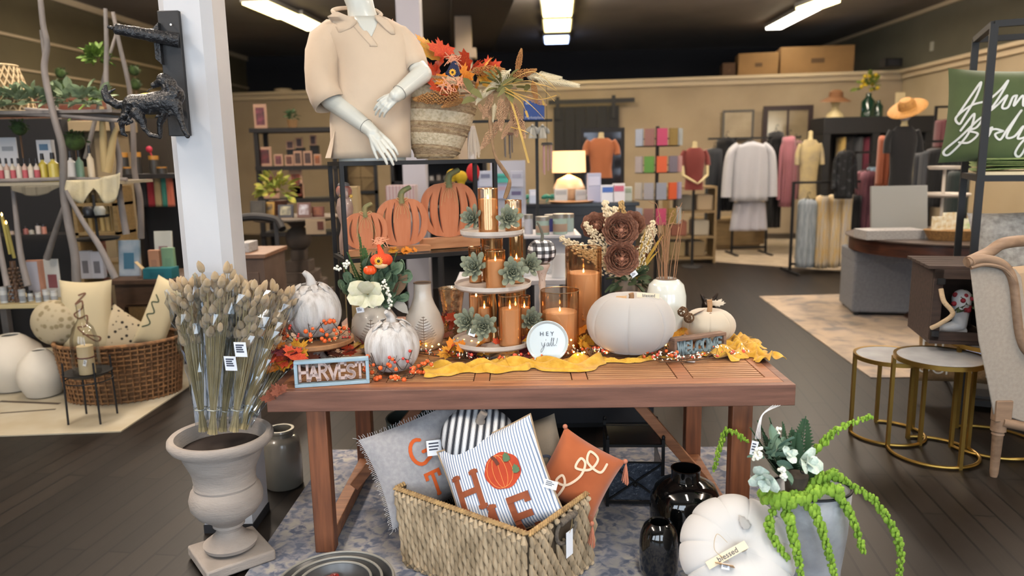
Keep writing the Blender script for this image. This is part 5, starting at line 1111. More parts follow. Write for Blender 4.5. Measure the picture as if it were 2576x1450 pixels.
def flare(p,z):return p+(p-cen)*(-.06*(1-z/HB))
mb=M()
for i in range(4):
 a,b=cs[i],cs[(i+1)%4]
 vs=[flare(a,0),flare(b,0),flare(b,HB)+Vector((0,0,HB)),flare(a,HB)+Vector((0,0,HB))];ins=[v+(cen-v)*.0+Vector(((cen-v).x*.03,(cen-v).y*.03,0))for v in vs];mb.add(vs+ins,[(0,1,2,3),(7,6,5,4),(3,2,6,7)])
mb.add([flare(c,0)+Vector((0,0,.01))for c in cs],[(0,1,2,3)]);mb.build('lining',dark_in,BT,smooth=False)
mb=M();rr=random.Random(11)
for i in range(4):
 a,b=cs[i],cs[(i+1)%4];L=(b-a).length;n=int(L/.021);nrm=((a+b)/2-cen).normalized()
 for j in range(n):
  rows_=5;ph=.5 if j%2 else 0
  for k in range(-1,rows_+1):
   z0_,z1_=(k+ph)*HB/rows_,(k+ph+1.25)*HB/rows_;z0_=max(0,z0_);z1_=min(HB-.005,z1_)
   if z1_-z0_<.015:continue
   if i==3 and HB*.60<(z0_+z1_)/2<HB*.93 and.34<j/n<.68:continue
   def pos(z,dx):p=a+(b-a)*((j+.5+dx)/n);p=flare(p,z);return p+nrm*.006+Vector((0,0,z))
   dxs=rr.uniform(.22,.4);mb.tube([pos(z0_,-dxs),pos((z0_+z1_)/2+.003,rr.uniform(-.1,.1))+nrm*.005,pos(z1_,dxs)],[.0045,.0125,.0055],7)
mb.build('weave',hy,BT)
mb=M()
for i in range(4):
 a,b=flare(cs[i],HB),flare(cs[(i+1)%4],HB);n=int((b-a).length/.013)
 for j in range(n):
  p,q=a+(b-a)*(j/n),a+(b-a)*((j+1.4)/n);up=Vector((0,0,HB));nrm=((a+b)/2-cen).normalized()*.009;mb.tube([p+up-nrm,p+up+Vector((0,0,.009)),q+up+nrm],[.005,.0065,.005],6)
mb.build('braided_rim',hy2,BT)
hc=cs[0]+bv*LV*.5;nrm=-bu;mb=M();hcz=HB*.77
ring_=[flare(hc,HB*.8)+bv*(.065*cos(a*pi/14))+Vector((0,0,hcz+.05*sin(a*pi/14)))+nrm*.01 for a in range(29)]
mb.tube(ring_,.008,8);mb.tube([flare(hc,HB)+bv*-.05+Vector((0,0,HB-.03))+nrm*.012,flare(hc,HB)+Vector((0,0,HB-.02))+nrm*.02,flare(hc,HB)+bv*.05+Vector((0,0,HB-.03))+nrm*.012],.014,10);mb.build('handle',mat('dark_wrapped_handle','#4c453e',.8,col2='#6e6458',scale=90),BT)
p=flare(hc,HB*.5)+Vector((0,0,HB*.62))+nrm*.03
mb=M();mb.at(tuple(p),(0,0,atan2(bv.y,bv.x))).box(-.022,.022,-.0008,.0008,-.055,.045);mb.build('hang_tag',tagm,BT,smooth=False)
M().tube(spline([p+Vector((0,0,.035)),p+Vector((0,0,.07))+nrm*.01,p+Vector((.01,0,.10))],4),.0009,4).build('tag_string',jute,BT)
def pillow(name,label,c,rot,w,h,th,m,m2=None,n=18,parent=None,sag=0):
 t=thing(name,label,'pillow',c,rot);
 def yf(x,z):
  a,b=min(1,abs(2*x/w)),min(1,abs(2*z/h));return th/2*max(0,(1-a**3.2))**.55*max(0,(1-b**3.2))**.55
 def pt(u,v,s):
  k1,k2=2*u-1,2*v-1;pin=1-.07*(1-abs(k1)**2)*abs(k2)**3;pin2=1-.07*(1-abs(k2)**2)*abs(k1)**3;x,z=k1*w/2,k2*h/2
  return(x*pin2,-s*yf(x,z),z*pin)
 mb=M();mb.grid(lambda u,v:pt(u,v,1),n,n);mb.grid(lambda u,v:pt(1-u,v,-1),n,n);b=mb.build('cover',m,t,smooth=True,ang=180)
 t['_']=0;del t['_'];return t,yf
def stripes(name,c1,c2,f,axis='X',duty=.5,dark=None):
 m=bpy.data.materials.new(name);m.use_nodes=True;t=NT(m);b=t.n['Principled BSDF'];b.inputs['Roughness'].default_value=.9;tc=t.add('ShaderNodeTexCoord');sx=t.add('ShaderNodeSeparateXYZ');t.link(tc.outputs['Object'],sx.inputs[0])
 mu=t.add('ShaderNodeMath',operation='MULTIPLY');mu.inputs[1].default_value=f;t.link(sx.outputs[axis],mu.inputs[0]);fr=t.add('ShaderNodeMath',operation='FRACT');t.link(mu.outputs[0],fr.inputs[0])
 r=t.add('ShaderNodeValToRGB');r.color_ramp.interpolation='CONSTANT';e=r.color_ramp.elements;e[0].color=(*lin(c1),1);e[1].position=duty;e[1].color=(*lin(c2),1)
 if dark:e[1].position=.38;x=e.new(.43);x.color=(*lin(c1),1);x=e.new(.47);x.color=(*lin(c2),1);x=e.new(.85);x.color=(*lin(c1),1);x=e.new(.90);x.color=(*lin(c2),1);x=e.new(.95);x.color=(*lin(c1),1)
 t.link(fr.outputs[0],r.inputs[0]);t.link(r.outputs[0],b.inputs['Base Color']);return m
HY=2.62;hcx=P(1256,1217,HY);tilt=radians(-24);roll=radians(-27)
PE=(Euler((tilt,0,radians(-20))).to_matrix()@Euler((0,roll,0)).to_matrix()).to_euler()
pw=wd(282,HY,.35)
HT,yf=pillow('striped_home_pillow','blue ticking stripe pillow with appliqued pumpkin and letters spelling HOME',hcx,PE,pw*.96,pw*.94,.13,stripes('blue_ticking','#d3d5da','#6c7f9c',92,'X',.62))
rust=mat('rust_suede','#8c4a2a',.8,col2='#7f4025',scale=30)
def on_pillow(name,build,m,yf,t,off=.001,sol=.003):
 """drape a flat drawing (XZ) over the pillow front"""
 mb=M();build(mb);me=mb
 bm=bmesh.new();vs=[bm.verts.new(v)for v in mb.v]
 for f in mb.f:
  try:bm.faces.new([vs[i]for i in f])
  except ValueError:pass
 bmesh.ops.subdivide_edges(bm,edges=[e for e in bm.edges if e.calc_length()>.03],cuts=2,use_grid_fill=True)
 for v in bm.verts:v.co.y=-yf(v.co.x,v.co.z)-off+v.co.y
 me_=bpy.data.meshes.new(name);bm.to_mesh(me_);bm.free();me_.materials.append(m);o=bpy.data.objects.new(name,me_);COL.objects.link(o);o.parent=t;return o
def lt(ch,x,z,h,w,sf=.14):return lambda mb:letter(mb,ch,x,z,h,w,-.003,.002,sf)
q=pw*.92
on_pillow('letter_h',lt('H',-.36*q,-.16*q,.33*q,.055*q),rust,yf,HT);on_pillow('letter_m',lt('M',-.34*q,-.53*q,.33*q,.05*q),rust,yf,HT,.002);on_pillow('letter_e',lt('E',.10*q,-.53*q,.33*q,.06*q,0),rust,yf,HT)
def pk_(mb):
 pts=[];
 for i in range(48):a=2*pi*i/48;r0=1+.05*abs(sin(3.5*a));pts.append((.125*q+.175*q*r0*cos(a),.08*q+.165*q*r0*sin(a)))
 c=(.125*q,-.001,.08*q);mb.add([c]+[(x,-.001,z)for x,z in pts]+[(c[0]+(x-c[0])*.5,-.001,c[2]+(z-c[2])*.5)for x,z in pts],[(0,49+i,49+(i+1)%48)for i in range(48)]+[(49+i,1+i,1+(i+1)%48,49+(i+1)%48)for i in range(48)])
on_pillow('pumpkin_applique',pk_,mat('pumpkin_applique','#b5401c',.75,col2='#a33618',scale=12),yf,HT,.002)
def ribs_(mb):
 for k_ in(-.8,-.42,0,.42,.8):stroke(mb,[(.10*q+.16*q*k_*sin(pi*v/8),.08*q+.155*q*cos(pi*v/8))for v in range(9)],.0018,-.001,0)
on_pillow('applique_stitching',ribs_,mat('orange_stitch','#d98a4a',.7),yf,HT,.004)
on_pillow('stem_applique',lambda mb:mb.prism([(.09*q,.14*q),(.12*q,.15*q),(.105*q,.20*q),(.075*q,.245*q),(.05*q,.235*q),(.075*q,.19*q)],-.001,.001),mat('brown_applique','#5c2f22',.8),yf,HT,.0055)
def lf2(cx,cz,s_):return lambda mb:mb.prism([(cx+x*s_*1.25,cz+y*s_)for x,y in leaf_outline('oak')][::-1],-.001,.001)
on_pillow('leaf_applique',lf2(.20*q,.15*q,.085*q),mat('sage_applique','#4f6b4c',.8),yf,HT,.006);on_pillow('leaf_applique',lf2(.255*q,.02*q,.08*q),mat('sage_applique','#4f6b4c'),yf,HT,.006)
mb=M();ed=[]
for i in range(64):
 a=i/16;s_=int(a);f_=a-s_;k1,k2=((-1+2*f_,-1),(1,-1+2*f_),(1-2*f_,1),(-1,1-2*f_))[s_]
 ed.append((k1*pw*.48*(1-.07*(1-k2**2)),0,k2*pw*.47*(1-.07*(1-k1**2))))
mb.tube(ed+[ed[0]],.004,8);mb.build('jute_piping',mat('tan_piping','#98836a',.9),HT)
price_tag(HT,(q*.50,-.03,-.19*q),.05,.03,(.2,.6,.3))
sc2=P(1196,1106,2.84)
t=thing('striped_pumpkin_pillow','round black and white ticking stripe pumpkin cushion behind the HOME pillow','pillow',sc2-Vector((0,0,.08)),(radians(20),radians(8),0));R_=wd(94,2.84,.4)
pumpkin_mb(R_,R_*1.45,7,.06,n=84).build('cushion',stripes('black_ticking','#c9ccd0','#2b2e36',36,'X',.5,dark=True),t)
M().tube(spline([(0,.0,R_*1.2),(0,0,R_*1.4),(.01,0,R_*1.58)],4),[.02]*3+[.016]*6,10).build('stem',mat('taupe_stem','#7d746c',.8),t);price_tag(t,(R_*.72,-.05,R_*1.3),.045,.028,(-.4,.5,.3))
lp=P(1100,1150,2.86);t,yf2=pillow('fringed_linen_pillow','grey linen pillow with frayed edge and partly hidden orange letters',lp,(radians(-18),radians(-14),radians(26)),.54,.38,.09,mat('grey_linen','#8f8d90',.95,col2='#9c9a9b',scale=60,bump=.2,bscale=300))
orange_f=mat('orange_flock','#c4551c',.8)
on_pillow('letter_g',lambda mb:stroke(mb,[(x-.07,z+.055)for x,z in arc(0,0,.035,.05,60,300,12)]+[(-.035,.02),(-.035,.05),(-.055,.05)],.014,-.002,.001),orange_f,yf2,t)
on_pillow('letter_t',lambda mb:letter(mb,'T',-.08,-.13,.09,.013,-.002,.001,.1),orange_f,yf2,t)
mb=M();rr=random.Random(2)
for i in range(220):
 a=i/55;s_=int(a);f_=a-s_;k1,k2=((-1+2*f_,-1),(1,-1+2*f_),(1-2*f_,1),(-1,1-2*f_))[s_];p=Vector((k1*.27*(1-.06*(1-k2**2)),0,k2*.19*(1-.06*(1-k1**2))));o_=Vector((k1 if abs(k1)==1 else 0,0,k2 if abs(k2)==1 else 0));mb.tube([p-o_*.004,p+o_*.008+Vector((rr.uniform(-.003,.003),rr.uniform(-.004,.004),0)),p+o_*.013+Vector((rr.uniform(-.006,.006),rr.uniform(-.005,.005),rr.uniform(-.004,.004)))],.0012,4)
mb.build('fringe',mat('linen_thread','#a5a3a4',.9),t);price_tag(t,(-.015,-.075,.05),.06,.06,(-.1,.3,0))
op=P(1352,1150,2.80);t,yf3=pillow('olive_pillow','olive linen pillow with black script peeking out behind the HOME pillow',op,(radians(-12),radians(-20),radians(-20)),.24,.30,.09,mat('olive_linen','#75695a',.95,bump=.2,bscale=300));on_pillow('black_script',lambda mb:stroke(mb,[(v.x,v.y)for v in spline([(0,-.03,0),(.04,.0,0),(.07,-.01,0),(.05,-.05,0),(.09,-.07,0)],5)],.010,-.001,.001),tagp,yf3,t)
rp=P(1455,1195,2.70);t,yf4=pillow('rust_velvet_pillow','rust velvet pillow with cream script loops and pink tassels',rp,(radians(-20),radians(30),radians(-8)),.27,.27,.10,mat('rust_velvet','#a5562c',.9,col2='#94481f',scale=6,sheen=.5))
on_pillow('cream_script',lambda mb:stroke(mb,[(v.x,v.y)for v in spline([(-.04,-.13,0),(-.035,-.06,0),(-.06,-.03,0),(-.07,-.06,0),(-.03,-.055,0),(.0,.0,0),(-.005,.05,0),(-.03,.06,0),(-.03,.02,0),(.02,.04,0),(.03,.09,0),(-.01,.10,0),(.0,.06,0),(.06,.05,0),(.07,.09,0)],6)],.009,-.002,.001),mat('cream_cord','#d8bfa6',.8),yf4,t)
for cx_,cz_ in((.135,.135),(-.135,.135),(.135,-.135)):
 mb=M();mb.ball((cx_,0,cz_),.010,10,8);rr=random.Random(1)
 for i in range(26):a=rr.uniform(0,6.28);q_=Vector((cx_+.006,0,cz_-.004));dn=Vector((.42,0,-.9));mb.tube([q_,q_+dn*.03+Vector((cos(a)*.008,sin(a)*.008,0)),q_+dn*.075+Vector((cos(a)*.014,sin(a)*.014,rr.uniform(-.006,.006)))],.0014,4)
 mb.build('tassel',mat('dusty_pink_thread','#b07058',.9),t)
q=P(1062,1062,3.30);t=thing('green_tub','dark green round metal tub standing on the rug behind the basket','tub',(q.x-.02,3.35,FZ));M().lathe([(0,0),(.12,0),(.155,q.z-.02),(.158,q.z),(.150,q.z),(.115,.01),(0,.01)],48,close=False).build('tub',mat('green_enamel','#3f4a46',.45),t)
q=Vector((.555,3.30,FZ));t=thing('metal_lantern','black metal lantern with hammered glass and crossed bars beneath the table','lantern',q,radians(-4));h=.295;w=.125
gm=mat('hammered_glass','#4a5260',.15,col2='#39404c',scale=30,bump=.8,bscale=60)
mb=M()
for x in(-w,w):
 for y in(-w,w):mb.box(x-.007,x+.007,y-.007,y+.007,0,h+.03)
for z in(.02,h):
 for y in(-w,w):mb.box(-w,w,y-.006,y+.006,z-.006,z+.006)
 for x in(-w,w):mb.box(x-.006,x+.006,-w,w,z-.006,z+.006)
mb.build('frame',blk,t,smooth=False)
mb=M();
for s_ in(1,-1):mb.bar((-w*s_,-w-.004,.03),(w*s_,-w-.004,h*.72),.008,.008,up=(0,1,0))
mb.box(-w,w,-w-.008,-w,h*.72,h*.74);mb.ball((0,-w-.006,h*.37),.011,10,8);mb.build('cross_bars',blk,t,smooth=False)
M().box(-w+.008,w-.008,-w+.004,-w+.007,.03,h*.72).build('pane',gm,t,smooth=False);M().box(w-.007,w-.004,-w+.008,w-.008,.03,h*.72).build('pane',gm,t,smooth=False)
mb=M();mb.box(-w,w,-w,w,h,h+.004);mb.build('top_plate',mat('smoked_top','#2b2d31',.25),t,smooth=False)
for x,y in((-w,-w),(w,-w),(w,w),(-w,w)):M().ball((x,y,h+.038),(.008,.008,.012),10,8).build('finial',blk,t)
M().lathe([(0,.006),(w*.9,.006),(w*.9,.012),(0,.012)],4).build('base_plate',blk,t,smooth=False)
bg=mat('black_gloss_glass','#060708',.04,coat=1.)
q=Vector((.70,2.86,FZ));s=wd(1,2.86,.25);zt_=P(1718,1178,2.86).z-FZ
t=thing('black_glass_vase','large glossy black glass vase with a short straight neck','vase',q)
M().lathe([(.05,0),(78*s,.01),(86*s,.05),(88*s,zt_*.45),(86*s,zt_*.62),(74*s,zt_*.76),(50*s,zt_*.83),(37*s,zt_*.86),(35*s,zt_*.9),(36*s,zt_*.985),(37*s,zt_),(33*s,zt_),(31*s,zt_*.9),(70*s,zt_*.6),(70*s,.03),(0,.03)],72,close=False).build('body',bg,t)
q=Vector((.545,2.62,FZ));s=wd(1,2.62,.2);zt_=P(1655,1312,2.62).z-FZ
t=thing('black_glass_bottle','smaller rounded glossy black glass vase in front of the large black one','vase',q)
M().lathe([(.05,0),(44*s,.005),(49*s,.03),(49*s,zt_*.62),(46*s,zt_*.78),(38*s,zt_*.92),(28*s,zt_*.99),(26*s,zt_),(22*s,zt_*.98),(40*s,zt_*.6),(40*s,.03),(0,.03)],64,close=False).build('body',bg,t)
q=P(1862,1430,2.36);R_=wd(146,2.36,.2)
t=thing('floor_pumpkin','large white velvet pumpkin tipped to show its stem, at the planter foot','pumpkin',(q.x,q.y+.045,R_+.012),(radians(52),radians(-6),0))
mb=M();pumpkin_mb(R_,R_*1.25,11,.06,n=198,ex=.3,mb=mb.at((0,0,-R_*.62)),dimple=.14);mb.build('body',mat('bright_white_velvet','#c2c0be',.9,sheen=.3),t)
M().at((0,0,R_*.42)).lathe([(0,0),(.013,0),(.0135,.04),(.012,.042),(0,.042)],14).build('stem',mat('cut_branch','#8b7f72',.8,col2='#b7a894',scale=60),t)
mb=M();mb.at((-.075,-.05,R_*.60),(0,-.35,-.35)).box(-.03,.03,-.001,.001,-.018,.018);mb.build('kraft_tag',kraft,t,smooth=False)
mb=M();mb.T=TR((-.062,-.02,R_*.625),(-.2,-.22,.35));mb.box(-.075,.075,-.0135,.0135,0,.0012);mb.build('ribbon',mat('cream_ribbon','#d9cbb0'),t,smooth=False);text('blessed',.026,tagp,t,(-.06,-.02,R_*.625+.0028),(-.2,-.22,.35))
price_tag(t,(-.075,-.055,R_*.63),.026,.02,(radians(-90),0,-.3))
mb=M();mb.tube(spline([(-.06,-.04,R_*.6),(-.10,.0,R_*.66),(-.08,.05,R_*.64),(-.05,.02,R_*.6)],6),.0009,4);mb.build('jute_loop',jute,t)
mb=M();mb.T=Matrix.Translation((.0,.03,R_*.52));leaf_mb(mb,.05,TR((.03,.06,R_*.58),(.1,.1,.4)),'oak',.2,.1);mb.build('felt_leaf',felt,t,solid=.002)
tag(M().at((0,0,0)).box(-.055,.055,-.0008,.0008,0,.045).build('cardboard_sign',mat('white_card','#c9cbcf',.7),None,smooth=False,loc=(1.0,2.58,.29)),'white folded card sticking up between the table leg and white pumpkin','card');COL.objects[-1].rotation_euler=(radians(-8),0,radians(-8))
PQ=Vector((1.045,2.47,FZ));zr=P(2000,1228,2.47).z-FZ;Rp=wd(104,2.47,.45)
t=thing('galvanized_planter','pale galvanized flat-backed metal planter with a thin black handle','planter',PQ);gal=mat('whitewashed_galvanized','#8f9093',.5,.25,col2='#aeb0b3',scale=9,contrast=(.3,.7),bump=.15,bscale=60)
def oval(z,rx,ry,n=48,cx=0):return[(cx+rx*cos(2*pi*i/n),ry*sin(2*pi*i/n),z)for i in range(n)]
mb=M();mb.loft([oval(0,.085,.06,cx=.04),oval(.1,.092,.065,cx=.035),oval(zr*.6,Rp*.9,Rp*.6,cx=.01),oval(zr,Rp,Rp*.72)],cap=True);mb.f.pop();mb.mi.pop();mb.build('bucket',gal,t,solid=.004)
mb=M();mb.tube([Vector(p)for p in oval(zr,Rp,Rp*.72)]+[Vector(oval(zr,Rp,Rp*.72)[0])],.005,8);mb.build('rim',blk,t)
M().tube(spline([(-Rp*.72,-.05,zr-.0),(-Rp*.66,-.08,zr+.07),(-Rp*.8,-.03,zr+.12),(-Rp*1.0,.05,zr+.13)],7),.005,8).build('handle',blk,t)
FPL=thing('planter_arrangement','green trailing amaranthus, ferns and pale succulent blooms in the galvanized planter','floral arrangement',PQ+Vector((0,0,zr-.02)));L0=Vector(FPL.location)
def gp_(px,py,Y):return P(px,py,Y)-L0
amar=mat('lime_amaranthus','#86a838',.85,col2='#668a26',scale=25,rnd=.06)
def amaran(pts,n=40,r0=.010,parent=FPL):
 sp=spline(pts,8);mb=M();rr=random.Random(int(pts[0][0]*1e4)&255);m_=len(sp)
 mb.tube(sp,.0018,5)
 for i in range(n*3):
  k=i/(n*3);p=sp[min(m_-1,int(k*m_))];a=i*2.4;w=r0*(.75+.5*sin(pi*k)**.5)*(1.35 if k<.35 and(i//9)%2 else 1)
  mb.ball(tuple(p+Vector((cos(a)*w*.7,sin(a)*w*.7,rr.uniform(-.006,.006)))),(w*.55*rr.uniform(.6,1.3),w*.45,w*.7*rr.uniform(.7,1.35)),5,4)
 mb.build('amaranthus_strand',amar,parent)
Y=2.40
for path,n,r0 in((((2060,1210,Y),(2100,1200,Y),(2180,1245,Y-.02),(2235,1310,Y-.03),(2265,1380,Y-.03),(2262,1450,Y-.03)),44,.012),(((2060,1220,Y),(2110,1250,Y-.03),(2145,1310,Y-.04),(2172,1388,Y-.04)),34,.012),(((2010,1250,Y-.05),(2050,1290,Y-.09),(2075,1360,Y-.1),(2100,1450,Y-.1)),38,.012),(((1960,1255,Y-.04),(1935,1320,Y-.09),(1955,1370,Y-.1),(1982,1405,Y-.1)),30,.011),(((1975,1250,Y-.05),(1985,1310,Y-.1),(2000,1370,Y-.12),(2015,1450,Y-.12)),36,.012),(((2020,1160,Y+.1),(2060,1125,Y+.1),(2110,1080,Y+.1),(2190,1048,Y+.1)),28,.011),(((2040,1225,Y-.02),(2070,1200,Y-.05),(2105,1188,Y-.05)),16,.013),(((1880,1110,Y+.3),(1830,1085,Y+.35),(1810,1130,Y+.35),(1797,1182,Y+.35)),26,.009),(((1920,1240,Y-.02),(1960,1248,Y-.08),(2010,1255,Y-.08),(2060,1240,Y-.06)),30,.019),(((1930,1255,Y-.05),(1960,1262,Y-.09),(1990,1270,Y-.09)),20,.019),(((2030,1235,Y-.04),(2070,1230,Y-.06),(2110,1230,Y-.06)),18,.018)):
 amaran([gp_(*p)for p in path],n,r0)
for px,py,dy in((1905,1090,.05),(1930,1080,.08),(1960,1085,.1),(1985,1095,.1),(1920,1120,.0),(1950,1110,.05),(1900,1130,.05),(2000,1100,.08),(2030,1072,.1),(1975,1130,.02),(1890,1105,.08)):
 p=gp_(px,py,Y+dy+.03);b=Vector((-.04,.02,0));put('fern_frond','fern2',fern_fn,mat('dark_fern','#2c4a30',.7),FPL,b,look(p-b),(p-b).length*1.15)
psu=mat('pale_sage_bloom','#a9bcae',.7,col2='#c5cfc4',scale=8)
def bloom(px,py,dy,sz,d,n=9,name='succulent_bloom'):
 o=bpy.data.objects.new(name,proto('bloom_heart','blh',lambda:M().ball((0,0,.1),(.1,.1,.2),8,6),psu));COL.objects.link(o);o.parent=FPL;o.location=gp_(px,py,Y+dy);o.rotation_euler=look(d);o.scale=(sz,)*3
 for i in range(n):
  k=i/n;e=(Euler((0,0,i*2.4)).to_matrix()@Euler((radians(-15-50*k),0,0)).to_matrix()).to_euler();put('bloom_petal','petal2',petal_fn,psu,o,(0,0,0),e,.75+.45*k)
bloom(1925,1195,-.06,.062,(-.5,-1,-.3),9);bloom(2015,1165,-.03,.066,(.7,-1,.5),8);bloom(1985,1145,-.05,.040,(-.1,-1,.8),5)
cluster_b=B;B=L0
def cluster3(px0,py0,px1,py1,n,Y_,seed):
 rr=random.Random(seed);a,b=gp_(px0,py0,Y_),gp_(px1,py1,Y_)
 for i in range(n):put('berry','wb',berry_fn,white_b,FPL,a.lerp(b,i/(n-1))+Vector((rr.uniform(-1,1),rr.uniform(-1,1),rr.uniform(-1,1)))*.010,(0,0,0),.0062)
cluster3(1910,1135,1905,1152,20,Y-.06,5);cluster3(1965,1180,1972,1205,24,Y-.09,6);cluster3(1955,1082,1962,1086,8,Y+.08,7)
mb=M();leafcluster(mb,20,gp_(1940,1160,Y),.06,.06,3,.28);mb.build('sage_leaves',mat('sage_leaf','#5f7a68',.7),FPL)
M().tube([gp_(2022,1180,Y-.08)+Vector((.012*cos(a*.7),0,.012*sin(a*.7)-.0004*a))for a in range(19)],.0012,5).build('curled_wire',blk,FPL)
M().at(tuple(gp_(2003,1215,Y-.02))).lathe([(0,-.03),(.035,-.03),(.04,.03),(.03,.035),(0,.03)],16).build('dark_pot',mat('brown_burlap','#3e352c',.9),FPL)
price_tag(FPL,gp_(1897,1128,Y-.02),.022,.05,(0,.15,-.3));mb=M()
for i in range(4):mb.tube(spline([gp_(1900+4*i,1105,Y),gp_(1908+2*i,1065,Y+.05),gp_(1920+i,1040,Y+.1),gp_(1945+6*i,1020,Y+.15)],4),.0008,4)
mb.build('white_tag_threads',tagm,FPL)
zm=mat('dark_zinc','#4a4b4d',.35,.5,col2='#5a5a5a',scale=8);bc_=Vector((-.655,2.43,FZ))
for i,(R_,lab)in enumerate(((.215,'largest of the three nested dark metal bowls on the rug at the bottom edge'),(.172,'middle bowl of the three nested dark metal bowls'),(.132,'smallest nested dark metal bowl filled with red fruit'))):
 t=thing('metal_bowl',lab,'bowl',bc_+Vector((0,0,.008*i)),0,'nested dark metal bowls');h=.10-.006*i;M().lathe([(0,.0),(R_*.6,0),(R_*.93,h*.5),(R_,h),(R_*.985,h+.005),(R_*.955,h),(R_*.88,h*.5),(R_*.58,.006),(0,.006)],64,close=False).build('bowl',zm,t);M().tube([(R_*.97*cos(2*pi*j/48),R_*.97*sin(2*pi*j/48),h+.003)for j in range(49)],.005,8).build('rim',mat('pale_metal_rim','#8f8c84',.45,.3),t)  # rim tube in a lighter colour than the bowl
apple=mat('red_fruit','#5c1016',.25,col2='#8c2a22',scale=14,coat=.4);rr=random.Random(4)
for i in range(9):
 a=i*2.4;R_=.03+.065*(i/9)**.6;tag(M().lathe([(0,.004),(.012,0),(.022,.012),(.024,.026),(.017,.04),(.006,.043),(0,.038)],16,close=False).build('apple',apple,None,loc=bc_+Vector((R_*cos(a)*1.0,R_*sin(a),.03+(.03 if i<3 else.012)))),'small shiny dark red artificial fruit in the smallest metal bowl','artificial fruit','red fruit in the smallest bowl')
def bx(name,label,cat,x0,y0,x1,y1,Y,d,m,group=None,face=None,fm=None,tilt=0,bev=.002,base=None,yaw=0,fname='front_panel'):
 """upright box whose front fills a picture rectangle at depth Y"""
 a,b=P((x0+x1)/2,y1,Y),P((x0+x1)/2,y0,Y);w=(P(x1,y1,Y)-P(x0,y1,Y)).x;z0=a.z if base is None else base;h=b.z-z0
 t=thing(name,label,cat,(a.x,Y,z0),(radians(tilt),0,yaw),group)if face else None
 mb=M().box(-w/2,w/2,0,d,0,h);o=mb.build('body' if face else name,m,t,smooth=bool(bev),bevel=bev if bev else 0)
 if not face:o.location=(a.x,Y,z0);o.rotation_euler=(radians(tilt),0,yaw);return tag(o,label,cat,group)
 f0,f1,f2,f3=face if isinstance(face,tuple)else(.15,.2,.85,.85)
 M().box(-w/2+w*f0,-w/2+w*f2,-.003,0,h*(1-f3),h*(1-f1)).build(fname,fm or tagp,t,smooth=False);return t
def bottle(name,label,px,pb,pt,w,Y,m,cm,group=None,base=None,neck=.35,lab=None,kind='pump'):
 a=P(px,pb,Y);z0=a.z if base is None else base;h=P(px,pt,Y).z-z0;r=wd(w/2,Y,1.4)
 t=thing(name,label,'bottle' if kind!='jar' else 'jar',(a.x,Y,z0),0,group)
 if kind=='jar':
  M().lathe([(0,0),(r,0),(r,h*.78),(0,h*.78)],20).build('body',m,t);M().lathe([(0,h*.78),(r*1.03,h*.78),(r*1.03,h),(0,h)],20).build('lid',cm,t)
 else:
  M().lathe([(0,0),(r,0),(r,h*.62),(r*neck,h*.72),(r*neck,h*.78),(0,h*.78)],20).build('body',m,t);M().lathe([(0,h*.78),(r*neck*1.3,h*.78),(r*neck*1.1,h),(0,h)],14).build('cap',cm,t)
 if lab:M().lathe([(r*1.01,h*.12),(r*1.02,h*.13),(r*1.02,h*.5),(r*1.01,h*.51)],20,close=False).build('paper_label',lab,t)
 return t
def cloth_mb(w0,w1,h,th,folds=5,amp=.12,seed=0,n=40,slope=.25):
 rg=[];
 for j in range(12):
  k=j/11;w=(w0+(w1-w0)*k)/2;z=h*(1-k);sh=1 if j>0 else.9
  rg.append([(w*sh*cos(2*pi*i/n)*(1+amp*.3*sin(folds*3*2*pi*i/n+seed)),th/2*(1+amp*(2.5*k)*sin(folds*2*pi*i/n*2+seed+k))*sin(2*pi*i/n),z-(slope*w*abs(cos(2*pi*i/n))if j==0 else slope*.4*w*abs(cos(2*pi*i/n))if j==1 else 0))for i in range(n)])
 return M().loft(rg[::-1])
def garment(label,x0,x1,pt,pb,Y,m,sleeves=0,flare=1.0,group=None,cat='garment',name='hanging_garment',th=.16,hanger=True,seed=0,yaw=0,rail=None):
 a,b=P((x0+x1)/2,pb,Y),P((x0+x1)/2,pt,Y);w=(P(x1,pb,Y)-P(x0,pb,Y)).x;h=b.z-a.z;t=thing(name,label,cat,(a.x,Y,a.z),yaw,group)
 cloth_mb(w*(1.0 if not sleeves else.72)/max(flare,1),w*(1 if not sleeves else.78)*min(flare,1),h,th,seed=seed).build('cloth',m,t,ang=180)
 if sleeves:
  for s in(-1,1):M().tube(spline([(s*w*.25,0,h*.93),(s*w*.40,0,h*.80),(s*w*.45,0,h*.5),(s*w*.47,-.01,h*(1-sleeves))],4),lambda k:w*(.085+.02*k),12).build('sleeve',m,t)
 if hanger:M().tube([(-w*.33,0,h*.9),(0,0,h*1.03),(w*.33,0,h*.9)],.008,6).tube(spline([(0,0,h*1.02),(0,0,h*1.02+.05),(.03,0,h*1.02+.07),(.03,0,h*1.02+.035)],3),.004,5).build('hanger',blk,t)
 return t
def cm_(h,**k):return mat('cloth_'+h.strip('#'),h,.9,sheen=.15,**k)
A0=Vector((2.775,4.40,0));hR=2.30;t=thing('display_rack','tall black metal display rack at the right edge holding the green pillow','display rack',A0,radians(-24));wR,dR=1.15,.66
for x in(0,wR):
 for y in(0,dR):M().box(x-.02,x+.02,y-.02,y+.02,0,hR).build('post',blk,t,smooth=False)
for z in(.06,.62,1.43,hR):
 mb=M();
 for y in(0,dR):mb.box(0,wR,y-.018,y+.018,z-.018,z+.018)
 for x in(0,wR):mb.box(x-.018,x+.018,0,dR,z-.018,z+.018)
 mb.build('rail',blk,t,smooth=False)
shw=mat('cream_shelf','#c9bb9a',.6)
for z in(.08,1.448):M().box(.02,wR-.02,.02,dR-.02,z,z+.018).build('shelf_board',shw if z>1 else mat('dark_board','#1f1f21',.6),t,smooth=False)
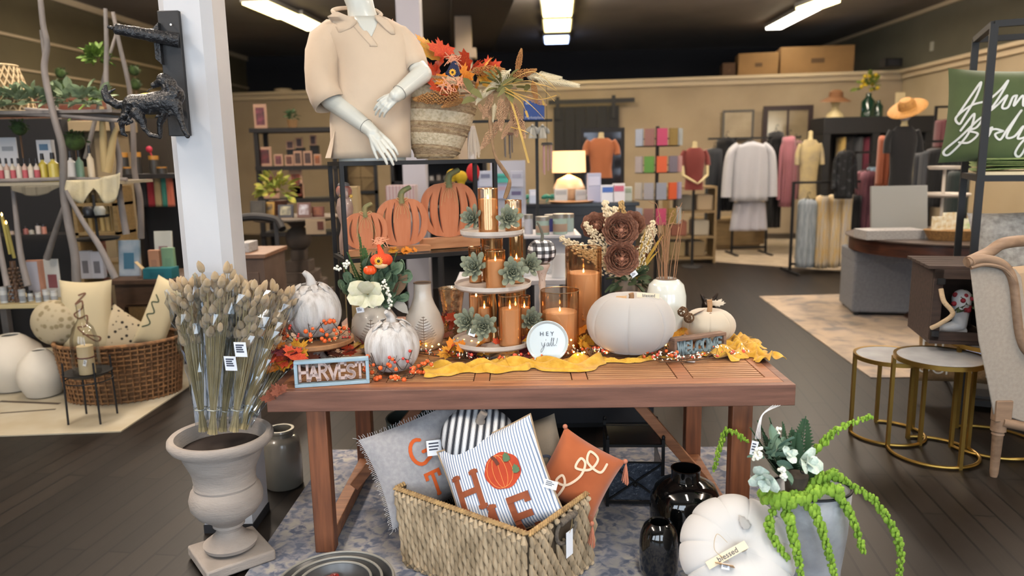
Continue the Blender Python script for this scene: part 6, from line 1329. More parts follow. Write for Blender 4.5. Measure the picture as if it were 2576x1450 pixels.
M().box(.02,wR-.02,.02,dR-.02,.628,.64).build('shelf_board',mat('dark_board','#1f1f21'),t,smooth=False)
def rk(x,y,z):c,s=cos(radians(-24)),sin(radians(-24));return Vector((A0.x+x*c-y*s,A0.y+x*s+y*c,z))
gv=mat('green_velvet','#45552f',.85,col2='#3b4a28',scale=5,sheen=.4)
t,yfg=pillow('green_script_pillow','green velvet pillow with white script reading Home Body on the black rack',rk(.13,.24,1.79),(radians(-8),radians(3),radians(-18)),.66,.58,.16,gv)
wt=mat('white_cord','#c9ccca',.8)
def scr(pts,w=.012):return lambda mb:stroke(mb,[(v.x,v.y)for v in spline([(a,b,0)for a,b in pts],6)],w,-.002,.001)
on_pillow('word_home',lambda mb:[scr([(-.26,.0),(-.20,.12),(-.16,.19),(-.18,.10),(-.23,-.02),(-.25,-.06),(-.27,-.02),(-.20,.05),(-.12,.08),(-.06,.14),(-.02,.20),(-.06,.10),(-.10,.02),(-.06,.06)])(mb),scr([(-.06,.06),(-.02,.11),(-.04,.04),(-.01,.04),(.01,.10),(.03,.11)])(mb),scr([(.03,.11),(.02,.05),(.06,.11),(.07,.05),(.11,.12),(.12,.05),(.16,.08),(.20,.13),(.17,.15),(.15,.08),(.19,.05),(.26,.12)])(mb)],wt,yfg,t)
on_pillow('word_body',lambda mb:[scr([(-.24,-.10),(-.18,.0),(-.20,-.12),(-.28,-.24),(-.31,-.22),(-.24,-.14),(-.16,-.04),(-.13,-.02),(-.16,-.08),(-.20,-.10),(-.15,-.12),(-.19,-.17),(-.24,-.17)])(mb),scr([(-.12,-.12),(-.08,-.08),(-.10,-.14),(-.13,-.12),(-.07,-.09),(-.02,-.10)])(mb),scr([(-.02,-.10),(-.06,-.12),(-.03,-.15),(.0,-.09),(.06,.02),(.04,-.02),(.0,-.13),(.04,-.13),(.08,-.07),(.06,-.14),(.11,-.12),(.14,-.05),(.12,-.14),(.09,-.24),(.06,-.22),(.10,-.14),(.20,-.07)])(mb)],wt,yfg,t)
mb=M()
for i in range(5):mb.loft([[tuple(rk(.0+.55*k,.30+.22*cos(a)*.9,1.475+.018*i+.010*sin(a)+.01*sin(k*3+i)))for a in[2*pi*j/16 for j in range(16)]]for k in(0,.2,.4,.6,.8,1)])
tag(mb.build('folded_throw',mat('green_stripe_throw','#6d8550',.9,col2='#8a9c6a',scale=40),None),'folded green throws under the green Home Body pillow','throw blanket')
t,_y=pillow('woven_cushion','white grey woven textured cushion behind the armchair in the black rack',rk(.32,.30,1.00),(radians(-14),radians(-4),radians(-20)),.62,.46,.2,mat('grey_white_weave','#a3a19c',.95,col2='#7f7d79',scale=30,bump=.4,bscale=80))
t,_y=pillow('leopard_pillow','leopard print pillow at the right edge of the black rack',rk(.85,.42,.98),(radians(-12),0,radians(-20)),.5,.5,.16,mat('leopard_print','#8f8678',.95,col2='#26221f',mix='voronoi',scale=40,contrast=(.3,.36)))
burl=mat('burlap','#8d7452',.95,col2='#7c6446',scale=80,bump=.3,bscale=200)
t,yfb=pillow('burlap_word_pillow','burlap pillow reading HELLO SUNSHINE on the lowest shelf of the black rack',rk(.06,.22,.33),(radians(-6),0,radians(-20)),.62,.44,.14,burl)
on_pillow('lettering',lambda mb:[letter(mb,c,-.27+.105*i,.0,.11,.010,-.002,.001,0)for i,c in enumerate('HELLO')]and[letter(mb,c,-.29+.078*i,-.15,.11,.009,-.002,.001,0)for i,c in enumerate('SUNSHINE')],wt,yfb,t)
t,_y=pillow('white_floor_pillow','small white pillow lying at the foot of the black rack',rk(.40,.12,.155),(radians(70),0,radians(-20)),.40,.22,.10,cm_('#c9cacc'))
bx('price_card','pale blue price card hanging on the black rack post behind the armchair','price card',2426,880,2468,911,4.3,.004,mat('pale_blue_card','#a9b4dd',.6),face=(.2,.3,.8,.6))
lin_u=mat('beige_linen_upholstery','#948a7e',.9,col2='#8b8176',scale=60,bump=.15,bscale=300);oak=wood('limed_oak','#8d735c','#6e5643',5,(1,6,6),.6)
CY=3.42;q=P(2505,1212,CY);t=thing('armchair','beige linen wing armchair with carved limed oak trim at the right edge','armchair',(q.x,CY,0),radians(0));c=Vector((q.x,CY,0))
def cp_(px,py,dy=0):return P(px,py,CY+dy)-c
side=[(2436,668),(2458,860),(2480,960),(2496,1048),(2545,1056),(2600,1075),(2640,1085),(2640,930),(2590,905),(2556,850),(2548,760),(2540,700),(2522,676)]
def slab(pts,d0,d1):n=len(pts);vs=[tuple(cp_(x,y,0)+Vector((d0*.93,d0*.37,0)))for x,y in pts]+[tuple(cp_(x,y,0)+Vector((d1*.93,d1*.37,0)))for x,y in pts];return M().add(vs,[list(range(n)),[n+i for i in range(n)][::-1]]+[(i,(i+1)%n,n+(i+1)%n,n+i)[::-1]for i in range(n)])
slab(side,0,.09).build('side_panel',lin_u,t,bevel=.012)
slab([(x+14,y-6)for x,y in side],.58,.67).build('side_panel',lin_u,t,bevel=.012)
slab([(2440,680),(2462,860),(2500,1040),(2560,1045),(2530,860),(2500,690)],.09,.58).build('back',mat('beige_linen_inside','#a58c70',.9),t,bevel=.01)
slab([(2540,930),(2530,1040),(2700,1080),(2700,940)],.09,.58).build('seat_cushion',lin_u,t,bevel=.02)
tr=[(2434,660),(2470,652),(2512,660),(2538,684),(2550,720),(2556,780),(2566,850),(2590,890),(2650,915)]
M().tube(spline([cp_(x,y,-.0)for x,y in tr],5),.022,10).build('wood_trim',oak,t)
M().tube(spline([cp_(x+8,y+14,-.012)for x,y in tr],5),.010,8).build('wood_trim',oak,t)
M().tube(spline([cp_(2436,660,.0),cp_(2446,645,.02)+Vector((.10,.04,.01)),cp_(2436,660)+Vector((.22,.09,.075)),cp_(2436,660)+Vector((.42,.17,.07)),cp_(2436,660)+Vector((.62,.25,.0))],6),.028,10).build('crest_rail',oak,t)
M().tube([cp_(2520,1062,0),cp_(2660,1092,0)],.024,10).build('seat_rail',oak,t)
for dx,dy in((0,.02),(.58,.25),(.50,-.1),(1.0,.2)):
 h=(cp_(2500,1058).z);M().at((dx,dy,0)).lathe([(0,0),(.016,0),(.02,.02),(.026,h*.72),(.03,h*.74),(.026,h*.78),(.036,h*.8),(.036,h)],14,rib=lambda a,k:1-.04*abs(sin(4*a))).build('leg',oak,t)
M().box(-.04,.04,-.012,.03,h-.005,h+.1).build('leg_block',oak,t,bevel=.004)
gold=mat('brushed_gold','#9a7b3c',.32,.9);marble=mat('white_marble','#b9bcbf',.2,col2='#a5a8ac',scale=6)
def ring_mb(mb,r,z,th=.009,a0=0,a1=360,n=40):mb.tube([(r*cos(radians(a0+(a1-a0)*i/n)),r*sin(radians(a0+(a1-a0)*i/n)),z)for i in range(n+1)],th,8);return mb
def c_table(label,cx,cy,r,h,legs):
 t=thing('nesting_table',label,'side table',(cx,cy,0),0,'round gold nesting tables')
 M().lathe([(0,h-.012),(r-.01,h-.012),(r-.01,h),(0,h)],48).build('marble_top',marble,t)
 mb=M();mb.lathe([(r-.010,h-.02),(r+.006,h-.02),(r+.006,h+.003),(r-.010,h+.001)],56,close=False);mb.build('top_ring',gold,t)
 mb=M();ring_mb(mb,r,.010,.009,legs[0],legs[-1]if len(legs)>2 else 360);mb.build('base_ring',gold,t)
 for a in legs:x,y=r*cos(radians(a)),r*sin(radians(a));M().box(x-.009,x+.009,y-.009,y+.009,.0,h-.015).build('leg',gold,t,smooth=False)
hT_=.50
c_table('lowest gold nesting table with white marble top at the left',2.13,4.02,.195,.47,(-190,-60,20,80))
c_table('middle gold nesting table with marble top half under the crate',2.235,3.74,.215,.535,(-205,-85,10,95))
c_table('tallest gold nesting table carrying the dark wooden crate',2.62,3.86,.245,.58,(-170,-75,5,100))
dk=wood('dark_crate_wood','#3f3029','#2b211d',6,(1,8,8),.8)
t=thing('wooden_crate','dark wooden crate with rope handle and metal corners on the nesting tables','crate',(2.38,3.78,.584),radians(-14));cw_,cd,ch_=.34,.42,.42
for i in range(5):z=ch_-.02;y=i*cd/5;M().box(-cw_/2-.03,cw_/2+.03,y+.006,y+cd/5-.006,z,z+.018).build('top_board',dk,t,bevel=.002)
M().box(-cw_/2,cw_/2,0,cd,0,.02).build('bottom_board',dk,t,bevel=.002);M().box(-cw_/2,cw_/2,cd-.02,cd,.02,ch_-.02).build('back_board',dk,t,bevel=.002)
mb=M()
for a,b,c_,d in((-cw_/2,-cw_/2+.045,.02,ch_-.02),(cw_/2-.045,cw_/2,.02,ch_-.02),(-cw_/2,cw_/2,.02,.065),(-cw_/2,cw_/2,ch_-.07,ch_-.02)):mb.box(a,b,-.004,.018,c_,d)
mb.build('front_frame',dk,t,smooth=True,bevel=.002)
for i in range(3):M().box(cw_/2-.018,cw_/2,.02,cd-.02,.03+i*.12,.13+i*.12).build('side_board',mat('dark_side','#24201e',.8),t,bevel=.002)
M().box(-cw_/2,-cw_/2+.018,.02,cd-.02,.02,ch_-.02).build('side_board',dk,t)
mb=M();mb.tube(spline([(-cw_/2+.03,-.02,.30),(-cw_/2+.04,-.05,.24),(-cw_/2+.08,-.07,.18),(-cw_/2+.03,-.05,.12),(-cw_/2-.0,-.02,.09)],6),.012,10);mb.build('rope_handle',mat('cotton_rope','#b09a7c',.9,bump=.5,bscale=150),t)
for px_,pz_,sz_ in((-cw_/2+.03,.34,.035),(-cw_/2+.02,.06,.035),(cw_/2+.002,.05,.02),(cw_/2+.002,.14,.02),(cw_/2+.002,.23,.02),(cw_/2+.002,.33,.02)):M().cb((px_,-.015 if sz_>.03 else-.002,pz_),sz_,.02,.03).build('metal_bracket',blk,t,smooth=False)
c0=Vector(t.location);R3=Euler((0,0,radians(-14))).to_matrix()
t2=thing('boot_vase','white floral cowboy boot figure with red roses inside the dark crate','vase',c0+R3@Vector((.0,.16,.021)),radians(-14))
mb=M();cap(mb,(-.09,0,.02),(-.02,0,.035),.02,.032,12);cap(mb,(-.02,0,.035),(.02,0,.05),.033,.036,12);cap(mb,(.02,0,.05),(.02,0,.20),.036,.05,14);mb.cb((.03,0,.015),.05,.05,.03);fuse('boot',mb,mat('white_boot_ceramic','#c9ccd0',.35),t2,.004,6)
mb=M();rr=random.Random(2)
for i in range(14):mb.ball((.02+rr.uniform(-.05,.08),-.03+rr.uniform(-.02,.02),.17+rr.uniform(-.03,.08)),.014,8,6)
mb.build('red_roses',mat('red_rose','#8c2430',.7),t2);mb=M();leafcluster(mb,26,(.06,-.01,.16),.07,.05,4);mb.build('foliage',gr_leaf,t2)
q=Z(2205,795,0);t=thing('cube_ottoman','grey fabric cube ottoman beneath the round dark table','ottoman',(3.62,7.05,.009),radians(-12));gf=mat('grey_fabric','#6b6e74',.9,col2='#62656b',scale=40,bump=.2,bscale=300)
M().box(-.29,.29,0,.58,.03,.60).build('body',gf,t,bevel=.02);M().box(-.295,.295,-.005,.585,.52,.64).build('lid',gf,t,bevel=.02)
for x,y in((-.24,.05),(.24,.05),(.24,.53),(-.24,.53)):M().box(x-.02,x+.02,y-.02,y+.02,0,.035).build('foot',blk,t,smooth=False)
rug('faded beige and grey rug beneath the ottoman on the right',[(2.55,5.08),(6.3,5.0),(6.6,8.3),(2.79,8.2)],rug_mat('beige_distressed_rug','#998876','#6a6562','#8a7d70',5,'#a39280'))
rug('distant beige rug under the clothes racks',[(2.75,11.25),(4.9,9.55),(7.2,10.6),(7.2,13.6),(4.2,13.9)],rug_mat('tan_rug','#9a8c78','#867a6a','#928470',4))
dkw=mat('dark_mahogany','#2e1c17',.3,col2='#4a2c20',scale=4,stretch=(1,1,9))
q=P(2285,612,6.3);zt_=.80;t=thing('round_table','round dark mahogany table carrying the wicker basket and grey board','table',(4.10,6.95,.009));r_=.86
M().lathe([(0,zt_-.02),(r_-.02,zt_-.02),(r_,zt_-.01),(r_,zt_),(0,zt_)],64).build('top',mat('worn_grey_top','#4a403a',.35),t);M().lathe([(r_-.05,zt_-.14),(r_-.03,zt_-.14),(r_-.03,zt_-.02),(r_-.05,zt_-.02)],64,close=False).build('apron',dkw,t);M().lathe([(.0,0),(.3,0),(.28,.05),(.08,.1),(.07,.4),(.12,.55),(.2,zt_-.03),(0,zt_-.03)],24).build('pedestal',dkw,t)
tz=zt_+.011
def onrt(px,py):return Z(px,py,tz)
bx('gray_cloth_board','large grey linen covered board standing on the round mahogany table','display board',2194,467,2335,572,6.95,.03,mat('grey_linen_board','#7e7f7d',.9),base=tz,tilt=-8)
bx('book_stack','stack of pale magazines in front of the grey linen board','books',2180,580,2328,592,6.62,.25,mat('pale_pages','#9c9a98',.7,col2='#7c7a7a',scale=40,stretch=(1,1,6)),base=tz)
t=thing('wicker_basket','oval wicker basket with green printed napkins on the round table','basket',(3.95,6.55,tz));M().loft([oval(0,.22,.14),oval(.09,.27,.17)]).build('basket',mat('honey_wicker','#8d6a3c',.8,col2='#6f5230',scale=60,bump=.5,bscale=100),t)
for i,(x,h,lab,m_)in enumerate(((-.16,.16,0,0),(.02,.15,0,1),(.14,.13,0,1))):pass
for i,(x,w_,h,cx_)in enumerate(((-.17,.12,.15,'#c0a877'),(-.06,.12,.18,'#c7b183'),(.07,.24,.12,'#a9c08a'),(.22,.10,.13,'#b8c9a2'))):tag(M().box(-w_/2,w_/2,0,.02,.0,h).build('napkin',mat('napkin'+cx_[1:],cx_,.9,col2='#dcdccb',scale=25),None,smooth=False,loc=(3.95+x,6.51+.03*i,tz+.06)),('folded %s napkin standing in the wicker basket, %s'%(('tan','straw coloured','green leaf print','pale green')[i],('leftmost','second from left','widest','rightmost')[i])),'napkin')
t=thing('white_tiered_stand','white two tier plate stand beside the black rack above the round table','tiered tray',(4.22,7.25,tz));wc=mat('cream_enamel','#b5ada2',.5)
for px,py,r_ in((0,0,.24),(0,1,.15)):z=(P(2395,489,7.25).z,P(2375,421,7.25).z)[py]-tz;M().lathe([(0,z-.02),(r_*.9,z-.02),(r_,z),(r_,z+.012),(r_*.97,z+.004),(0,z)],40).build('tray',wc,t)
M().lathe([(.12,0),(.11,.02),(.015,.05),(.015,.62),(.0,.64)],16).build('stem',wc,t)
t=thing('round_display_plate','small cream round plate standing behind the black rack','plate',P(2552,552,6.4)+Vector((0,0,-.13)),(radians(80),0,0));M().lathe([(0,0),(.1,0),(.13,.015),(.125,.02),(0,.008)],32).build('plate',mat('cream_plate','#c4b995',.5),t)
def rack(label,pts,Y,zt,r=.016,name='clothes_rack',ext=None):
 """a T-shaped black rack: post px, arm ends px"""
 px,pf,a0,a1=pts;c=P(px,pf,Y);c.z=0;t=thing(name,label,'clothes rack',(c.x,Y,0));x0,x1=P(a0,400,Y).x-c.x,P(a1,400,Y).x-c.x
 for x in(x0,x1):M().box(x-r,x+r,-r,r,.02,zt).build('post',blk,t,smooth=False);M().box(x-r*1.4,x+r*1.4,-.3,.3,0,.03).build('foot',blk,t,smooth=False)
 e0,e1=(P(ext[0],400,Y).x-c.x,P(ext[1],400,Y).x-c.x)if ext else(x0,x1);M().box(e0,e1,-r,r,zt-.03,zt).build('rail',blk,t,smooth=False);M().box(x0,x1,-r,r,.10,.13).build('rail',blk,t,smooth=False);return t
rack('black clothes rack holding the white outfit',(1900,640,1848,1935),11.8,1.85,ext=(1780,2012))
white_c=cm_('#9fa0a4',bump=.3,bscale=14)
garment('white hanging blouse with long sleeves in front of the black rack',1822,1945,356,506,11.55,white_c,sleeves=.93,name='white_blouse',cat='blouse',th=.2)
garment('white skirt hanging below the white blouse',1836,1930,500,580,11.62,cm_('#9c9da6',bump=.3,bscale=14),name='white_skirt',cat='skirt',flare=1.25,th=.18,hanger=False)
for i,(lab,x0,x1,pt,pb,Y,col,sl)in enumerate((('charcoal jacket at the left end of the white outfit rack',1772,1812,372,552,11.9,'#1e2126',0),('black dress just left of the white blouse',1798,1845,345,530,11.95,'#111113',0),('long black coat right of the white blouse',1922,1962,330,572,11.95,'#0f0f11',0),('dusty pink blouse hanging right of the black coat',1955,1998,342,520,11.7,'#8f5a62',.9),('mauve cardigan sleeve behind the dusty pink blouse',1975,2010,352,500,12.0,'#6f5250',0),('grey blouse hanging left of the cream bust',1990,2016,355,500,12.1,'#4d4a45',0))):
 garment(lab,x0,x1,pt,pb,Y,cm_(col),sleeves=sl,seed=i,th=.22)
rack('low black clothes rack with skirts and trousers',(2085,675,2000,2190),9.9,1.22)
for i,(lab,x0,x1,pt,pb,col,c2)in enumerate((('pale acid washed denim skirt on the low rack',2000,2046,500,672,'#737b82','#8f979c'),('first cream and yellow tie-dye skirt on the low rack, beside the denim',2044,2078,492,674,'#b79a62','#a9a090'),('second cream and yellow tie-dye skirt, in the middle of the low rack',2074,2106,490,672,'#c0a46c','#b0a796'),('third tie-dye skirt with paler stripes, beside the black trousers',2102,2134,486,670,'#b9a170','#aaa39a'),('black trousers between the tie-dye skirts and mauve trousers',2128,2156,490,655,'#0e0e10',None),('mauve trousers at the right of the low rack',2152,2192,430,640,'#704650','#5a3842'))):
 garment(lab,x0,x1,pt,pb,9.9,mat('cloth2_'+col[1:]+str(i),col,.9,col2=c2,scale=6,stretch=(8,1,1))if c2 else cm_(col),name='hanging_skirt',cat='skirt' if 'skirt' in lab else 'trousers',seed=i*2,th=.2)
garment('black patterned top hanging on the end of the low rack',2092,2150,378,500,9.6,mat('cloth_blackprint','#0f0f11',.8,col2='#3a3d40',scale=14,contrast=(.55,.7)),sleeves=.8,name='hanging_blouse',cat='top')
rack('short clothes rack with the mauve jacket and light blue top',(2180,620,2150,2215),10.4,1.6)
garment('dusty mauve jacket hanging behind the black patterned top',2148,2196,428,500,10.4,cm_('#6b434b'),seed=3)
garment('light blue top among the distant racks',2180,2206,420,460,10.4,cm_('#6f8596'),seed=3)
def bust(name,label,x0,x1,pt,pb,Y,m,head=False,arms=False,base=None):
 a,b=P((x0+x1)/2,pb,Y),P((x0+x1)/2,pt,Y);w=(P(x1,pb,Y)-P(x0,pb,Y)).x;z0=a.z;h=b.z-z0;t=thing(name,label,'mannequin',(a.x,Y,0 if base is None else base));o_=z0-(0 if base is None else base)
 R_=[(0,.36,.2),(.25,.33,.19),(.5,.36,.2),(.75,.42,.2),(.9,.40,.16),(1.0,.22,.12)]
 M().loft([oval(o_+h*k,w*r0,w*r1,28)for k,r0,r1 in R_]).build('top',m,t)
 for s in(-1,1):M().tube(spline([(s*w*.36,0,o_+h*.93),(s*w*.47,0,o_+h*.78),(s*w*.5,-.02,o_+h*.58)],4),lambda k:w*.10,12).build('sleeve',m,t)
 M().lathe([(w*.12,o_+h*.98),(w*.085,o_+h*1.05),(w*.085,o_+h*1.14),(0,o_+h*1.15)],16).build('neck',skin2,t)
 M().lathe([(.16,0),(.15,.02),(.02,.03),(.02,o_+.05)]if o_>.2 else[(.1,0),(.1,.01),(.02,.012),(.02,o_+.03)],16).build('stand',blk,t)
 if arms:
  for s in(-1,1):mb=M();cap(mb,(s*w*.48,-.02,o_+h*.62),(s*w*.45,-.08,o_+h*.35),w*.06,w*.05,10);cap(mb,(s*w*.45,-.08,o_+h*.35),(s*w*.1,-.2,o_+h*.2),w*.05,w*.035,10);cap(mb,(s*w*.1,-.2,o_+h*.2),(0,-.21,o_+h*.16),w*.035,w*.02,8);mb.build('arm',skin2,t)
 return t
skin2=mat('cream_mannequin','#b8a97e',.5)
bust('cream_blouse_bust','mannequin bust in a sheer cream blouse between the clothes racks',2000,2062,352,500,11.2,mat('sheer_cream','#a5946a',.9,col2='#8c8066',scale=8),arms=False)
t=bust('black_shirt_mannequin','mannequin in a black shirt and straw hat near the right corner',2222,2305,318,475,9.0,cm_('#0b0b0d'))
q=P(2262,285,9.0);M().ball((0,0,q.z+.0),(.07,.08,.10),16,10).build('head',mat('grey_white_head','#9c9aa0',.6),t)
mb=M();mb.at((.02,0,q.z+.06),(.35,-.5,0));mb.lathe([(.22,-.01),(.21,.0),(.10,.015),(.095,.07),(.06,.11),(0,.115)],28);mb.build('straw_hat',mat('straw_hat','#a8793c',.8,col2='#8f6430',scale=50),t)
for i,(lab,x0,x1,pt,pb,Y,col)in enumerate((('orange garment behind the black shirt mannequin',2205,2240,340,470,9.6,'#8c4a30'),('dark red garment far behind the black top',2176,2200,350,430,13.05,'#4a1420'),('beige jacket on the right wall rack',2276,2300,390,500,9.3,'#7d7258'),('slate jacket beside the beige jacket',2292,2318,385,500,9.2,'#23262d'),('grey jacket on the right wall rack',2306,2330,378,500,9.1,'#3a3c40'),('black coat on the right wall rack',2322,2372,372,520,9.0,'#0c0c0e'),('second black coat beside the black rack',2362,2410,372,520,8.9,'#101214'),('dark green jacket under the white plate',2380,2425,430,540,8.6,'#16211f'),('maroon coat high on the far right rack',2352,2380,300,372,10.4,'#4c2428'),('grey coat high on the far right rack',2372,2396,300,372,10.35,'#4b4844'),('beige coat high on the far right rack',2390,2420,300,372,10.3,'#8d8068'))):
 garment(lab,x0,x1,pt,pb,Y,cm_(col),seed=i,th=.25,hanger=False)
rack('clothes rack along the right wall full of dark jackets',(2330,560,2270,2440),9.35,1.72)
rack('chrome and black rack near the right wall with coats',(2390,500,2345,2440),10.5,2.2)
Yw=13.0;a,b=P(2062,297,Yw),P(2335,285,Yw);t=thing('black_wardrobe','wide black wooden wardrobe frame against the back wall, right side','wardrobe',(a.x,Yw-.2,0));w_=b.x-a.x;h_=a.z;bw=mat('black_wood_paint','#1a1b1d',.6)
M().box(0,w_,0,.6,h_-.28,h_).build('cornice',bw,t,bevel=.01)
for x in(0,w_*.45,w_-.12):M().box(x,x+.12,0,.6,0,h_-.28).build('post',bw,t,smooth=False)
M().box(.12,w_-.12,.56,.6,.1,h_-.28).build('back_panel',mat('wardrobe_inside','#2b2622',.8),t,smooth=False);M().box(0,w_,0,.6,0,.1).build('plinth',bw,t,smooth=False)
for i,(x0,x1,col,lab)in enumerate(((2100,2118,'#a58a4e','ochre'),(2118,2136,'#17171a','black'),(2140,2160,'#3d3f42','grey'),(2158,2180,'#5a1f2e','wine red'),(2180,2200,'#4b5a48','sage'))):garment('%s garment hanging inside the black wardrobe'%lab,x0,x1,345,470,Yw+.05,cm_(col),seed=i,th=.3,hanger=False)
q=P(2106,296,Yw);t=thing('hat_head_form','cream mannequin head with a brown straw hat on the wardrobe','mannequin head',(q.x,Yw+.1,h_));hh=P(2106,226,Yw).z-h_
M().lathe([(0,0),(.15,0),(.13,.06),(.06,hh*.3),(.05,hh*.42),(.075,hh*.55),(.10,hh*.72),(.09,hh*.88),(0,hh*.92)],24).build('head',skin2,t);M().at((0,0,hh*.72),(.1,0,0)).lathe([(.26,-.06),(.25,-.05),(.12,.02),(.11,.10),(.06,.14),(0,.145)],28).build('sun_hat',mat('brown_hat','#6e4a2c',.8),t)
gg=mat('dark_green_glass','#123022',.1,coat=.6)
for px,w_2,top,lab in((2196,34,232,'tall dark green glass bottle on the wardrobe holding yellow flowers'),(2222,24,250,'smaller dark green glass bottle beside the flower bottle')):
 q=P(px,296,Yw);z=h_;hh=P(px,top,Yw).z-z;r_=wd(w_2/2,Yw,2);t=thing('green_glass_bottle',lab,'bottle',(q.x,Yw+.2,z));M().lathe([(0,0),(r_,0),(r_,hh*.65),(r_*.4,hh*.85),(r_*.4,hh),(0,hh)],24).build('bottle',gg,t)
 if w_2==34:
  t=thing('yellow_flower_stems','yellow flower stems in the tall green bottle','flowers',(q.x,Yw+.2,z+hh-.06));mb=M();rr=random.Random(3)
  for i in range(14):mb.ball((rr.uniform(-.12,.15),rr.uniform(-.06,.06),rr.uniform(.1,.38)),.035,8,6)
  mb.build('blossoms',mat('yellow_blossom','#b59a1c',.7),t);mb=M();leafcluster(mb,24,(0,0,.15),.2,.12,2);mb.tube([(0,0,-.05),(0,0,.2)],.01,5);mb.build('leaves',mat('green_yellow_leaf','#5c6a24',.8),t)
bx('paper_card','white paper card standing on the wardrobe behind the straw hat','card',2250,233,2274,290,Yw+.1,.01,mat('cream_paper','#c4b48c',.8),base=h_)
def walln(px):
 d=ray(px,300);n_=bn;t_=n_.dot(Vector((bl.x,bl.y,0)))/(n_.x*d.x+n_.y*d.y);return d.y*t_
def framed(name,label,cat,x0,y0,x1,y1,fm_,pm,fwid=.05,panes=0):
 Y=walln((x0+x1)/2)-.09;a,b=P(x0,y1,Y),P(x1,y0,Y);w,h=b.x-a.x,b.z-a.z;t=thing(name,label,cat,(a.x,Y,a.z),-atan2(-bdir.y,bdir.x))
 mb=M();mb.box(0,w,0,.04,0,fwid).box(0,w,0,.04,h-fwid,h).box(0,fwid,0,.04,fwid,h-fwid).box(w-fwid,w,0,.04,fwid,h-fwid)
 if panes:mb.box(w/2-.02,w/2+.02,.0,.035,fwid,h-fwid)
 mb.build('frame',fm_,t,smooth=False);M().box(fwid,w-fwid,.02,.035,fwid,h-fwid).build('picture',pm,t,smooth=False);return t
framed('picture_frame','light framed print on the back wall above the black rack','picture',1816,276,1895,352,mat('grey_frame','#55524d',.6),mat('pale_print','#a89a82',.7,col2='#968872',scale=3),.04)
framed('window_mirror','brown framed two pane window mirror on the back wall','mirror',1917,265,2041,372,mat('dark_brown_frame','#2c1a16',.5),mat('mirror_view','#94846c',.12,.3,col2='#b0a082',scale=1.5),.09,panes=1)
framed('wall_letters_sign','dark wooden framed sign on the right wall behind the pillow rack','sign',2402,172,2440,236,mat('dark_brown_frame','#2c1a16'),mat('sign_print','#5a4a40',.7,col2='#a09484',scale=8),.03)
card=mat('cardboard','#8c6a42',.85,col2='#82623c',scale=2)
for lab,x0,y0,x1,y1,dY,d_ in(('smaller cardboard box on top of the back partition',1858,133,1955,188,.3,.5),('long cardboard box at the right on the back partition',1966,116,2142,184,.3,.7),('dark narrow cardboard carton left of the cardboard boxes',1818,158,1850,190,.35,.5)):
 Y=walln((x0+x1)/2)+dY;t=bx('cardboard_box',lab,'cardboard box',x0,y0,x1,y1,Y,d_,card if 'dark' not in lab else mat('dark_card','#4f3826',.85),base=PH,face=(.42,.42,.60,.58),fm=mat('box_print','#57412a',.85),bev=.01,yaw=atan2(bdir.y,bdir.x),fname='printed_mark')
t=bx('wall_speaker','small black speaker on the right ledge below the white sensor','speaker',2226,146,2270,168,13.9,.2,blk,base=PH+.002,face=(.2,.2,.8,.8),fm=dark_wall,fname='grille')
tag(M().box(-.03,.0,-.04,.04,-.08,.08).build('wall_sensor',mat('white_plastic','#b9b6a6',.5),None,smooth=False,loc=(7.85,P(2272,118,14.2).y,P(2272,118,14.2).z)),'small white sensor on the olive upper right wall','sensor')
bd=mat('charcoal_door','#1d1e21',.7)
Yb=walln(1470)-.10;a,b=P(1392,270,Yb),P(1556,262,Yb);t=thing('barn_door','large charcoal sliding barn door on a black rail at the back wall','door',(a.x,Yb,.02),-atan2(-bdir.y,bdir.x));w_,h_=b.x-a.x,a.z-.02
for i in range(6):M().box(w_*i/6+.004,w_*(i+1)/6-.004,0,.05,0,h_).build('board',bd,t,smooth=False)
M().box(0,w_,-.02,0,h_*.48,h_*.55).build('cross_board',bd,t,smooth=False)
r1=P(1594,255,Yb).x-a.x;M().box(-.1,r1,-.03,-.01,h_+.05,h_+.14).build('rail',blk,t,smooth=False)
for x in(.05,w_-.15):M().box(x,x+.08,-.045,-.03,h_-.25,h_+.2).build('roller_strap',blk,t,smooth=False)
CY_=7.2;a,b=P(1322,514,CY_),P(1600,508,CY_);dk2=mat('near_black_wood','#171417',.35)
t=thing('dark_counter','near black shop counter with the glowing lamp and stationery','counter',(a.x,CY_,0));w_=b.x-a.x;cz_=(a.z+b.z)/2
M().box(-.03,w_+.03,-.03,.62,cz_-.035,cz_).build('top',mat('black_gloss_top','#202024',.18),t,bevel=.004);M().box(0,w_,0,.6,.06,cz_-.036).build('body',dk2,t,smooth=False);M().box(.03,w_-.03,.03,.57,0,.06).build('plinth',dk2,t,smooth=False)
for i in range(3):M().box(w_*i/3+.04,w_*(i+1)/3-.04,-.012,0,.15,cz_-.12).build('front_panel',dk2,t,bevel=.004)
cz_+=.001
def oc(px,w=0):return P(px,500,CY_+.25).x
q=P(1432,500,CY_+.32);t=thing('table_lamp','glowing table lamp with drum shade and round frosted base on the counter','lamp',(q.x,CY_+.34,cz_));r_=wd(43,CY_+.3,1.2);hb=P(1432,440,CY_+.34).z-cz_;s0=P(1432,434,CY_+.34).z-cz_;s1=P(1432,380,CY_+.34).z-cz_
M().lathe([(.05,0),(.10,0),(r_*.85,hb*.25),(r_*.95,hb*.5),(r_*.7,hb*.82),(.03,hb*.98),(.02,hb),(0,hb)],32).build('base',mat('frosted_white_glass','#c4a98a',.3),t);M().tube([(0,0,hb),(0,0,s0+.05)],.01,8).build('neck',gold,t)
M().lathe([(r_*.98,s0),(r_*.95,s1),(r_*.94,s1),(r_*.97,s0)],40,close=False).build('lamp_shade',mat('glowing_shade','#e8bf90',.8,emit='#ffbf80',es=1.1),t)
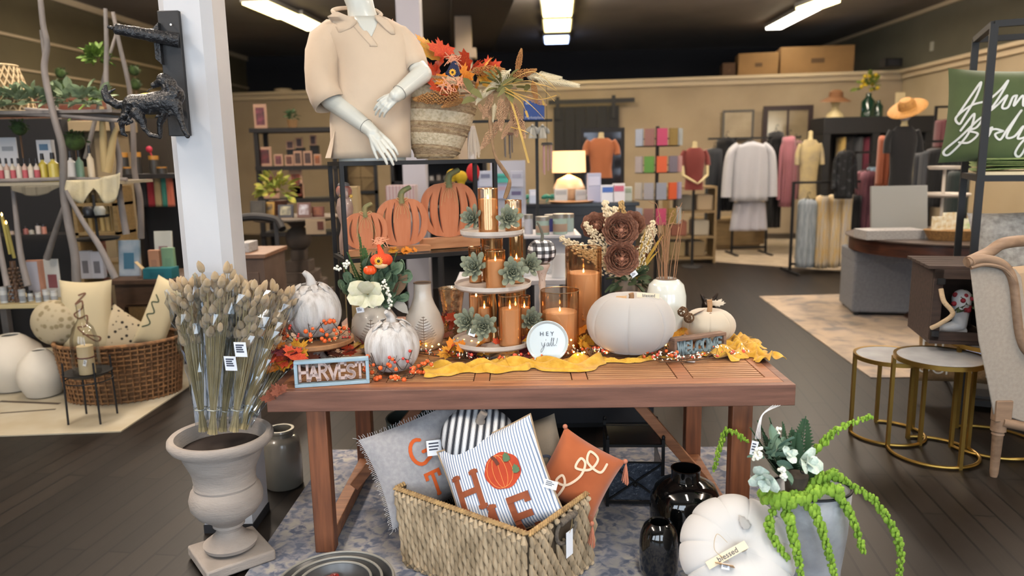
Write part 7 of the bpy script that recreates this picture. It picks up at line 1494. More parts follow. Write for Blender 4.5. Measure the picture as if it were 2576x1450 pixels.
pl_=bpy.data.lights.new('lamp_bulb','POINT');pl_.energy=14;pl_.color=(1,.7,.4);pl_.shadow_soft_size=.04;o=bpy.data.objects.new('lamp_bulb',pl_);COL.objects.link(o);o.parent=t;o.location=(0,0,(s0+s1)/2)
mb=M();mb.lathe([(0,0),(.2,0),(.22,.02),(0,.012)],28);tag(mb.build('round_tray',mat('copper_tray','#a8805a',.3,.6),None,loc=(q.x,CY_+.06,cz_)),'shallow copper tray in front of the glowing lamp','tray');
teal=mat('teal_ribbon','#1f6b5c',.6)
for i,(x0,y0,x1,y1,Yo,c_,lab,fc)in enumerate(((1332,478,1355,512,.02,'#aab4c8','white acrylic card holder at the left end of the counter','#c3c8d6'),(1478,436,1512,512,.03,'#9ba0b8','tall pale lilac box on the counter beside the lamp','#b4b8cc'),(1512,466,1545,514,.0,'#c8cbd4','blue and white striped card pack on the counter','#3f62a8'),(1542,462,1572,514,.0,'#c9c6cc','pink and white striped card pack on the counter','#b05a70'),(1568,470,1590,512,.12,'#a3a9a0','pale green greeting card behind the striped packs','#7e8a78'),(1395,476,1428,506,.14,'#a9b0b4','white wrapped gift box with teal bow on the counter','#8f979c'),(1448,478,1475,506,.12,'#9ca2a8','second wrapped gift box right of the lamp','#8a9096'))):
 bx('card_box',lab,'box',x0,y0,x1,y1,CY_+Yo+.03,.05,mat('cb%d'%i,c_,.6),base=cz_,face=(.1,.12,.9,.42),fm=mat('cbf%d'%i,fc,.6))
def bow(label,px,py,Y,s,m=teal,z=None):
 q=P(px,py,Y);mb=M();
 for sx in(-1,1):mb.at(tuple(Vector((sx*s*.6,0,0))),(0,sx*.3,0)).ball((0,0,0),(s*.6,s*.3,s*.35),12,8);mb.at((0,0,0));mb.tube([(0,0,0),(sx*s*.5,-.01,-s*.7)],s*.12,6)
 mb.at().ball((0,-.01,0),s*.22,8,6);o=mb.build('ribbon_bow',m,None,loc=q if z is None else(q.x,Y,z));return tag(o,label,'bow','teal satin bows on the counter')
for px,py,lab in((1335,462,'leftmost teal satin bow on the counter'),(1382,462,'teal satin bow left of the frosted lamp base'),(1475,470,'teal satin bow right of the frosted lamp base'),(1540,450,'teal satin bow above the striped card packs')):bow(lab,px,py,CY_+.2,.07,z=cz_+.055)
WY=5.0;wz=1.075;a,b=P(1318,592,WY),P(1462,592,WY);wp=mat('white_laminate','#a9aab0',.4)
t=thing('white_side_table','narrow white table with candle jars behind the tiered stand','table',(a.x,WY,0));w_=b.x-a.x;M().box(0,w_,0,.45,wz-.02,wz).build('top',wp,t,bevel=.003);M().box(w_*.2,w_*.8,.1,.35,.03,wz-.02).build('pedestal',wp,t,smooth=False);M().box(0,w_,.02,.43,0,.03).build('base',wp,t,smooth=False)
for i,(px,w__,top,d_,lab,c_)in enumerate(((1365,34,545,.08,'pale green candle jar with brown label on the white table','#8fa39a'),(1409,36,538,.10,'larger pale green candle jar right on the white table','#93a79e'),(1428,32,538,.26,'candle jar at the back right of the white table','#8b9c98'),(1385,30,540,.28,'deep blue candle jar at the back of the white table','#3b3f78'),(1330,22,540,.15,'slim white jar at the left of the white table','#a9abb4'))):
 bottle('candle_jar',lab,px,585,top,w__,WY+d_,mat('jar%d'%i,c_,.25),mat('silver_lid','#8d8a84',.3,.5),'candle jars on the white table',base=wz+.001,kind='jar',lab=mat('label%d'%i,'#8f7a6a',.7)if i<2 else None)
MY_=4.45;mz=.86;a,b=P(1150,850,MY_),P(1450,800,MY_)
t=thing('white_bench','white painted bench with mugs behind the display table','bench',(a.x,MY_,0));w_=b.x-a.x;M().box(0,w_,0,.4,mz-.03,mz).build('top',wp,t,bevel=.003)
for x in(.03,w_-.08):M().box(x,x+.05,.03,.37,0,mz-.03).build('leg',wp,t,smooth=False)
t=thing('low_cabinet','low charcoal cabinet behind the display table, seen under the tabletop','cabinet',(-.42,4.20,0));M().box(0,1.25,.0,.22,.03,.62).build('body',mat('charcoal_cabinet','#26272c',.5),t,bevel=.004);M().box(-.01,1.26,-.01,.23,.62,.64).build('top',mat('charcoal_cabinet','#26272c'),t,bevel=.003);M().box(.03,1.22,.02,.2,0,.03).build('plinth',blk,t,smooth=False)
for i,(px,py,w_2,lab)in enumerate(((1405,712,36,'white mug on the bench right of the checked pumpkin candlestick'),(1322,752,30,'white mug behind the second tier of the tray stand'),(1385,740,30,'second white mug between the tiers and large candles'))):
 q=P(px,py,MY_+.12);t=thing('white_mug',lab,'mug',(q.x,MY_+.1+.09*i,mz+.001));r_=wd(w_2/2,MY_,.9);h=.095+.05*(i==0)
 M().lathe([(0,0),(r_,0),(r_,h),(r_*.9,h),(r_*.9,.01),(0,.01)],28,close=False).build('cup',mat('white_mug_glaze','#c2c5c8',.2),t);M().tube([(-r_-.028*sin(pi*k/8)*1.0,0,h*.2+h*.6*k/8)for k in range(9)],.006,8).build('handle',mat('white_mug_glaze','#c2c5c8'),t)
SY=8.4;q=Z(1650,690,0);q=P(1650,600,SY);t=thing('card_spinner','black wire spinner rack packed with cards and socks near the barn door','display rack',(q.x,SY,0));zs_=P(1640,318,SY).z
M().tube([(0,0,0),(0,0,zs_)],.02,8).build('pole',blk,t);M().lathe([(0,0),(.3,0),(.3,.02),(.03,.04),(0,.04)],24).build('base',blk,t)
sx_,sz_=q.x,zs_;cols=['#9aa6b8','#a8a4a8','#7d5a56','#8c86a0','#a33a5c','#9a9496','#7f6a3a','#50803a','#9aa0a0','#b5502a','#a8a6a0','#6a6470','#8a8c94','#a87f7f','#7a7f8c']
k_=0
for r_i,(y0,y1)in enumerate(((322,366),(390,432),(455,498),(518,560))):
 mb=M();z=P(1640,y1+2,SY).z;ring_mb(mb,.24,z,.006);ring_mb(mb,.24,z+.08,.004);mb.build('wire_ring',blk,t)
 for c_i in range(5):
  a=radians(-150+c_i*30);h=P(1640,y0,SY).z-P(1640,y1,SY).z;col=cols[(r_i*5+c_i*2)%15]if not(r_i==2 and c_i==3)else '#b8502c'
  o=M().box(-.055,.055,-.01,.01,0,h*.95).box(-.03,.03,-.013,-.01,h*.3,h*.7).build('card_pack',mat('pk'+col[1:],col,.6),None,smooth=False,loc=(sx_+.26*cos(a),SY+.26*sin(a),z+.004));o.rotation_euler=(0,0,a+pi/2)
  tag(o,'%s card pack on the %s row of the spinner, %s'%(('pale','muted','coloured','light','plain')[c_i],('top','second','third','lowest')[r_i],('far left','left of centre','at the centre','right of centre','far right')[c_i]),'card pack','packs on the card spinner')
bust('orange_tee_bust','mannequin bust in an orange t-shirt before the barn door',1472,1552,348,448,9.2,cm_('#a0603c',bump=.2,bscale=20));bust('red_dress_mannequin','cream mannequin wearing a dusty red dress by the corner shelf',1712,1778,372,478,10.6,cm_('#6e2f2a'),arms=True)
t=thing('leaning_frame','black framed dark mirror standing behind the orange t-shirt bust','mirror',P(1515,480,10.2));t.location.z=0;M().box(-.30,.30,0,.04,0,P(1515,322,10.2).z).build('frame',blk,t,smooth=False);M().box(-.25,.25,-.006,0,.1,P(1515,322,10.2).z-.06).build('mirror_pane',mat('dark_mirror','#3a3a3e',.08,.6),t,smooth=False)
t=thing('wooden_display_shelf','pale wooden shelf unit with folded goods below the red dress','shelf',P(1740,600,10.9));t.location.z=.0;lw=wood('pale_shelf_wood','#8c7652','#776344',3,(1,6,6));h=P(1740,470,10.9).z;w_=.72
for x in(-w_/2,w_/2-.03):M().box(x,x+.03,0,.4,0,h).build('side',lw,t,smooth=False)
for z in(.06,h*.33,h*.66,h-.03):M().box(-w_/2+.03,w_/2-.03,0,.4,z,z+.03).build('shelf_board',lw,t,smooth=False)
for i,(x,k,c_)in enumerate(((-.2,0,'#8c7a58'),(.1,0,'#7d6c50'),(-.18,1,'#8c5a4a'),(.15,1,'#9c9484'),(-.1,2,'#6e6a60'),(.2,2,'#a39074'))):tag(M().box(-.12,.12,0,.3,0,h*.2).build('folded_stack',cm_(c_),None,smooth=True,bevel=.02,loc=(t.location.x+x,10.95,(.092,h*.33+.032,h*.66+.032)[k])),'%s folded goods on the %s board of the pale shelf unit'%(('tan','brown','reddish','grey beige','dark grey','sand')[i],('lowest','middle','upper')[k]),'folded textile')
t=thing('wicker_chest','pale wooden crate bench under the charcoal jackets','bench',P(1840,600,12.3));t.location.z=0;M().box(-.55,.55,0,.4,.1,.5).build('body',lw,t,smooth=False);M().box(-.6,.6,-.02,.42,.5,.54).build('top',lw,t,smooth=False);M().box(-.5,.5,.05,.35,0,.1).build('base',lw,t,smooth=False)
Ys=9.0;sh_x0,sh_x1=P(635,315,Ys).x,P(842,312,Ys).x;dsh=mat('espresso_shelf','#161313',.6)
zt_=P(700,322,Ys).z;t=thing('espresso_bookcase','espresso wooden bookcase with framed pictures behind the mannequin','bookcase',(sh_x0,Ys,0));w_=sh_x1-sh_x0
for x in(0,w_-.05):
 for y in(0,.35):M().box(x,x+.05,y,y+.05,0,zt_).build('post',dsh,t,smooth=False)
zsh=[zt_,P(700,418,Ys).z,P(700,500,Ys).z,P(700,585,Ys).z]
for z in zsh:M().box(-.04 if z==zt_ else 0,w_+(.04 if z==zt_ else 0),-.02,.42,z-.05,z).build('shelf_board',dsh,t,smooth=False)
pf=mat('blush_mat_frame','#a8846c',.6);
pics=[(640,262,672,312,0,'#7d3a48'),(652,370,684,412,1,'#6a2c30'),(690,388,712,412,1,'#7a4448'),(718,390,738,414,1,'#6b4030'),(740,380,760,414,1,'#4d3a30'),(764,380,786,414,1,'#4e3a34'),(720,354,740,376,1,'#5b4040'),(744,346,762,372,1,'#402c30'),(780,340,796,366,1,'#4a3030'),(662,436,700,462,2,'#9a4a2c'),(728,428,760,456,2,'#a0481c'),(732,462,765,496,2,'#9a4420'),(790,388,808,414,1,'#a05a28')]
for i,(x0,y0,x1,y1,k,c_)in enumerate(pics):
 up=i in(6,7,8);t=bx('framed_picture','small framed %s picture %s of the espresso bookcase'%(('rose','crimson','mauve','russet','umber','brown grey','plum','dark wine','maroon','salmon','burnt orange','rusty orange','amber')[i],('on the top','on the middle shelf','on the third shelf')[k]+(' at the back' if up else '')),'picture',x0,y0,x1,y1,Ys+(.25 if up else.08),.02,pf,face=(.16,.14,.84,.86),fm=mat('pic'+c_[1:],c_,.5,col2='#3a2a2a',scale=14),base=None if(up or i==12 and False)else zsh[k]+.001,bev=0,fname='picture')
 if up:M().box(-.05,.05,.02,.10,zsh[1]-t.location.z,0).build('riser',dsh,t,smooth=False)
q=P(732,305,Ys+.1);t=thing('potted_plant','small green plant in a wooden pot on the espresso bookcase','plant',(q.x,Ys+.15,zt_+.001));M().lathe([(0,0),(.05,0),(.065,.10),(0,.10)],20).build('pot',mat('wood_pot','#7a5c38',.7),t);mb=M();leafcluster(mb,40,(0,0,.13),.06,.05,5);mb.build('leaves',mat('deep_green_leaf','#2f4a28',.8),t)
tag(M().lathe([(0,0),(.17,0),(.19,.05),(.17,.06),(0,.05)],24).build('ceramic_bowl',cream,None,loc=(P(712,238,walln(712)).x,walln(712)+.02,PH+.001)),'pale shallow bowl on the back partition left of the mannequin','bowl')
Yp=6.7;q=P(728,560,Yp);tz2=P(720,550,Yp).z;t=thing('pedestal_table','round table on a stone ball and stepped block pedestal','table',(q.x,Yp+.25,0));st2=mat('taupe_stone','#4a4038',.85,col2='#564b42',scale=6)
r_=wd(112,Yp,.9);M().lathe([(0,tz2-.03),(r_-.02,tz2-.03),(r_,tz2-.015),(r_,tz2),(0,tz2)],56).build('top',mat('worn_table_top','#6d6152',.6,col2='#5a4e42',scale=6),t)
zb=P(735,600,Yp+.25).z;rb=wd(33,Yp,1);M().ball((0,0,zb),rb,28,18).build('stone_ball',st2,t);M().lathe([(0,zb+rb*.8),(rb*.5,zb+rb*.9),(rb*.9,tz2-.05),(0,tz2-.03)],20).build('neck',st2,t)
zz=zb-rb*.9;
for i,k in enumerate((.55,.9,1.3,1.7,2.1,2.3)):h=.10;M().box(-rb*k,rb*k,-rb*k,rb*k,max(0,zz-h),zz).build('stone_step',st2,t,bevel=.006);zz-=h
M().box(-rb*2.3,rb*2.3,-rb*2.3,rb*2.3,0,max(.02,zz)).build('stone_block',st2,t,bevel=.006)
tz2+=.001
for i,(x0,y0,x1,y1,dY,c_,fc,lab)in enumerate(((630,505,668,556,.0,'#2e2a24','#3c372f','dark grey cover book standing at the left of the pedestal table'),(668,508,690,556,.05,'#8a6a2c','#2b241c','yellow spined book on the pedestal table'),(700,515,738,556,.1,'#3a3a40','#9a9478','open photo book with grey cover on the pedestal table'),(748,510,782,556,.05,'#5c4038','#a9a8b0','white page book leaning open on the pedestal table'),(785,520,815,556,.12,'#54281c','#7a4a2c','rust coloured small book at the right of the table'))):
 bx('book',lab,'book',x0,y0,x1,y1,Yp+dY,.03,mat('bk'+c_[1:],c_,.6),base=tz2,face=(.15,.12,.85,.8),fm=mat('bf'+fc[1:],fc,.6,col2=c_,scale=16),tilt=-10)
q=P(700,500,Yp+.3);t=thing('trailing_plant','yellow green leafy plant on the pedestal table','plant',(q.x-.05,Yp+.45,tz2));M().lathe([(0,0),(.07,0),(.09,.14),(0,.14)],20).build('pot',dkw,t);mb=M();leafcluster(mb,60,(0,0,.22),.17,.09,7);mb.build('leaves',mat('yellow_green_leaf','#59701f',.8,col2='#9c9140',scale=9),t)
bx('paper_lantern_card','beige hanging paper card with brown stamp below the pedestal table edge','card',770,552,820,590,6.55,.01,mat('beige_card','#86745e',.9),face=(.6,.15,.9,.7),fm=mat('brown_stamp','#4a241a',.8))
t=thing('side_chair','dark wooden chair with curved back behind the white pillar','chair',(P(615,600,6.0).x,6.2,0),radians(20));hs=.46
M().box(-.22,.22,-.2,.22,hs-.03,hs).build('seat',mat('olive_seat','#3f3a2c',.8),t,bevel=.01);
for x,y in((-.2,-.18),(.2,-.18),(-.2,.2),(.2,.2)):M().box(x-.02,x+.02,y-.02,y+.02,0,hs-.03).build('leg',dsh,t,smooth=False)
for x in(-.2,.2):M().bar((x,.2,hs),(x,.27,1.08),.035,.035).build('back_post',dsh,t)
M().tube(spline([(-.25,.2,1.02),(-.2,.28,1.10),(0,.33,1.13),(.2,.28,1.10),(.25,.2,1.02)],5),.035,8).build('back_rest',dsh,t)
t=thing('drawer_cabinet','greyed wooden drawer chest just right of the white pillar','cabinet',(P(625,700,5.3).x-.1,5.3,0));hz_=P(630,640,5.3).z;M().box(-.25,.22,0,.5,.08,hz_-.03).build('body',mat('weathered_brown','#4c3c32',.8,col2='#5c4a3e',scale=5),t,smooth=False);M().box(-.27,.24,-.02,.52,hz_-.03,hz_).build('top',wood('warm_top','#7a5840','#5f4330'),t,bevel=.004)
for z in(.14,hz_*.52):M().box(-.21,.18,-.012,0,z,z+hz_*.34).build('drawer',mat('weathered_brown','#4c3c32'),t,bevel=.004);
M().box(-.23,.2,.05,.45,0,.08).build('plinth',dsh,t,smooth=False)
bx('magazine_pile','pile of pale magazines on the wooden drawer chest','magazines',600,612,626,624,5.4,.2,mat('pale_pages','#9c9a98'),base=hz_+.001)
for i,(x0,x1,y0,lab)in enumerate(((858,880,478,'left pale wooden plank box leaning behind the black riser'),(878,904,470,'right pale wooden plank box behind the black riser'))):bx('wood_plank_box',lab,'wooden box',x0,y0,x1,560,6.3,.12,mat('raw_plank','#94805f',.8,col2='#85724f',scale=4,stretch=(8,1,1)),tilt=0,base=0);
Yc=9.4;x0_,x1_=P(870,500,Yc).x,P(952,500,Yc).x;zt_=P(900,408,Yc).z;t=thing('chevron_panel_screen','black framed screen with wooden chevron panels behind the riser','screen',(x0_,Yc,0));w_=x1_-x0_;n_=4;hp=zt_/n_
mb=M();
for x in(0,w_-.04):mb.box(x,x+.04,-.02,.03,0,zt_)
for i in range(n_+1):mb.box(0,w_,-.02,.03,min(zt_-.04,i*hp),min(zt_,i*hp+.04))
mb.build('frame',blk,t,smooth=False)
for i in range(n_):
 z0_=i*hp+.04;z1_=(i+1)*hp if i<n_-1 else zt_-.04;M().box(.04,w_-.04,.01,.02,z0_,z1_).build('panel',mat('chevron_wood','#6e5a3c',.8),t,smooth=False);mb=M();cx_=w_/2;cz2=(z0_+z1_)/2;hh=(z1_-z0_)/2;ww=w_/2-.04
 for k in(.25,.5,.75,1.0):
  for sx in(-1,1):
   for sz in(-1,1):mb.bar((cx_+sx*ww*k,.005,cz2),(cx_,.005,cz2+sz*hh*k),.03,.012,up=(0,1,0))
 mb.build('chevron_strips',mat('chevron_strip','#7f6a48',.8),t,smooth=False)
t=thing('black_display_wall','black shelving unit with small jars behind the wooden pumpkins','shelf',(P(985,500,8.8).x,8.8,0));w_=P(1225,500,8.8).x-P(985,500,8.8).x;zt_=P(1100,404,8.8).z
M().box(0,w_,.35,.4,0,zt_).build('back_panel',mat('shelf_black','#161618',.7),t,smooth=False)
zz_=[P(1100,y,8.8).z for y in(455,505,560,620)]
for z in zz_+[zt_]:M().box(0,w_,0,.35,z-.03,z).build('shelf_board',mat('shelf_black','#161618'),t,smooth=False)
for x in(0,w_-.04):M().box(x,x+.04,0,.35,0,zt_).build('side',mat('shelf_black','#161618'),t,smooth=False)
for i,px in enumerate((1086,1104,1120,1140,1160)):bottle('small_jar','%s small jar on the black shelving behind the riser'%('leftmost white','second pale','third grey','fourth pinkish','fifth pale')[i],px,455,440-3*(i%2),12,8.95,mat('sj%d'%i,('#8d8a86','#777069','#55534f','#7d5f58','#8d8580')[i],.5),blk,'small jars on the black shelving',base=zz_[0]+.001,kind='jar')
q=P(1040,520,8.3);t=thing('striped_box_bag','pale box covered with fine pink stripes behind the middle wooden pumpkin','box',(q.x,7.35,P(1020,520,7.6).z));
w_=P(1052,500,7.6).x-P(982,500,7.6).x;h_=P(1020,465,7.6).z-P(1020,520,7.6).z;M().box(-w_/2,w_/2,0,.25,0,h_).build('box',stripes('pink_stripe','#9c9092','#8a6a70',30,'X',.7),t,smooth=False);M().box(-w_/2-.1,w_/2+.3,-.02,.4,-.04,0).build('stand_top',dsh,t,smooth=False)
for x in(-w_/2,w_/2+.2):M().box(x,x+.05,.05,.1,-t.location.z,-.04).build('stand_leg',dsh,t,smooth=False)
Yk=6.2;a,b=P(1170,505,Yk),P(1322,400,Yk);t=thing('card_stand','white sloped card display full of note cards behind the tiered stand','display stand',(a.x,Yk,0));w_=b.x-a.x;z0_=P(1240,560,Yk).z;z1_=P(1240,405,Yk).z
M().box(w_*.42,w_,.1,.13,z0_,z1_).build('back_board',mat('white_board','#a3a5b0',.7),t,smooth=False);M().box(0,w_,0,.35,z0_-.04,z0_).build('tray',wp,t,smooth=False);M().box(w_*.3,w_*.7,.1,.25,0,z0_-.04).build('stand',dk2,t,smooth=False)
cds=[(1205,430,1238,470,'#a8aec0','#6a7088','white gift card pack beside the red ornament'),(1200,455,1232,500,'#8f97b4','#b0a8b8','lilac greeting card pack behind the riser post'),(1244,437,1280,460,'#3f9c92','#2d7d74','turquoise topped card on the card stand'),(1242,462,1278,500,'#9ea6c0','#b09aa8','pale blue card below the turquoise card'),(1284,430,1316,470,'#a6a9b8','#8f92a4','white note card with faint print on the stand'),(1282,474,1316,512,'#9aa0b2','#5c5678','white card box with purple stripes on the stand')]
for i,(x0,y0,x1,y1,c_,fc,lab)in enumerate(cds):
 bx('note_card',lab,'card',x0,y0,x1,y1,Yk+(.06 if i%2 else.03),.01,mat('nc'+c_[1:],c_,.6),face=(.15,.2,.85,.45),fm=mat('nf'+fc[1:],fc,.6))
tag(M().ball((0,0,0),(.05,.03,.07),14,10).build('hanging_ornament',mat('red_felt','#a3161c',.8),None,loc=P(1190,434,5.6)),'red felt heart ornament hanging behind the riser','ornament')
for i,(px,py,s_)in enumerate(((1138,440,.045),(1160,446,.05))):tag(M().ball((0,0,0),(s_,s_*.6,s_*1.0),14,10).ball((0,0,-s_*.9),(s_*.6,s_*.4,s_*.5),10,8).build('hanging_ornament',mat('yellow_felt','#a88c14',.8),None,loc=P(px,py,5.9)),'%s yellow felt ornament hanging behind the riser top'%('left','right')[i],'ornament')
for px,pt,pb,lab,n_ in((1278,340,400,'wind chime with thin silver tubes under a round wooden disc',5),(1376,365,445,'pink and silver wind chime hanging left of the glowing lamp',4)):
 Y=5.6;q=P(px,pt,Y);t=thing('wind_chime',lab,'wind chime',q);M().lathe([(0,0),(.045,0),(.04,.018),(0,.02)],20).build('disc',mat('brown_disc','#4a2c20',.6)if n_==5 else blk,t);L_=q.z-P(px,pb,Y).z
 for i in range(n_):M().tube([(.03*cos(i*1.3),.03*sin(i*1.3),0),(.03*cos(i*1.3),.03*sin(i*1.3),-L_*(.75+.06*i))],.005,8).build('tube',mat('chime_silver','#8f8c90',.25,.9)if n_==5 else mat('chime_pink','#a8848c',.4),t)
 M().tube([(0,0,.02),(0,0,.45)],.002,4).build('cord',blk,t)
for i,(px,py)in enumerate(((1340,328),(1365,328))):
 q=P(px,py,5.7);t=thing('glass_angel','%s frosted angel ornament hanging below the blue sign'%('left','right')[i],'ornament',q);M().lathe([(.035,-.06),(.02,0),(.008,.02),(.014,.035),(0,.05)],14).build('body',mat('frosted_angel','#85857f',.3),t);mb=M();[mb.at((sx*.03,0,.0),(0,sx*.9,0)).ball((0,0,0),(.035,.006,.018),10,6)for sx in(-1,1)];mb.build('wings',mat('frosted_angel','#85857f'),t)
t=thing('ornament_stand','tall black rod stand with ornaments beside the barn door','display stand',(P(1352,500,5.75).x,5.75,0));hz_=P(1352,300,5.75).z;M().box(-.012,.012,-.01,.01,0,hz_).build('post',blk,t,smooth=False);M().box(-.6,.12,-.008,.008,hz_-.02,hz_).build('arm',blk,t,smooth=False);M().lathe([(0,0),(.18,0),(.17,.02),(0,.025)],24).build('base',blk,t)
t=bx('blue_sign','deep blue sign with white lettering behind the dried flowers','sign',1318,252,1370,302,5.72,.012,mat('royal_blue','#1f3f80',.5));t.name='blue_sign';text('Moon Cards',.03,mat('sign_white','#a8b0c4',.6),None,(0,0,0))if False else None
mb=M();q=Vector(t.location)
text('Marketplace',.028,mat('sign_white','#a8b0c4',.6),t,(0,-.001,.018));text('&',.05,mat('sign_white','#a8b0c4'),t,(-.05,-.001,.13))
t=thing('bronze_figurine','dark glossy bronze figure on the floor beyond the right table corner','figurine',(P(1782,800,5.0).x,5.0,0));zt_=P(1782,738,5.0).z;bz=mat('dark_bronze','#2a211b',.18,.6)
mb=M();cap(mb,(0,0,.05),(0,0,zt_*.6),.09,.06,16);cap(mb,(0,0,zt_*.6),(-.02,-.02,zt_*.8),.06,.04,14);cap(mb,(-.08,-.05,.03),(-.13,-.14,.03),.04,.03,12);cap(mb,(.08,-.05,.03),(.14,-.12,.03),.04,.03,12);mb.ball((0,0,zt_*.86),(.05,.06,.05),14,10);cap(mb,(-.03,0,zt_*.92),(-.06,0,zt_),.02,.008,8);cap(mb,(.03,0,zt_*.92),(.06,0,zt_),.02,.008,8);fuse('body',mb,bz,t,.01,4)
rug('cream rug with dark stripes at the left',[(-5.2,4.12),(-2.39,4.275),(-2.36,5.25),(-2.5,6.4),(-5.2,6.4)],mat('cream_striped_rug','#a39c8a',.95,col2='#968c76',scale=3))
for i,(a,b,c_)in enumerate((((0,1010),(150,1016),.010),((0,1040),(140,1030),.006))):
 p,q=Z(*a,.0095),Z(*b,.0095);m_=M().bar((0,0,0),q-p,.03 if i==0 else.018,.0015);o=m_.build('rug_stripe',mat('rug_stripe','#40352c',.95),None,smooth=False,loc=p);tag(o,('wider','thinner')[i]+' dark stripe woven into the cream left rug','rug stripe')
 o.parent=[x for x in COL.objects if x.get('label','').startswith('cream rug')][0];o.location=p-Vector(o.parent.location)
 for k in('category','label'):del o[k]
wcer=mat('matte_white_ceramic','#bfb9ac',.75,col2='#b5afa2',scale=4)
for lab,px,pb,Y,R_,h in(('larger round white ceramic vase at the left edge on the cream rug',32,985,5.15,.215,.40),('smaller round white ceramic vase beside the wicker tub',100,996,4.97,.155,.33)):
 q=P(px,pb,Y);t=thing('round_white_vase',lab,'vase',(q.x,Y+.05,FZ),0,'round white vases on the cream rug');M().lathe([(.08,0),(R_*.7,.01),(R_*.97,h*.3),(R_,h*.5),(R_*.85,h*.75),(R_*.45,h*.95),(R_*.3,h),(R_*.26,h*.98),(R_*.4,h*.9)],48,close=False).build('body',wcer,t)
wk=mat('brown_wicker','#855f3a',.8,col2='#5a3d24',scale=30,bump=.5,bscale=90)
q=Z(282,1030,.0);TQ=Vector((-2.74,5.02,FZ));hT2=.40;t=thing('wicker_tub','oval open weave wicker tub full of printed pillows on the cream rug','basket',TQ,radians(12));rx,ry=.40,.27
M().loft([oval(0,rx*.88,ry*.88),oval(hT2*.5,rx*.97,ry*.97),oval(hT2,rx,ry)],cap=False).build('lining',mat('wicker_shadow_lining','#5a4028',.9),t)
mb=M();N=56
for k in range(13):
 z=.012+hT2*k/12.5;f=.88+.12*(k/12);mb.tube([((rx*f+.008+.006*(-1)**(i+k))*cos(2*pi*i/N),(ry*f+.008+.006*(-1)**(i+k))*sin(2*pi*i/N),z)for i in range(N+1)],.0075,6)
for i in range(N):
 if i%1==0:a=2*pi*i/N;mb.tube([((rx*.88+.012)*cos(a),(ry*.88+.012)*sin(a),0),((rx+.012)*cos(a),(ry+.012)*sin(a),hT2)],.006,5)
mb.build('weave',wk,t);mb=M();mb.tube([((rx+.008)*cos(2*pi*i/40),(ry+.008)*sin(2*pi*i/40),hT2+.05*cos(2*pi*i/40)*0)for i in range(41)],.014,8);mb.build('rim',wk,t)
cp2=mat('cream_cotton','#b5a888',.95,bump=.15,bscale=200)
p_=P(215,800,5.0);t,y5=pillow('cream_script_pillow','tall cream pillow with brown script hey standing in the wicker tub',(p_.x,5.02,p_.z),(radians(-5),radians(2),radians(8)),.34,.52,.15,cp2)
on_pillow('brown_script',lambda mb:stroke(mb,[(v.x,v.y)for v in spline([(-.02,.16,0),(.02,.17,0),(-.04,.10,0),(.0,.12,0),(.0,.07,0),(-.05,.03,0),(-.02,.0,0),(.03,.02,0),(.02,-.05,0),(-.03,-.06,0),(.0,-.10,0),(.08,-.16,0),(.10,-.13,0),(.0,-.11,0)],6)],.010,-.002,.001),mat('brown_cord','#6b4a36',.8),y5,t)
p_=P(135,815,4.95);t=thing('round_tan_cushion','round tan cushion with pale leopard spots at the left of the wicker tub','pillow',(p_.x,4.98,p_.z));M().ball((0,0,0),(.17,.10,.16),28,18).build('cover',mat('tan_spots','#7d7054',.95,col2='#a0947a',mix='voronoi',scale=22,contrast=(.25,.45)),t)
p_=P(300,850,5.0);t,y5=pillow('leopard_cushion','cream cushion with black leopard spots leaning in the wicker tub',(p_.x-.02,5.06,p_.z-.02),(radians(-8),radians(38),radians(10)),.36,.36,.12,mat('leopard2','#26221c',.95,col2='#ab9d82',mix='voronoi',scale=28,contrast=(.22,.34)))
p_=P(398,790,5.05);t,y5=pillow('tall_cream_cushion','slim cream cushion with green script tilted at the right of the wicker tub',(p_.x,5.08,p_.z),(radians(-5),radians(24),radians(14)),.20,.50,.12,cp2)
on_pillow('green_script',lambda mb:stroke(mb,[(v.x,v.y)for v in spline([(-.06,.12,0),(-.03,.08,0),(-.07,.06,0),(-.03,.0,0),(-.07,-.03,0),(-.03,-.08,0),(-.07,-.12,0)],5)],.008,-.002,.001),mat('green_cord','#33402c',.8),y5,t)
SQ=Vector((-2.68,4.50,FZ));t=thing('plant_stand','black wire four leg stand with a round dish in front of the wicker tub','stand',SQ);zs_=P(228,935,4.5).z-FZ;r_=wd(57,4.5,.4)
for a in(45,135,225,315):x,y=r_*.95*cos(radians(a)),r_*.95*sin(radians(a));M().tube([(x*1.05,y*1.05,0),(x,y,zs_+.08)],.006,6).build('leg',blk,t)
M().lathe([(0,zs_-.035),(r_*.7,zs_-.025),(r_,zs_),(r_,zs_+.004),(r_*.6,zs_-.015),(0,zs_-.018)],32).build('dish',blk,t);mb=M();ring_mb(mb,r_*.97,zs_-.05,.004);mb.build('hoop',blk,t)
q=SQ+Vector((0,0,zs_-.012));t=thing('pillar_candle','ivory pillar candle tied with red cord on the black wire stand','candle',q);hc_=P(222,870,4.5).z-q.z;M().lathe([(0,0),(.047,0),(.047,hc_),(.01,hc_-.003),(0,hc_)],28).build('wax',mat('ivory_candle','#b8aa8c',.6),t);mb=M();ring_mb(mb,.048,hc_*.6,.004);mb.build('red_cord',mat('red_cord','#5a1f1c',.8),t);price_tag(t,(.02,-.052,hc_*.45),.02,.04,(0,.3,0));M().tube([(0,0,hc_),(0,0,hc_+.012)],.002,5).build('wick',blk,t)
q2=q;t=thing('glass_cloche','clear glass cloche bottle over the pillar candle','cloche',q2+Vector((0,0,-.0)));hc2=P(222,770,4.5).z-q2.z
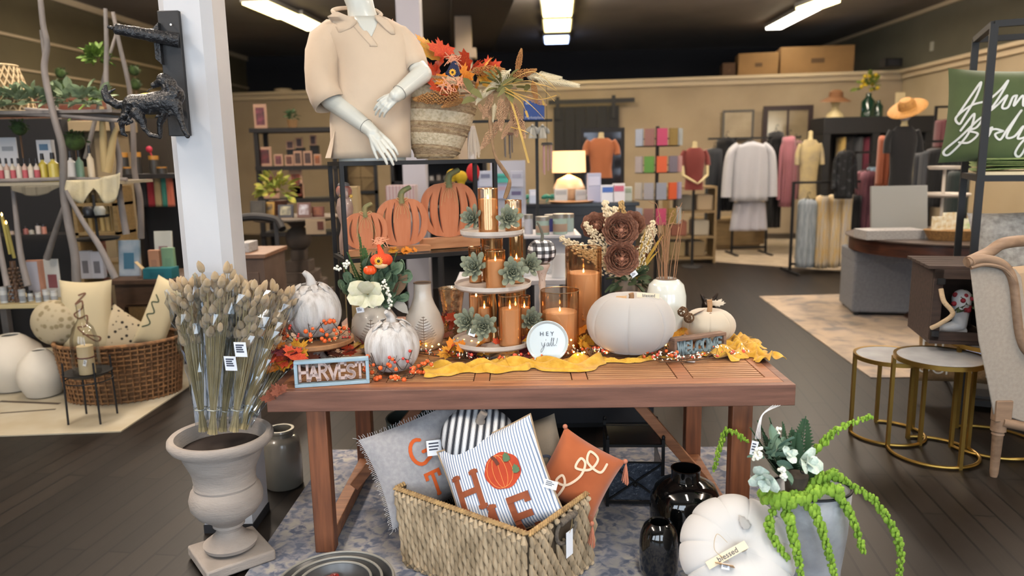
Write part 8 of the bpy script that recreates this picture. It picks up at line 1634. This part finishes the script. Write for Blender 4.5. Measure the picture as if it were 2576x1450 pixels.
M().lathe([(.078,0),(.08,.02),(.08,hc2*.5),(.06,hc2*.68),(.024,hc2*.8),(.022,hc2),(.027,hc2+.005)],36,close=False).build('cloche',glass('cloche_glass','#f4f2ec',.03,.04),t)
bark=mat('grey_branch','#5d5a58',.7,col2='#7d7672',scale=6,stretch=(1,1,.4),bump=.3)
t=thing('branch_shelf_frame','tall display frame made of grey branches tied at the top with shelves','display frame',(-3.2,5.35,0))
def bp_(px,py,Y):q=P(px,py,Y);return q-Vector((-3.2,5.35,0))
def branch(pts,r,Y0,Y1):
 n_=len(pts);M().tube(spline([bp_(px,py,Y0+(Y1-Y0)*i/(n_-1))for i,(px,py)in enumerate(pts)],6),lambda k:wd(r,5.2)*(.6+.5*k),10).build('branch',bark,t)
branch([(100,-20),(108,60),(118,115),(112,180),(135,290),(158,380),(160,480),(172,560),(188,640),(192,700),(196,790)],10,5.1,5.1)
branch([(265,22),(268,110),(268,215),(285,330),(300,400),(300,480),(318,590)],8,5.5,5.4);branch([(300,60),(262,190),(250,260),(232,330),(215,400)],6,5.9,5.8)
branch([(284,30),(300,110),(325,220),(335,330),(338,430),(352,500),(355,600)],8,5.7,5.8);branch([(102,75),(118,200),(130,240),(150,300)],5,5.5,5.6)
branch([(165,480),(210,560),(250,620),(290,700)],8,5.0,5.0);branch([(160,520),(140,580),(118,650)],8,5.2,5.4);branch([(30,450),(40,540),(52,640),(70,720)],8,5.3,5.2);branch([(-10,500),(-4,600),(18,720)],7,5.2,5.1)
for(pa,pb_,Y)in(((0,272),(300,296),5.30),((0,284),(300,304),5.16),((0,455),(320,452),5.2),((0,462),(320,458),5.5)):M().tube([bp_(*pa,Y),bp_((pa[0]+pb_[0])/2,(pa[1]+pb_[1])/2-3,Y),bp_(*pb_,Y)],.014,8).build('branch',bark,t)
bz1=P(150,458,5.2).z;bz2=P(150,280,5.25).z
def shelfboard(x0,x1,Y0,Y1,z,m):a,b=P(x0,450,Y0).x,P(x1,450,Y0).x;M().box(a+3.2,b+3.2,Y0-5.35,Y1-5.35,z-.02,z).build('shelf_board',m,t,smooth=False)
shelfboard(-120,300,5.12,5.6,bz1,mat('rough_white_board','#8a8270',.8));shelfboard(-120,300,5.14,5.5,bz2,bark)
bz1+=.001;bz2+=.001
mb=M();a_,b_2=P(165,445,5.1),P(305,430,5.1)
mb.grid(lambda u,v:(a_.x+(b_2.x-a_.x)*u,5.10-.02*sin(u*20)-.03*v,bz1+.012-.16*v*(.35+.65*abs(sin(u*2*pi)))+(.09*max(0,u-.5)*(1-v))),26,8);tag(mb.build('gauze_cloth',mat('ivory_gauze','#a89e80',.95,col2='#96907c',scale=8,bump=.3),None,solid=.002),'ivory gauze cloth draped over the middle branch shelf','cloth')
mb=M();a2,b2=P(20,460,5.08),P(150,460,5.08)
mb.grid(lambda u,v:(a2.x+(b2.x-a2.x)*u,5.10-.012*sin(u*25),bz1-.022-.07*v*sin(pi*min(1,u*.9+.1))),22,6);tag(mb.build('lace_runner',mat('grey_lace','#6b6455',.95),None,solid=.002),'greyish lace runner hanging off the left branch shelf','cloth')
bcap=mat('black_cap','#17161a',.4)
for i,px in enumerate(range(6,100,15)):bottle('dropper_bottle','%s dropper bottle in the row on the branch shelf'%('leftmost','second','third','fourth','fifth','sixth','rightmost')[i],px,452,398,13,5.22,mat('drb%d'%(i%3),('#a89c92','#9c8478','#a39a8a')[i%3],.4),bcap,'dropper bottles on the branch shelf',base=bz1,lab=mat('drl%d'%(i%2),('#9c4a50','#b0a89c')[i%2],.7))
for i,(px,w_,pt,c_,lab)in enumerate(((112,20,386,'#a8963a','left yellow oil pump bottle on the branch shelf'),(138,24,384,'#b0a04a','larger yellow oil pump bottle beside the grey branch'),(183,22,380,'#b5b3b0','white pump bottle with black stripes on the shelf'),(204,18,378,'#6f8c78','pale green pump bottle on the shelf'),(232,16,366,'#a89c86','cream bottle with a tall black cap by the topiary'))):bottle('pump_bottle',lab,px,448,pt,w_,5.26,mat('pb%d'%i,c_,.3),bcap,'pump bottles on the branch shelf',base=bz1)
bx('white_notice_card','white framed notice card standing at the left on the branch shelf','card',0,346,46,404,5.48,.01,mat('notice_white','#aeb0b4',.7),face=(.2,.2,.8,.3),base=bz1,fm=mat('grey_print','#7d8288',.7),fname='print')
bx('white_box_sign','white box with a blue mark behind the yellow oil bottles','box',98,352,134,420,5.45,.05,mat('notice_white','#aeb0b4'),face=(.2,.1,.8,.25),base=bz1,fm=mat('blue_mark','#48647c',.7),fname='print')
def topiary(label,px,pb,balls,Y,potc='#7a6a54',potw=36,base=None,pot=True):
 q=P(px,pb,Y);z0_=q.z if base is None else base;t=thing('topiary',label,'topiary',(q.x,Y,z0_));hp=.10
 r0=wd(potw/2,Y,1.4);M().lathe([(0,0),(r0*.75,0),(r0,hp),(0,hp)],20).build('pot',mat('pot'+potc[1:],potc,.8),t);zz=[]
 for py,r_ in balls:
  z=P(px,py,Y).z-z0_;R_=wd(r_,Y,1.7);zz.append(z);mb=M();mb.ball((0,0,z),R_*.8,14,10);leafcluster(mb,90,(0,0,z),R_,R_*.32,int(py));mb.build('leaf_ball',mat('topiary_green','#26361a',.9,col2='#3b5022',scale=20),t)
 M().tube([(0,0,hp*.9),(0,0,max(zz))],.006,6).build('trunk',brown_twig,t);return t
topiary('low round boxwood topiary in a tan pot on the branch shelf',197,425,((356,28),),5.42,'#8f8068',46,base=bz1)
topiary('dark single ball topiary with a wooden pot on the branch shelf',62,425,((323,22),),5.46,'#6e5230',38,base=bz1)
BSY=7.4;bk=bpy.data.materials.new('red_brick');bk.use_nodes=True;tt_=NT(bk);b_r=tt_.add('ShaderNodeTexBrick');b_r.inputs['Scale'].default_value=4;b_r.inputs['Color1'].default_value=(*lin('#5c2f24'),1);b_r.inputs['Color2'].default_value=(*lin('#70402e'),1);b_r.inputs['Mortar'].default_value=(*lin('#6b5c4c'),1);tc_=tt_.add('ShaderNodeTexCoord');mp_=tt_.add('ShaderNodeMapping');mp_.inputs['Rotation'].default_value=(pi/2,0,0);tt_.link(tc_.outputs['Object'],mp_.inputs[0]);tt_.link(mp_.outputs[0],b_r.inputs['Vector']);tt_.link(b_r.outputs[0],tt_.n['Principled BSDF'].inputs['Base Color'])
a,b=P(-80,500,BSY).x,P(232,500,BSY).x;zb_=P(150,246,BSY).z
struct('fireplace_brick_trim',M().box(a,b,BSY,BSY+.5,0,zb_),bk);COL.objects[-1].name='wall_brick'
t=thing('fireplace_mantel','cream painted fireplace surround standing before the brick chimney','mantel',(0,0,0));mtx=mat('mantel_cream','#85755a',.7);x0_,x1_=P(150,400,7.1).x,P(290,400,7.1).x;zm=P(200,306,7.1).z
M().box(x0_-.25,x1_+.1,6.95,BSY-.01,zm-.1,zm).build('shelf',mtx,t,bevel=.01);M().box(x0_-.1,x0_+.05,7.1,BSY-.01,0,zm-.1).build('pilaster',mtx,t,smooth=False);M().box(x1_-.18,x1_,7.1,BSY-.01,0,zm-.1).build('pilaster',mtx,t,smooth=False);M().box(x0_+.05,x1_-.18,7.2,BSY-.01,zm-.75,zm-.1).build('frieze',mat('mantel_tan','#6f614c',.8),t,smooth=False)
topiary('double ball topiary on the chimney top, left one',160,244,((185,15),(218,17)),7.6,'#3b3428',18,base=zb_+.001)
q=P(350,240,8.2);
t=topiary('double ball topiary standing high near the pillar behind the dog',350,300,((178,15),(213,16)),8.2,'#3b3428',22);M().box(-.35,.35,-.15,.15,-t.location.z,0).build('plinth',mat('dark_plinth','#2b251d',.8),t,smooth=False)
t=thing('ivy_garland','fresh green ivy hanging from the branch frame top','plant',P(245,150,5.85));mb=M();leafcluster(mb,120,(0,0,.0),.09,.055,5);leafcluster(mb,60,(0,0,-.30),.07,.05,6);mb.tube([(0,0,.1),(.01,0,-.15),(0,0,-.38)],.006,5);mb.build('leaves',mat('ivy_leaf','#41581f',.8,col2='#5f7a2c',scale=14),t)
q=P(20,290,5.35);t=thing('rattan_lampshade','large pale rattan lattice lampshade on the top branch shelf','lampshade',(q.x-.03,5.36,bz2));h_=P(20,165,5.35).z-bz2;mb=M();R0,R1=wd(72,5.35),wd(40,5.35)
for s_ in(-1,1):
 for i in range(22):a=2*pi*i/22;mb.tube([((R0+(R1-R0)*k/8)*cos(a+s_*k*.13),(R0+(R1-R0)*k/8)*sin(a+s_*k*.13),h_*k/8)for k in range(9)],.006,5)
ring_mb(mb,R0,.006,.008);ring_mb(mb,R1,h_,.008);mb.build('lattice',mat('pale_rattan','#a3906e',.8),t);M().lathe([(R0*.93,.01),(R1*.93,h_-.01)],28,close=False).build('inner_shade',mat('shade_liner','#7d6848',.9),t)
t=thing('eucalyptus_garland','sage eucalyptus garland spread along the top branch shelf','garland',(P(150,275,5.2).x,5.2,bz2));mb=M();mb.tube([(-.6,0,.03),(-.2,.02,.06),(.3,-.02,.04)],.006,5)
for i in range(9):leafcluster(mb,22,(-.62+.115*i,0,.06),.085,.075,30+i,.34)
mb.build('leaves',mat('sage_garland_leaf','#5c6a4c',.75,col2='#7f8f70',scale=5),t)
t=thing('antler_sculpture','cream carved two branch driftwood piece on the branch shelf','sculpture',(P(268,430,5.35).x,5.35,bz1));mb=M();
for a in(((268,432),(262,380),(258,320),(256,268)),((268,432),(278,390),(285,350),(293,322))):mb.tube(spline([P(x,y,5.35)-Vector(t.location)for x,y in a],5),lambda k:.035*(1-.6*k),10)
mb.tube([(0,0,0),(0,0,.03)],.06,14);mb.build('branches',mat('cream_driftwood','#a08c62',.8),t)
Yq=6.6;zq=P(385,438,Yq).z;x0_,x1_=P(300,440,Yq).x,P(445,440,Yq).x;t=thing('towel_shelf','dark shelf with amber lidded jars above hanging coloured towels','shelf',(x0_,Yq,0));w_=x1_-x0_
M().box(0,w_,0,.4,zq-.04,zq).build('shelf_board',dsh,t,smooth=False)
for x in(0,w_-.04):M().box(x,x+.04,.3,.34,0,zq-.04).build('post',dsh,t,smooth=False)
M().box(.04,w_-.04,.33,.35,.1,zq-.04).build('back_panel',mat('shelf_black','#161618'),t,smooth=False)
for i,(px,pt)in enumerate(((314,384),(346,383),(390,392),(322,420),(408,420))):bottle('amber_lid_jar','%s jar with amber lid on the towel shelf'%('leftmost tall','second tall','right tall','low front left','low front right')[i],px,436,pt,24,Yq+(.22 if i<3 else.06),mat('dark_jar','#2e2c2a',.3),mat('amber_lid','#8f6426',.4),'amber lidded jars on the towel shelf',base=zq+.001,kind='jar')
for i,(x0,x1,c_,lab)in enumerate(((376,394,'#7a1822','crimson'),(394,412,'#8f7c5a','tan'),(412,428,'#2c6a5c','teal green'),(424,440,'#a05540','coral'),(358,376,'#141316','black'))):garment('%s towel hanging below the amber lidded jars'%lab,x0,x1,442,520,Yq+.1,cm_(c_),name='hanging_towel',cat='towel',th=.07,hanger=False,seed=i)
for i,(px,py,lab)in enumerate(((383,376,'small crimson flower tip above the amber jars'),)):tag(M().ball((0,0,0),(.03,.02,.03),10,8).tube([(0,0,0),(.02,0,-.06)],.006,5).build('flower_pick',mat('crimson_pick','#8c1830',.7),None,loc=(P(383,376,Yq+.3).x,Yq+.24,P(383,376,Yq+.3).z)),lab,'flower')
Yd=5.75;x0_,x1_=P(275,720,Yd).x,P(470,720,Yd).x;zd=P(370,704,Yd).z;t=thing('rustic_dresser','rustic brown wooden dresser behind the wicker tub with books and bags','dresser',(x0_,Yd,0));w_=x1_-x0_;rb_=wood('rustic_brown','#4a3424','#382719',4,(1,8,8),.7)
M().box(-.03,w_+.03,-.02,.6,zd-.035,zd).build('top',rb_,t,bevel=.003);M().box(.03,w_-.03,.02,.58,zd-.22,zd-.035).build('drawer_box',rb_,t,smooth=False)
for x in(.03,w_-.09):
 for y in(.02,.5):M().box(x,x+.06,y,y+.06,0,zd-.22).build('leg',rb_,t,smooth=False)
M().box(.1,w_-.1,.0,.02,zd-.2,zd-.06).build('drawer',rb_,t,bevel=.003)
zd+=.001
for i,(x0,y0,x1,y1,dY,d_,c_,fc,tl,lab)in enumerate(((300,605,352,696,.20,.03,'#a5abb2','#2f5a70',-8,'white and blue landscape book leaning on the dresser'),(392,582,436,690,.28,.02,'#aeb0a8','#7d5f62',-6,'tall cream book with a grey drawing on the dresser'),(375,630,402,670,.12,.04,'#b08062','#a0735a',0,'peach box on the dresser'),(410,624,440,684,.12,.04,'#6f8f70','#67866a',0,'sage green box on the dresser'),(360,676,432,698,.02,.14,'#12606a','#0f5560',0,'teal open box at the dresser front'),(204,632,232,698,.10,.05,'#9a9ca4','#5c5c62',0,'left silver printed pouch on the dresser'),(232,634,262,698,.10,.05,'#9fa1aa','#5c5c62',0,'right silver printed pouch on the dresser'))):
 bx('boxed_book',lab,'book' if 'book' in lab else('pouch' if 'pouch' in lab else 'box'),x0,y0,x1,y1,Yd+dY,d_,mat('db'+c_[1:],c_,.6,col2=fc if i==0 else None,scale=3),base=zd,face=(.25,.35,.75,.8),fm=mat('dbf'+fc[1:],fc,.6),tilt=tl)
tag(M().bar((0,0,0),(.16,-.0,.0),.05,.004).build('box_lid',mat('cream_board','#b09c78',.8),None,smooth=False,loc=(P(330,660,Yd+.03).x,Yd+.10,zd+.13)),'cream open lid slanting up from the teal box','lid');COL.objects[-1].rotation_euler=(0,radians(48),0)
Yv=6.3;x0_,x1_=P(190,600,Yv).x,P(300,600,Yv).x;t=thing('tan_crate_shelf','tan wooden crate shelf with candles behind the black tiered stand','shelf',(x0_,Yv,0));w_=x1_-x0_;tanw=wood('tan_crate','#86704a','#6f5c3c')
zv=[P(240,y,Yv).z for y in(512,585,660)];
for z in zv+[P(240,470,Yv).z]:M().box(0,w_,0,.3,z-.025,z).build('shelf_board',tanw,t,smooth=False)
for x in(0,w_-.03):M().box(x,x+.03,0,.3,0,P(240,470,Yv).z-.026).build('side',tanw,t,smooth=False)
for k,z in enumerate(zv[:2]):
 for i in range(6):px=206+i*15;bottle('votive_box','%s pale votive on the %s board of the tan crate shelf'%(('first','second','third','fourth','fifth','sixth')[i],('upper','lower')[k]),px,500,500-24,12,Yv+.12,mat('vb%d'%(i%3),('#a8905a','#9c8452','#8c7444')[i%3],.5),tanw,'pale votives on the tan crate shelf',base=z+.001,kind='jar').location.z=z+.001
for o in[o for o in COL.objects if o.get('group')=='pale votives on the tan crate shelf']:o.scale=(1,1,.5 if o.location.z<0 else 1)
t=thing('black_tiered_stand','black two tier metal tray stand on the dresser left side','tiered tray',(P(258,700,5.95).x,5.95,zd));hz_=P(258,490,5.95).z-zd
M().tube([(0,0,0),(0,0,hz_)],.012,8).build('pole',blk,t);M().lathe([(0,0),(.1,0),(.09,.012),(0,.015)],20).build('base',blk,t)
for py,r_ in((600,.165),(543,.105)):z=P(258,py,5.95).z-zd;M().lathe([(0,z-.012),(r_*.9,z-.012),(r_,z+.008),(r_*.97,z+.008),(r_*.88,z-.004),(0,z-.004)],32).build('tray',blk,t)
z=P(258,543,5.95).z-zd
for i,(dx,c_,lab)in enumerate(((-.04,'#2b2c30','dark glazed pot on the upper black tray'),(.05,'#8c8e88','pale glazed pot on the upper black tray'))):tag(M().lathe([(0,0),(.035,0),(.045,.05),(.03,.08),(0,.08)],18).build('small_pot',mat('sp%d'%i,c_,.3),None,loc=(t.location.x+dx,5.93,zd+z-.003)),lab,'pot')
struct('cabinet_wall',M().box(P(-150,500,6.9).x,P(185,500,6.9).x,6.85,7.2,0,P(50,300,6.9).z),mat('shelf_black','#161618'));COL.objects[-1].name='wall_dark_recess'
t=thing('dark_back_shelf','dark shelf board with bottles behind the yellow tapers','shelf',(P(60,590,6.4).x,6.4,0));zk=P(90,592,6.4).z;M().box(-.5,.45,0,.3,zk-.03,zk).build('shelf_board',dsh,t,smooth=False)
for x in(-.48,.41):M().box(x,x+.03,0,.3,0,zk-.03).build('side',dsh,t,smooth=False)
for i,(px,pt,c_,lab)in enumerate(((66,570,'#7a4a44','rose coloured bottle on the dark back shelf'),(80,575,'#8f8a80','cream tube on the dark back shelf'),(98,562,'#a39a94','white jar on the dark back shelf'),(112,565,'#9c6a5a','peach jar on the dark back shelf'),(30,578,'#8c7c70','beige jar on the dark back shelf'))):bottle('cosmetic_jar',lab,px,590,pt,12,6.5,mat('cj%d'%i,c_,.4),bcap,'cosmetic jars on the dark back shelf',base=zk+.001,kind='jar' if i>1 else 'pump')
Yl=5.2;zl=P(80,766,Yl).z;x0_,x1_=P(-120,766,Yl).x,P(158,766,Yl).x;t=thing('white_low_table','low white plank table with jars and bottles at the left','table',(x0_,Yl,0));w_=x1_-x0_;M().box(0,w_,0,.5,zl-.03,zl).build('top',mat('cream_plank','#a39670',.7),t,bevel=.003)
for x in(.05,w_-.12):
 for y in(.03,.4):M().box(x,x+.05,y,y+.05,0,zl-.03).build('leg',bark,t,smooth=False)
zl+=.001
whj=mat('white_jar_glaze','#aeb0ae',.4)
for i,(px,w_,pt)in enumerate(((12,18,722),(34,16,718),(58,16,728),(78,14,732),(98,14,736),(118,16,728),(138,16,730))):bottle('lotion_jar','%s white lotion jar on the low white table'%('leftmost','second','third','fourth','fifth','sixth','rightmost')[i],px,760,pt,w_,Yl+.08+.05*(i%2),whj,mat('frost_lid','#9a9c9c',.4)if i!=3 else bcap,'white lotion jars on the low white table',base=zl,kind='jar',lab=mat('grey_label','#84888c',.7))
t=bx('peach_book','white book with peach spine standing on the low white table','book',74,655,112,730,Yl+.3,.03,mat('peach_cover','#a87a64',.7),base=zl,face=(.0,.04,.72,.96),fm=mat('lilac_page','#a4a5b2',.7),yaw=.1)
bx('postcard','white card with a small pink photo on the low white table','card',116,652,153,720,Yl+.26,.01,mat('white_card2','#a8a8a4',.7),base=zl,face=(.2,.4,.8,.75),fm=mat('pink_photo','#6f3f42',.6))
t=thing('taper_candles','pair of yellow flameless taper candles in a beaded holder','candles',(P(22,730,5.25).x,5.30,zl));tp_=mat('yellow_taper','#a89a50',.6)
for(xa,ya,xb,yb)in((26,640,5,545),(36,650,16,565)):
 a,b=P(xa,ya,5.3)-Vector(t.location),P(xb,yb,5.3)-Vector(t.location);M().tube([a,b],.011,10).build('taper',tp_,t);M().lathe([(0,0),(.005,.008),(.006,.014),(0,.03)],10).build('flame',flame_m,t,loc=b)
mb=M();
for i in range(9):
 for j in range(8):a=2*pi*j/8+i*.4;r0=.05-.003*i;mb.ball((.02+r0*cos(a),r0*sin(a),.02+.028*i),.010,8,6)
mb.tube([(.02,0,0),(.02,0,.3)],.02,10);mb.build('beaded_holder',mat('brown_beads','#5a4332',.4),t)
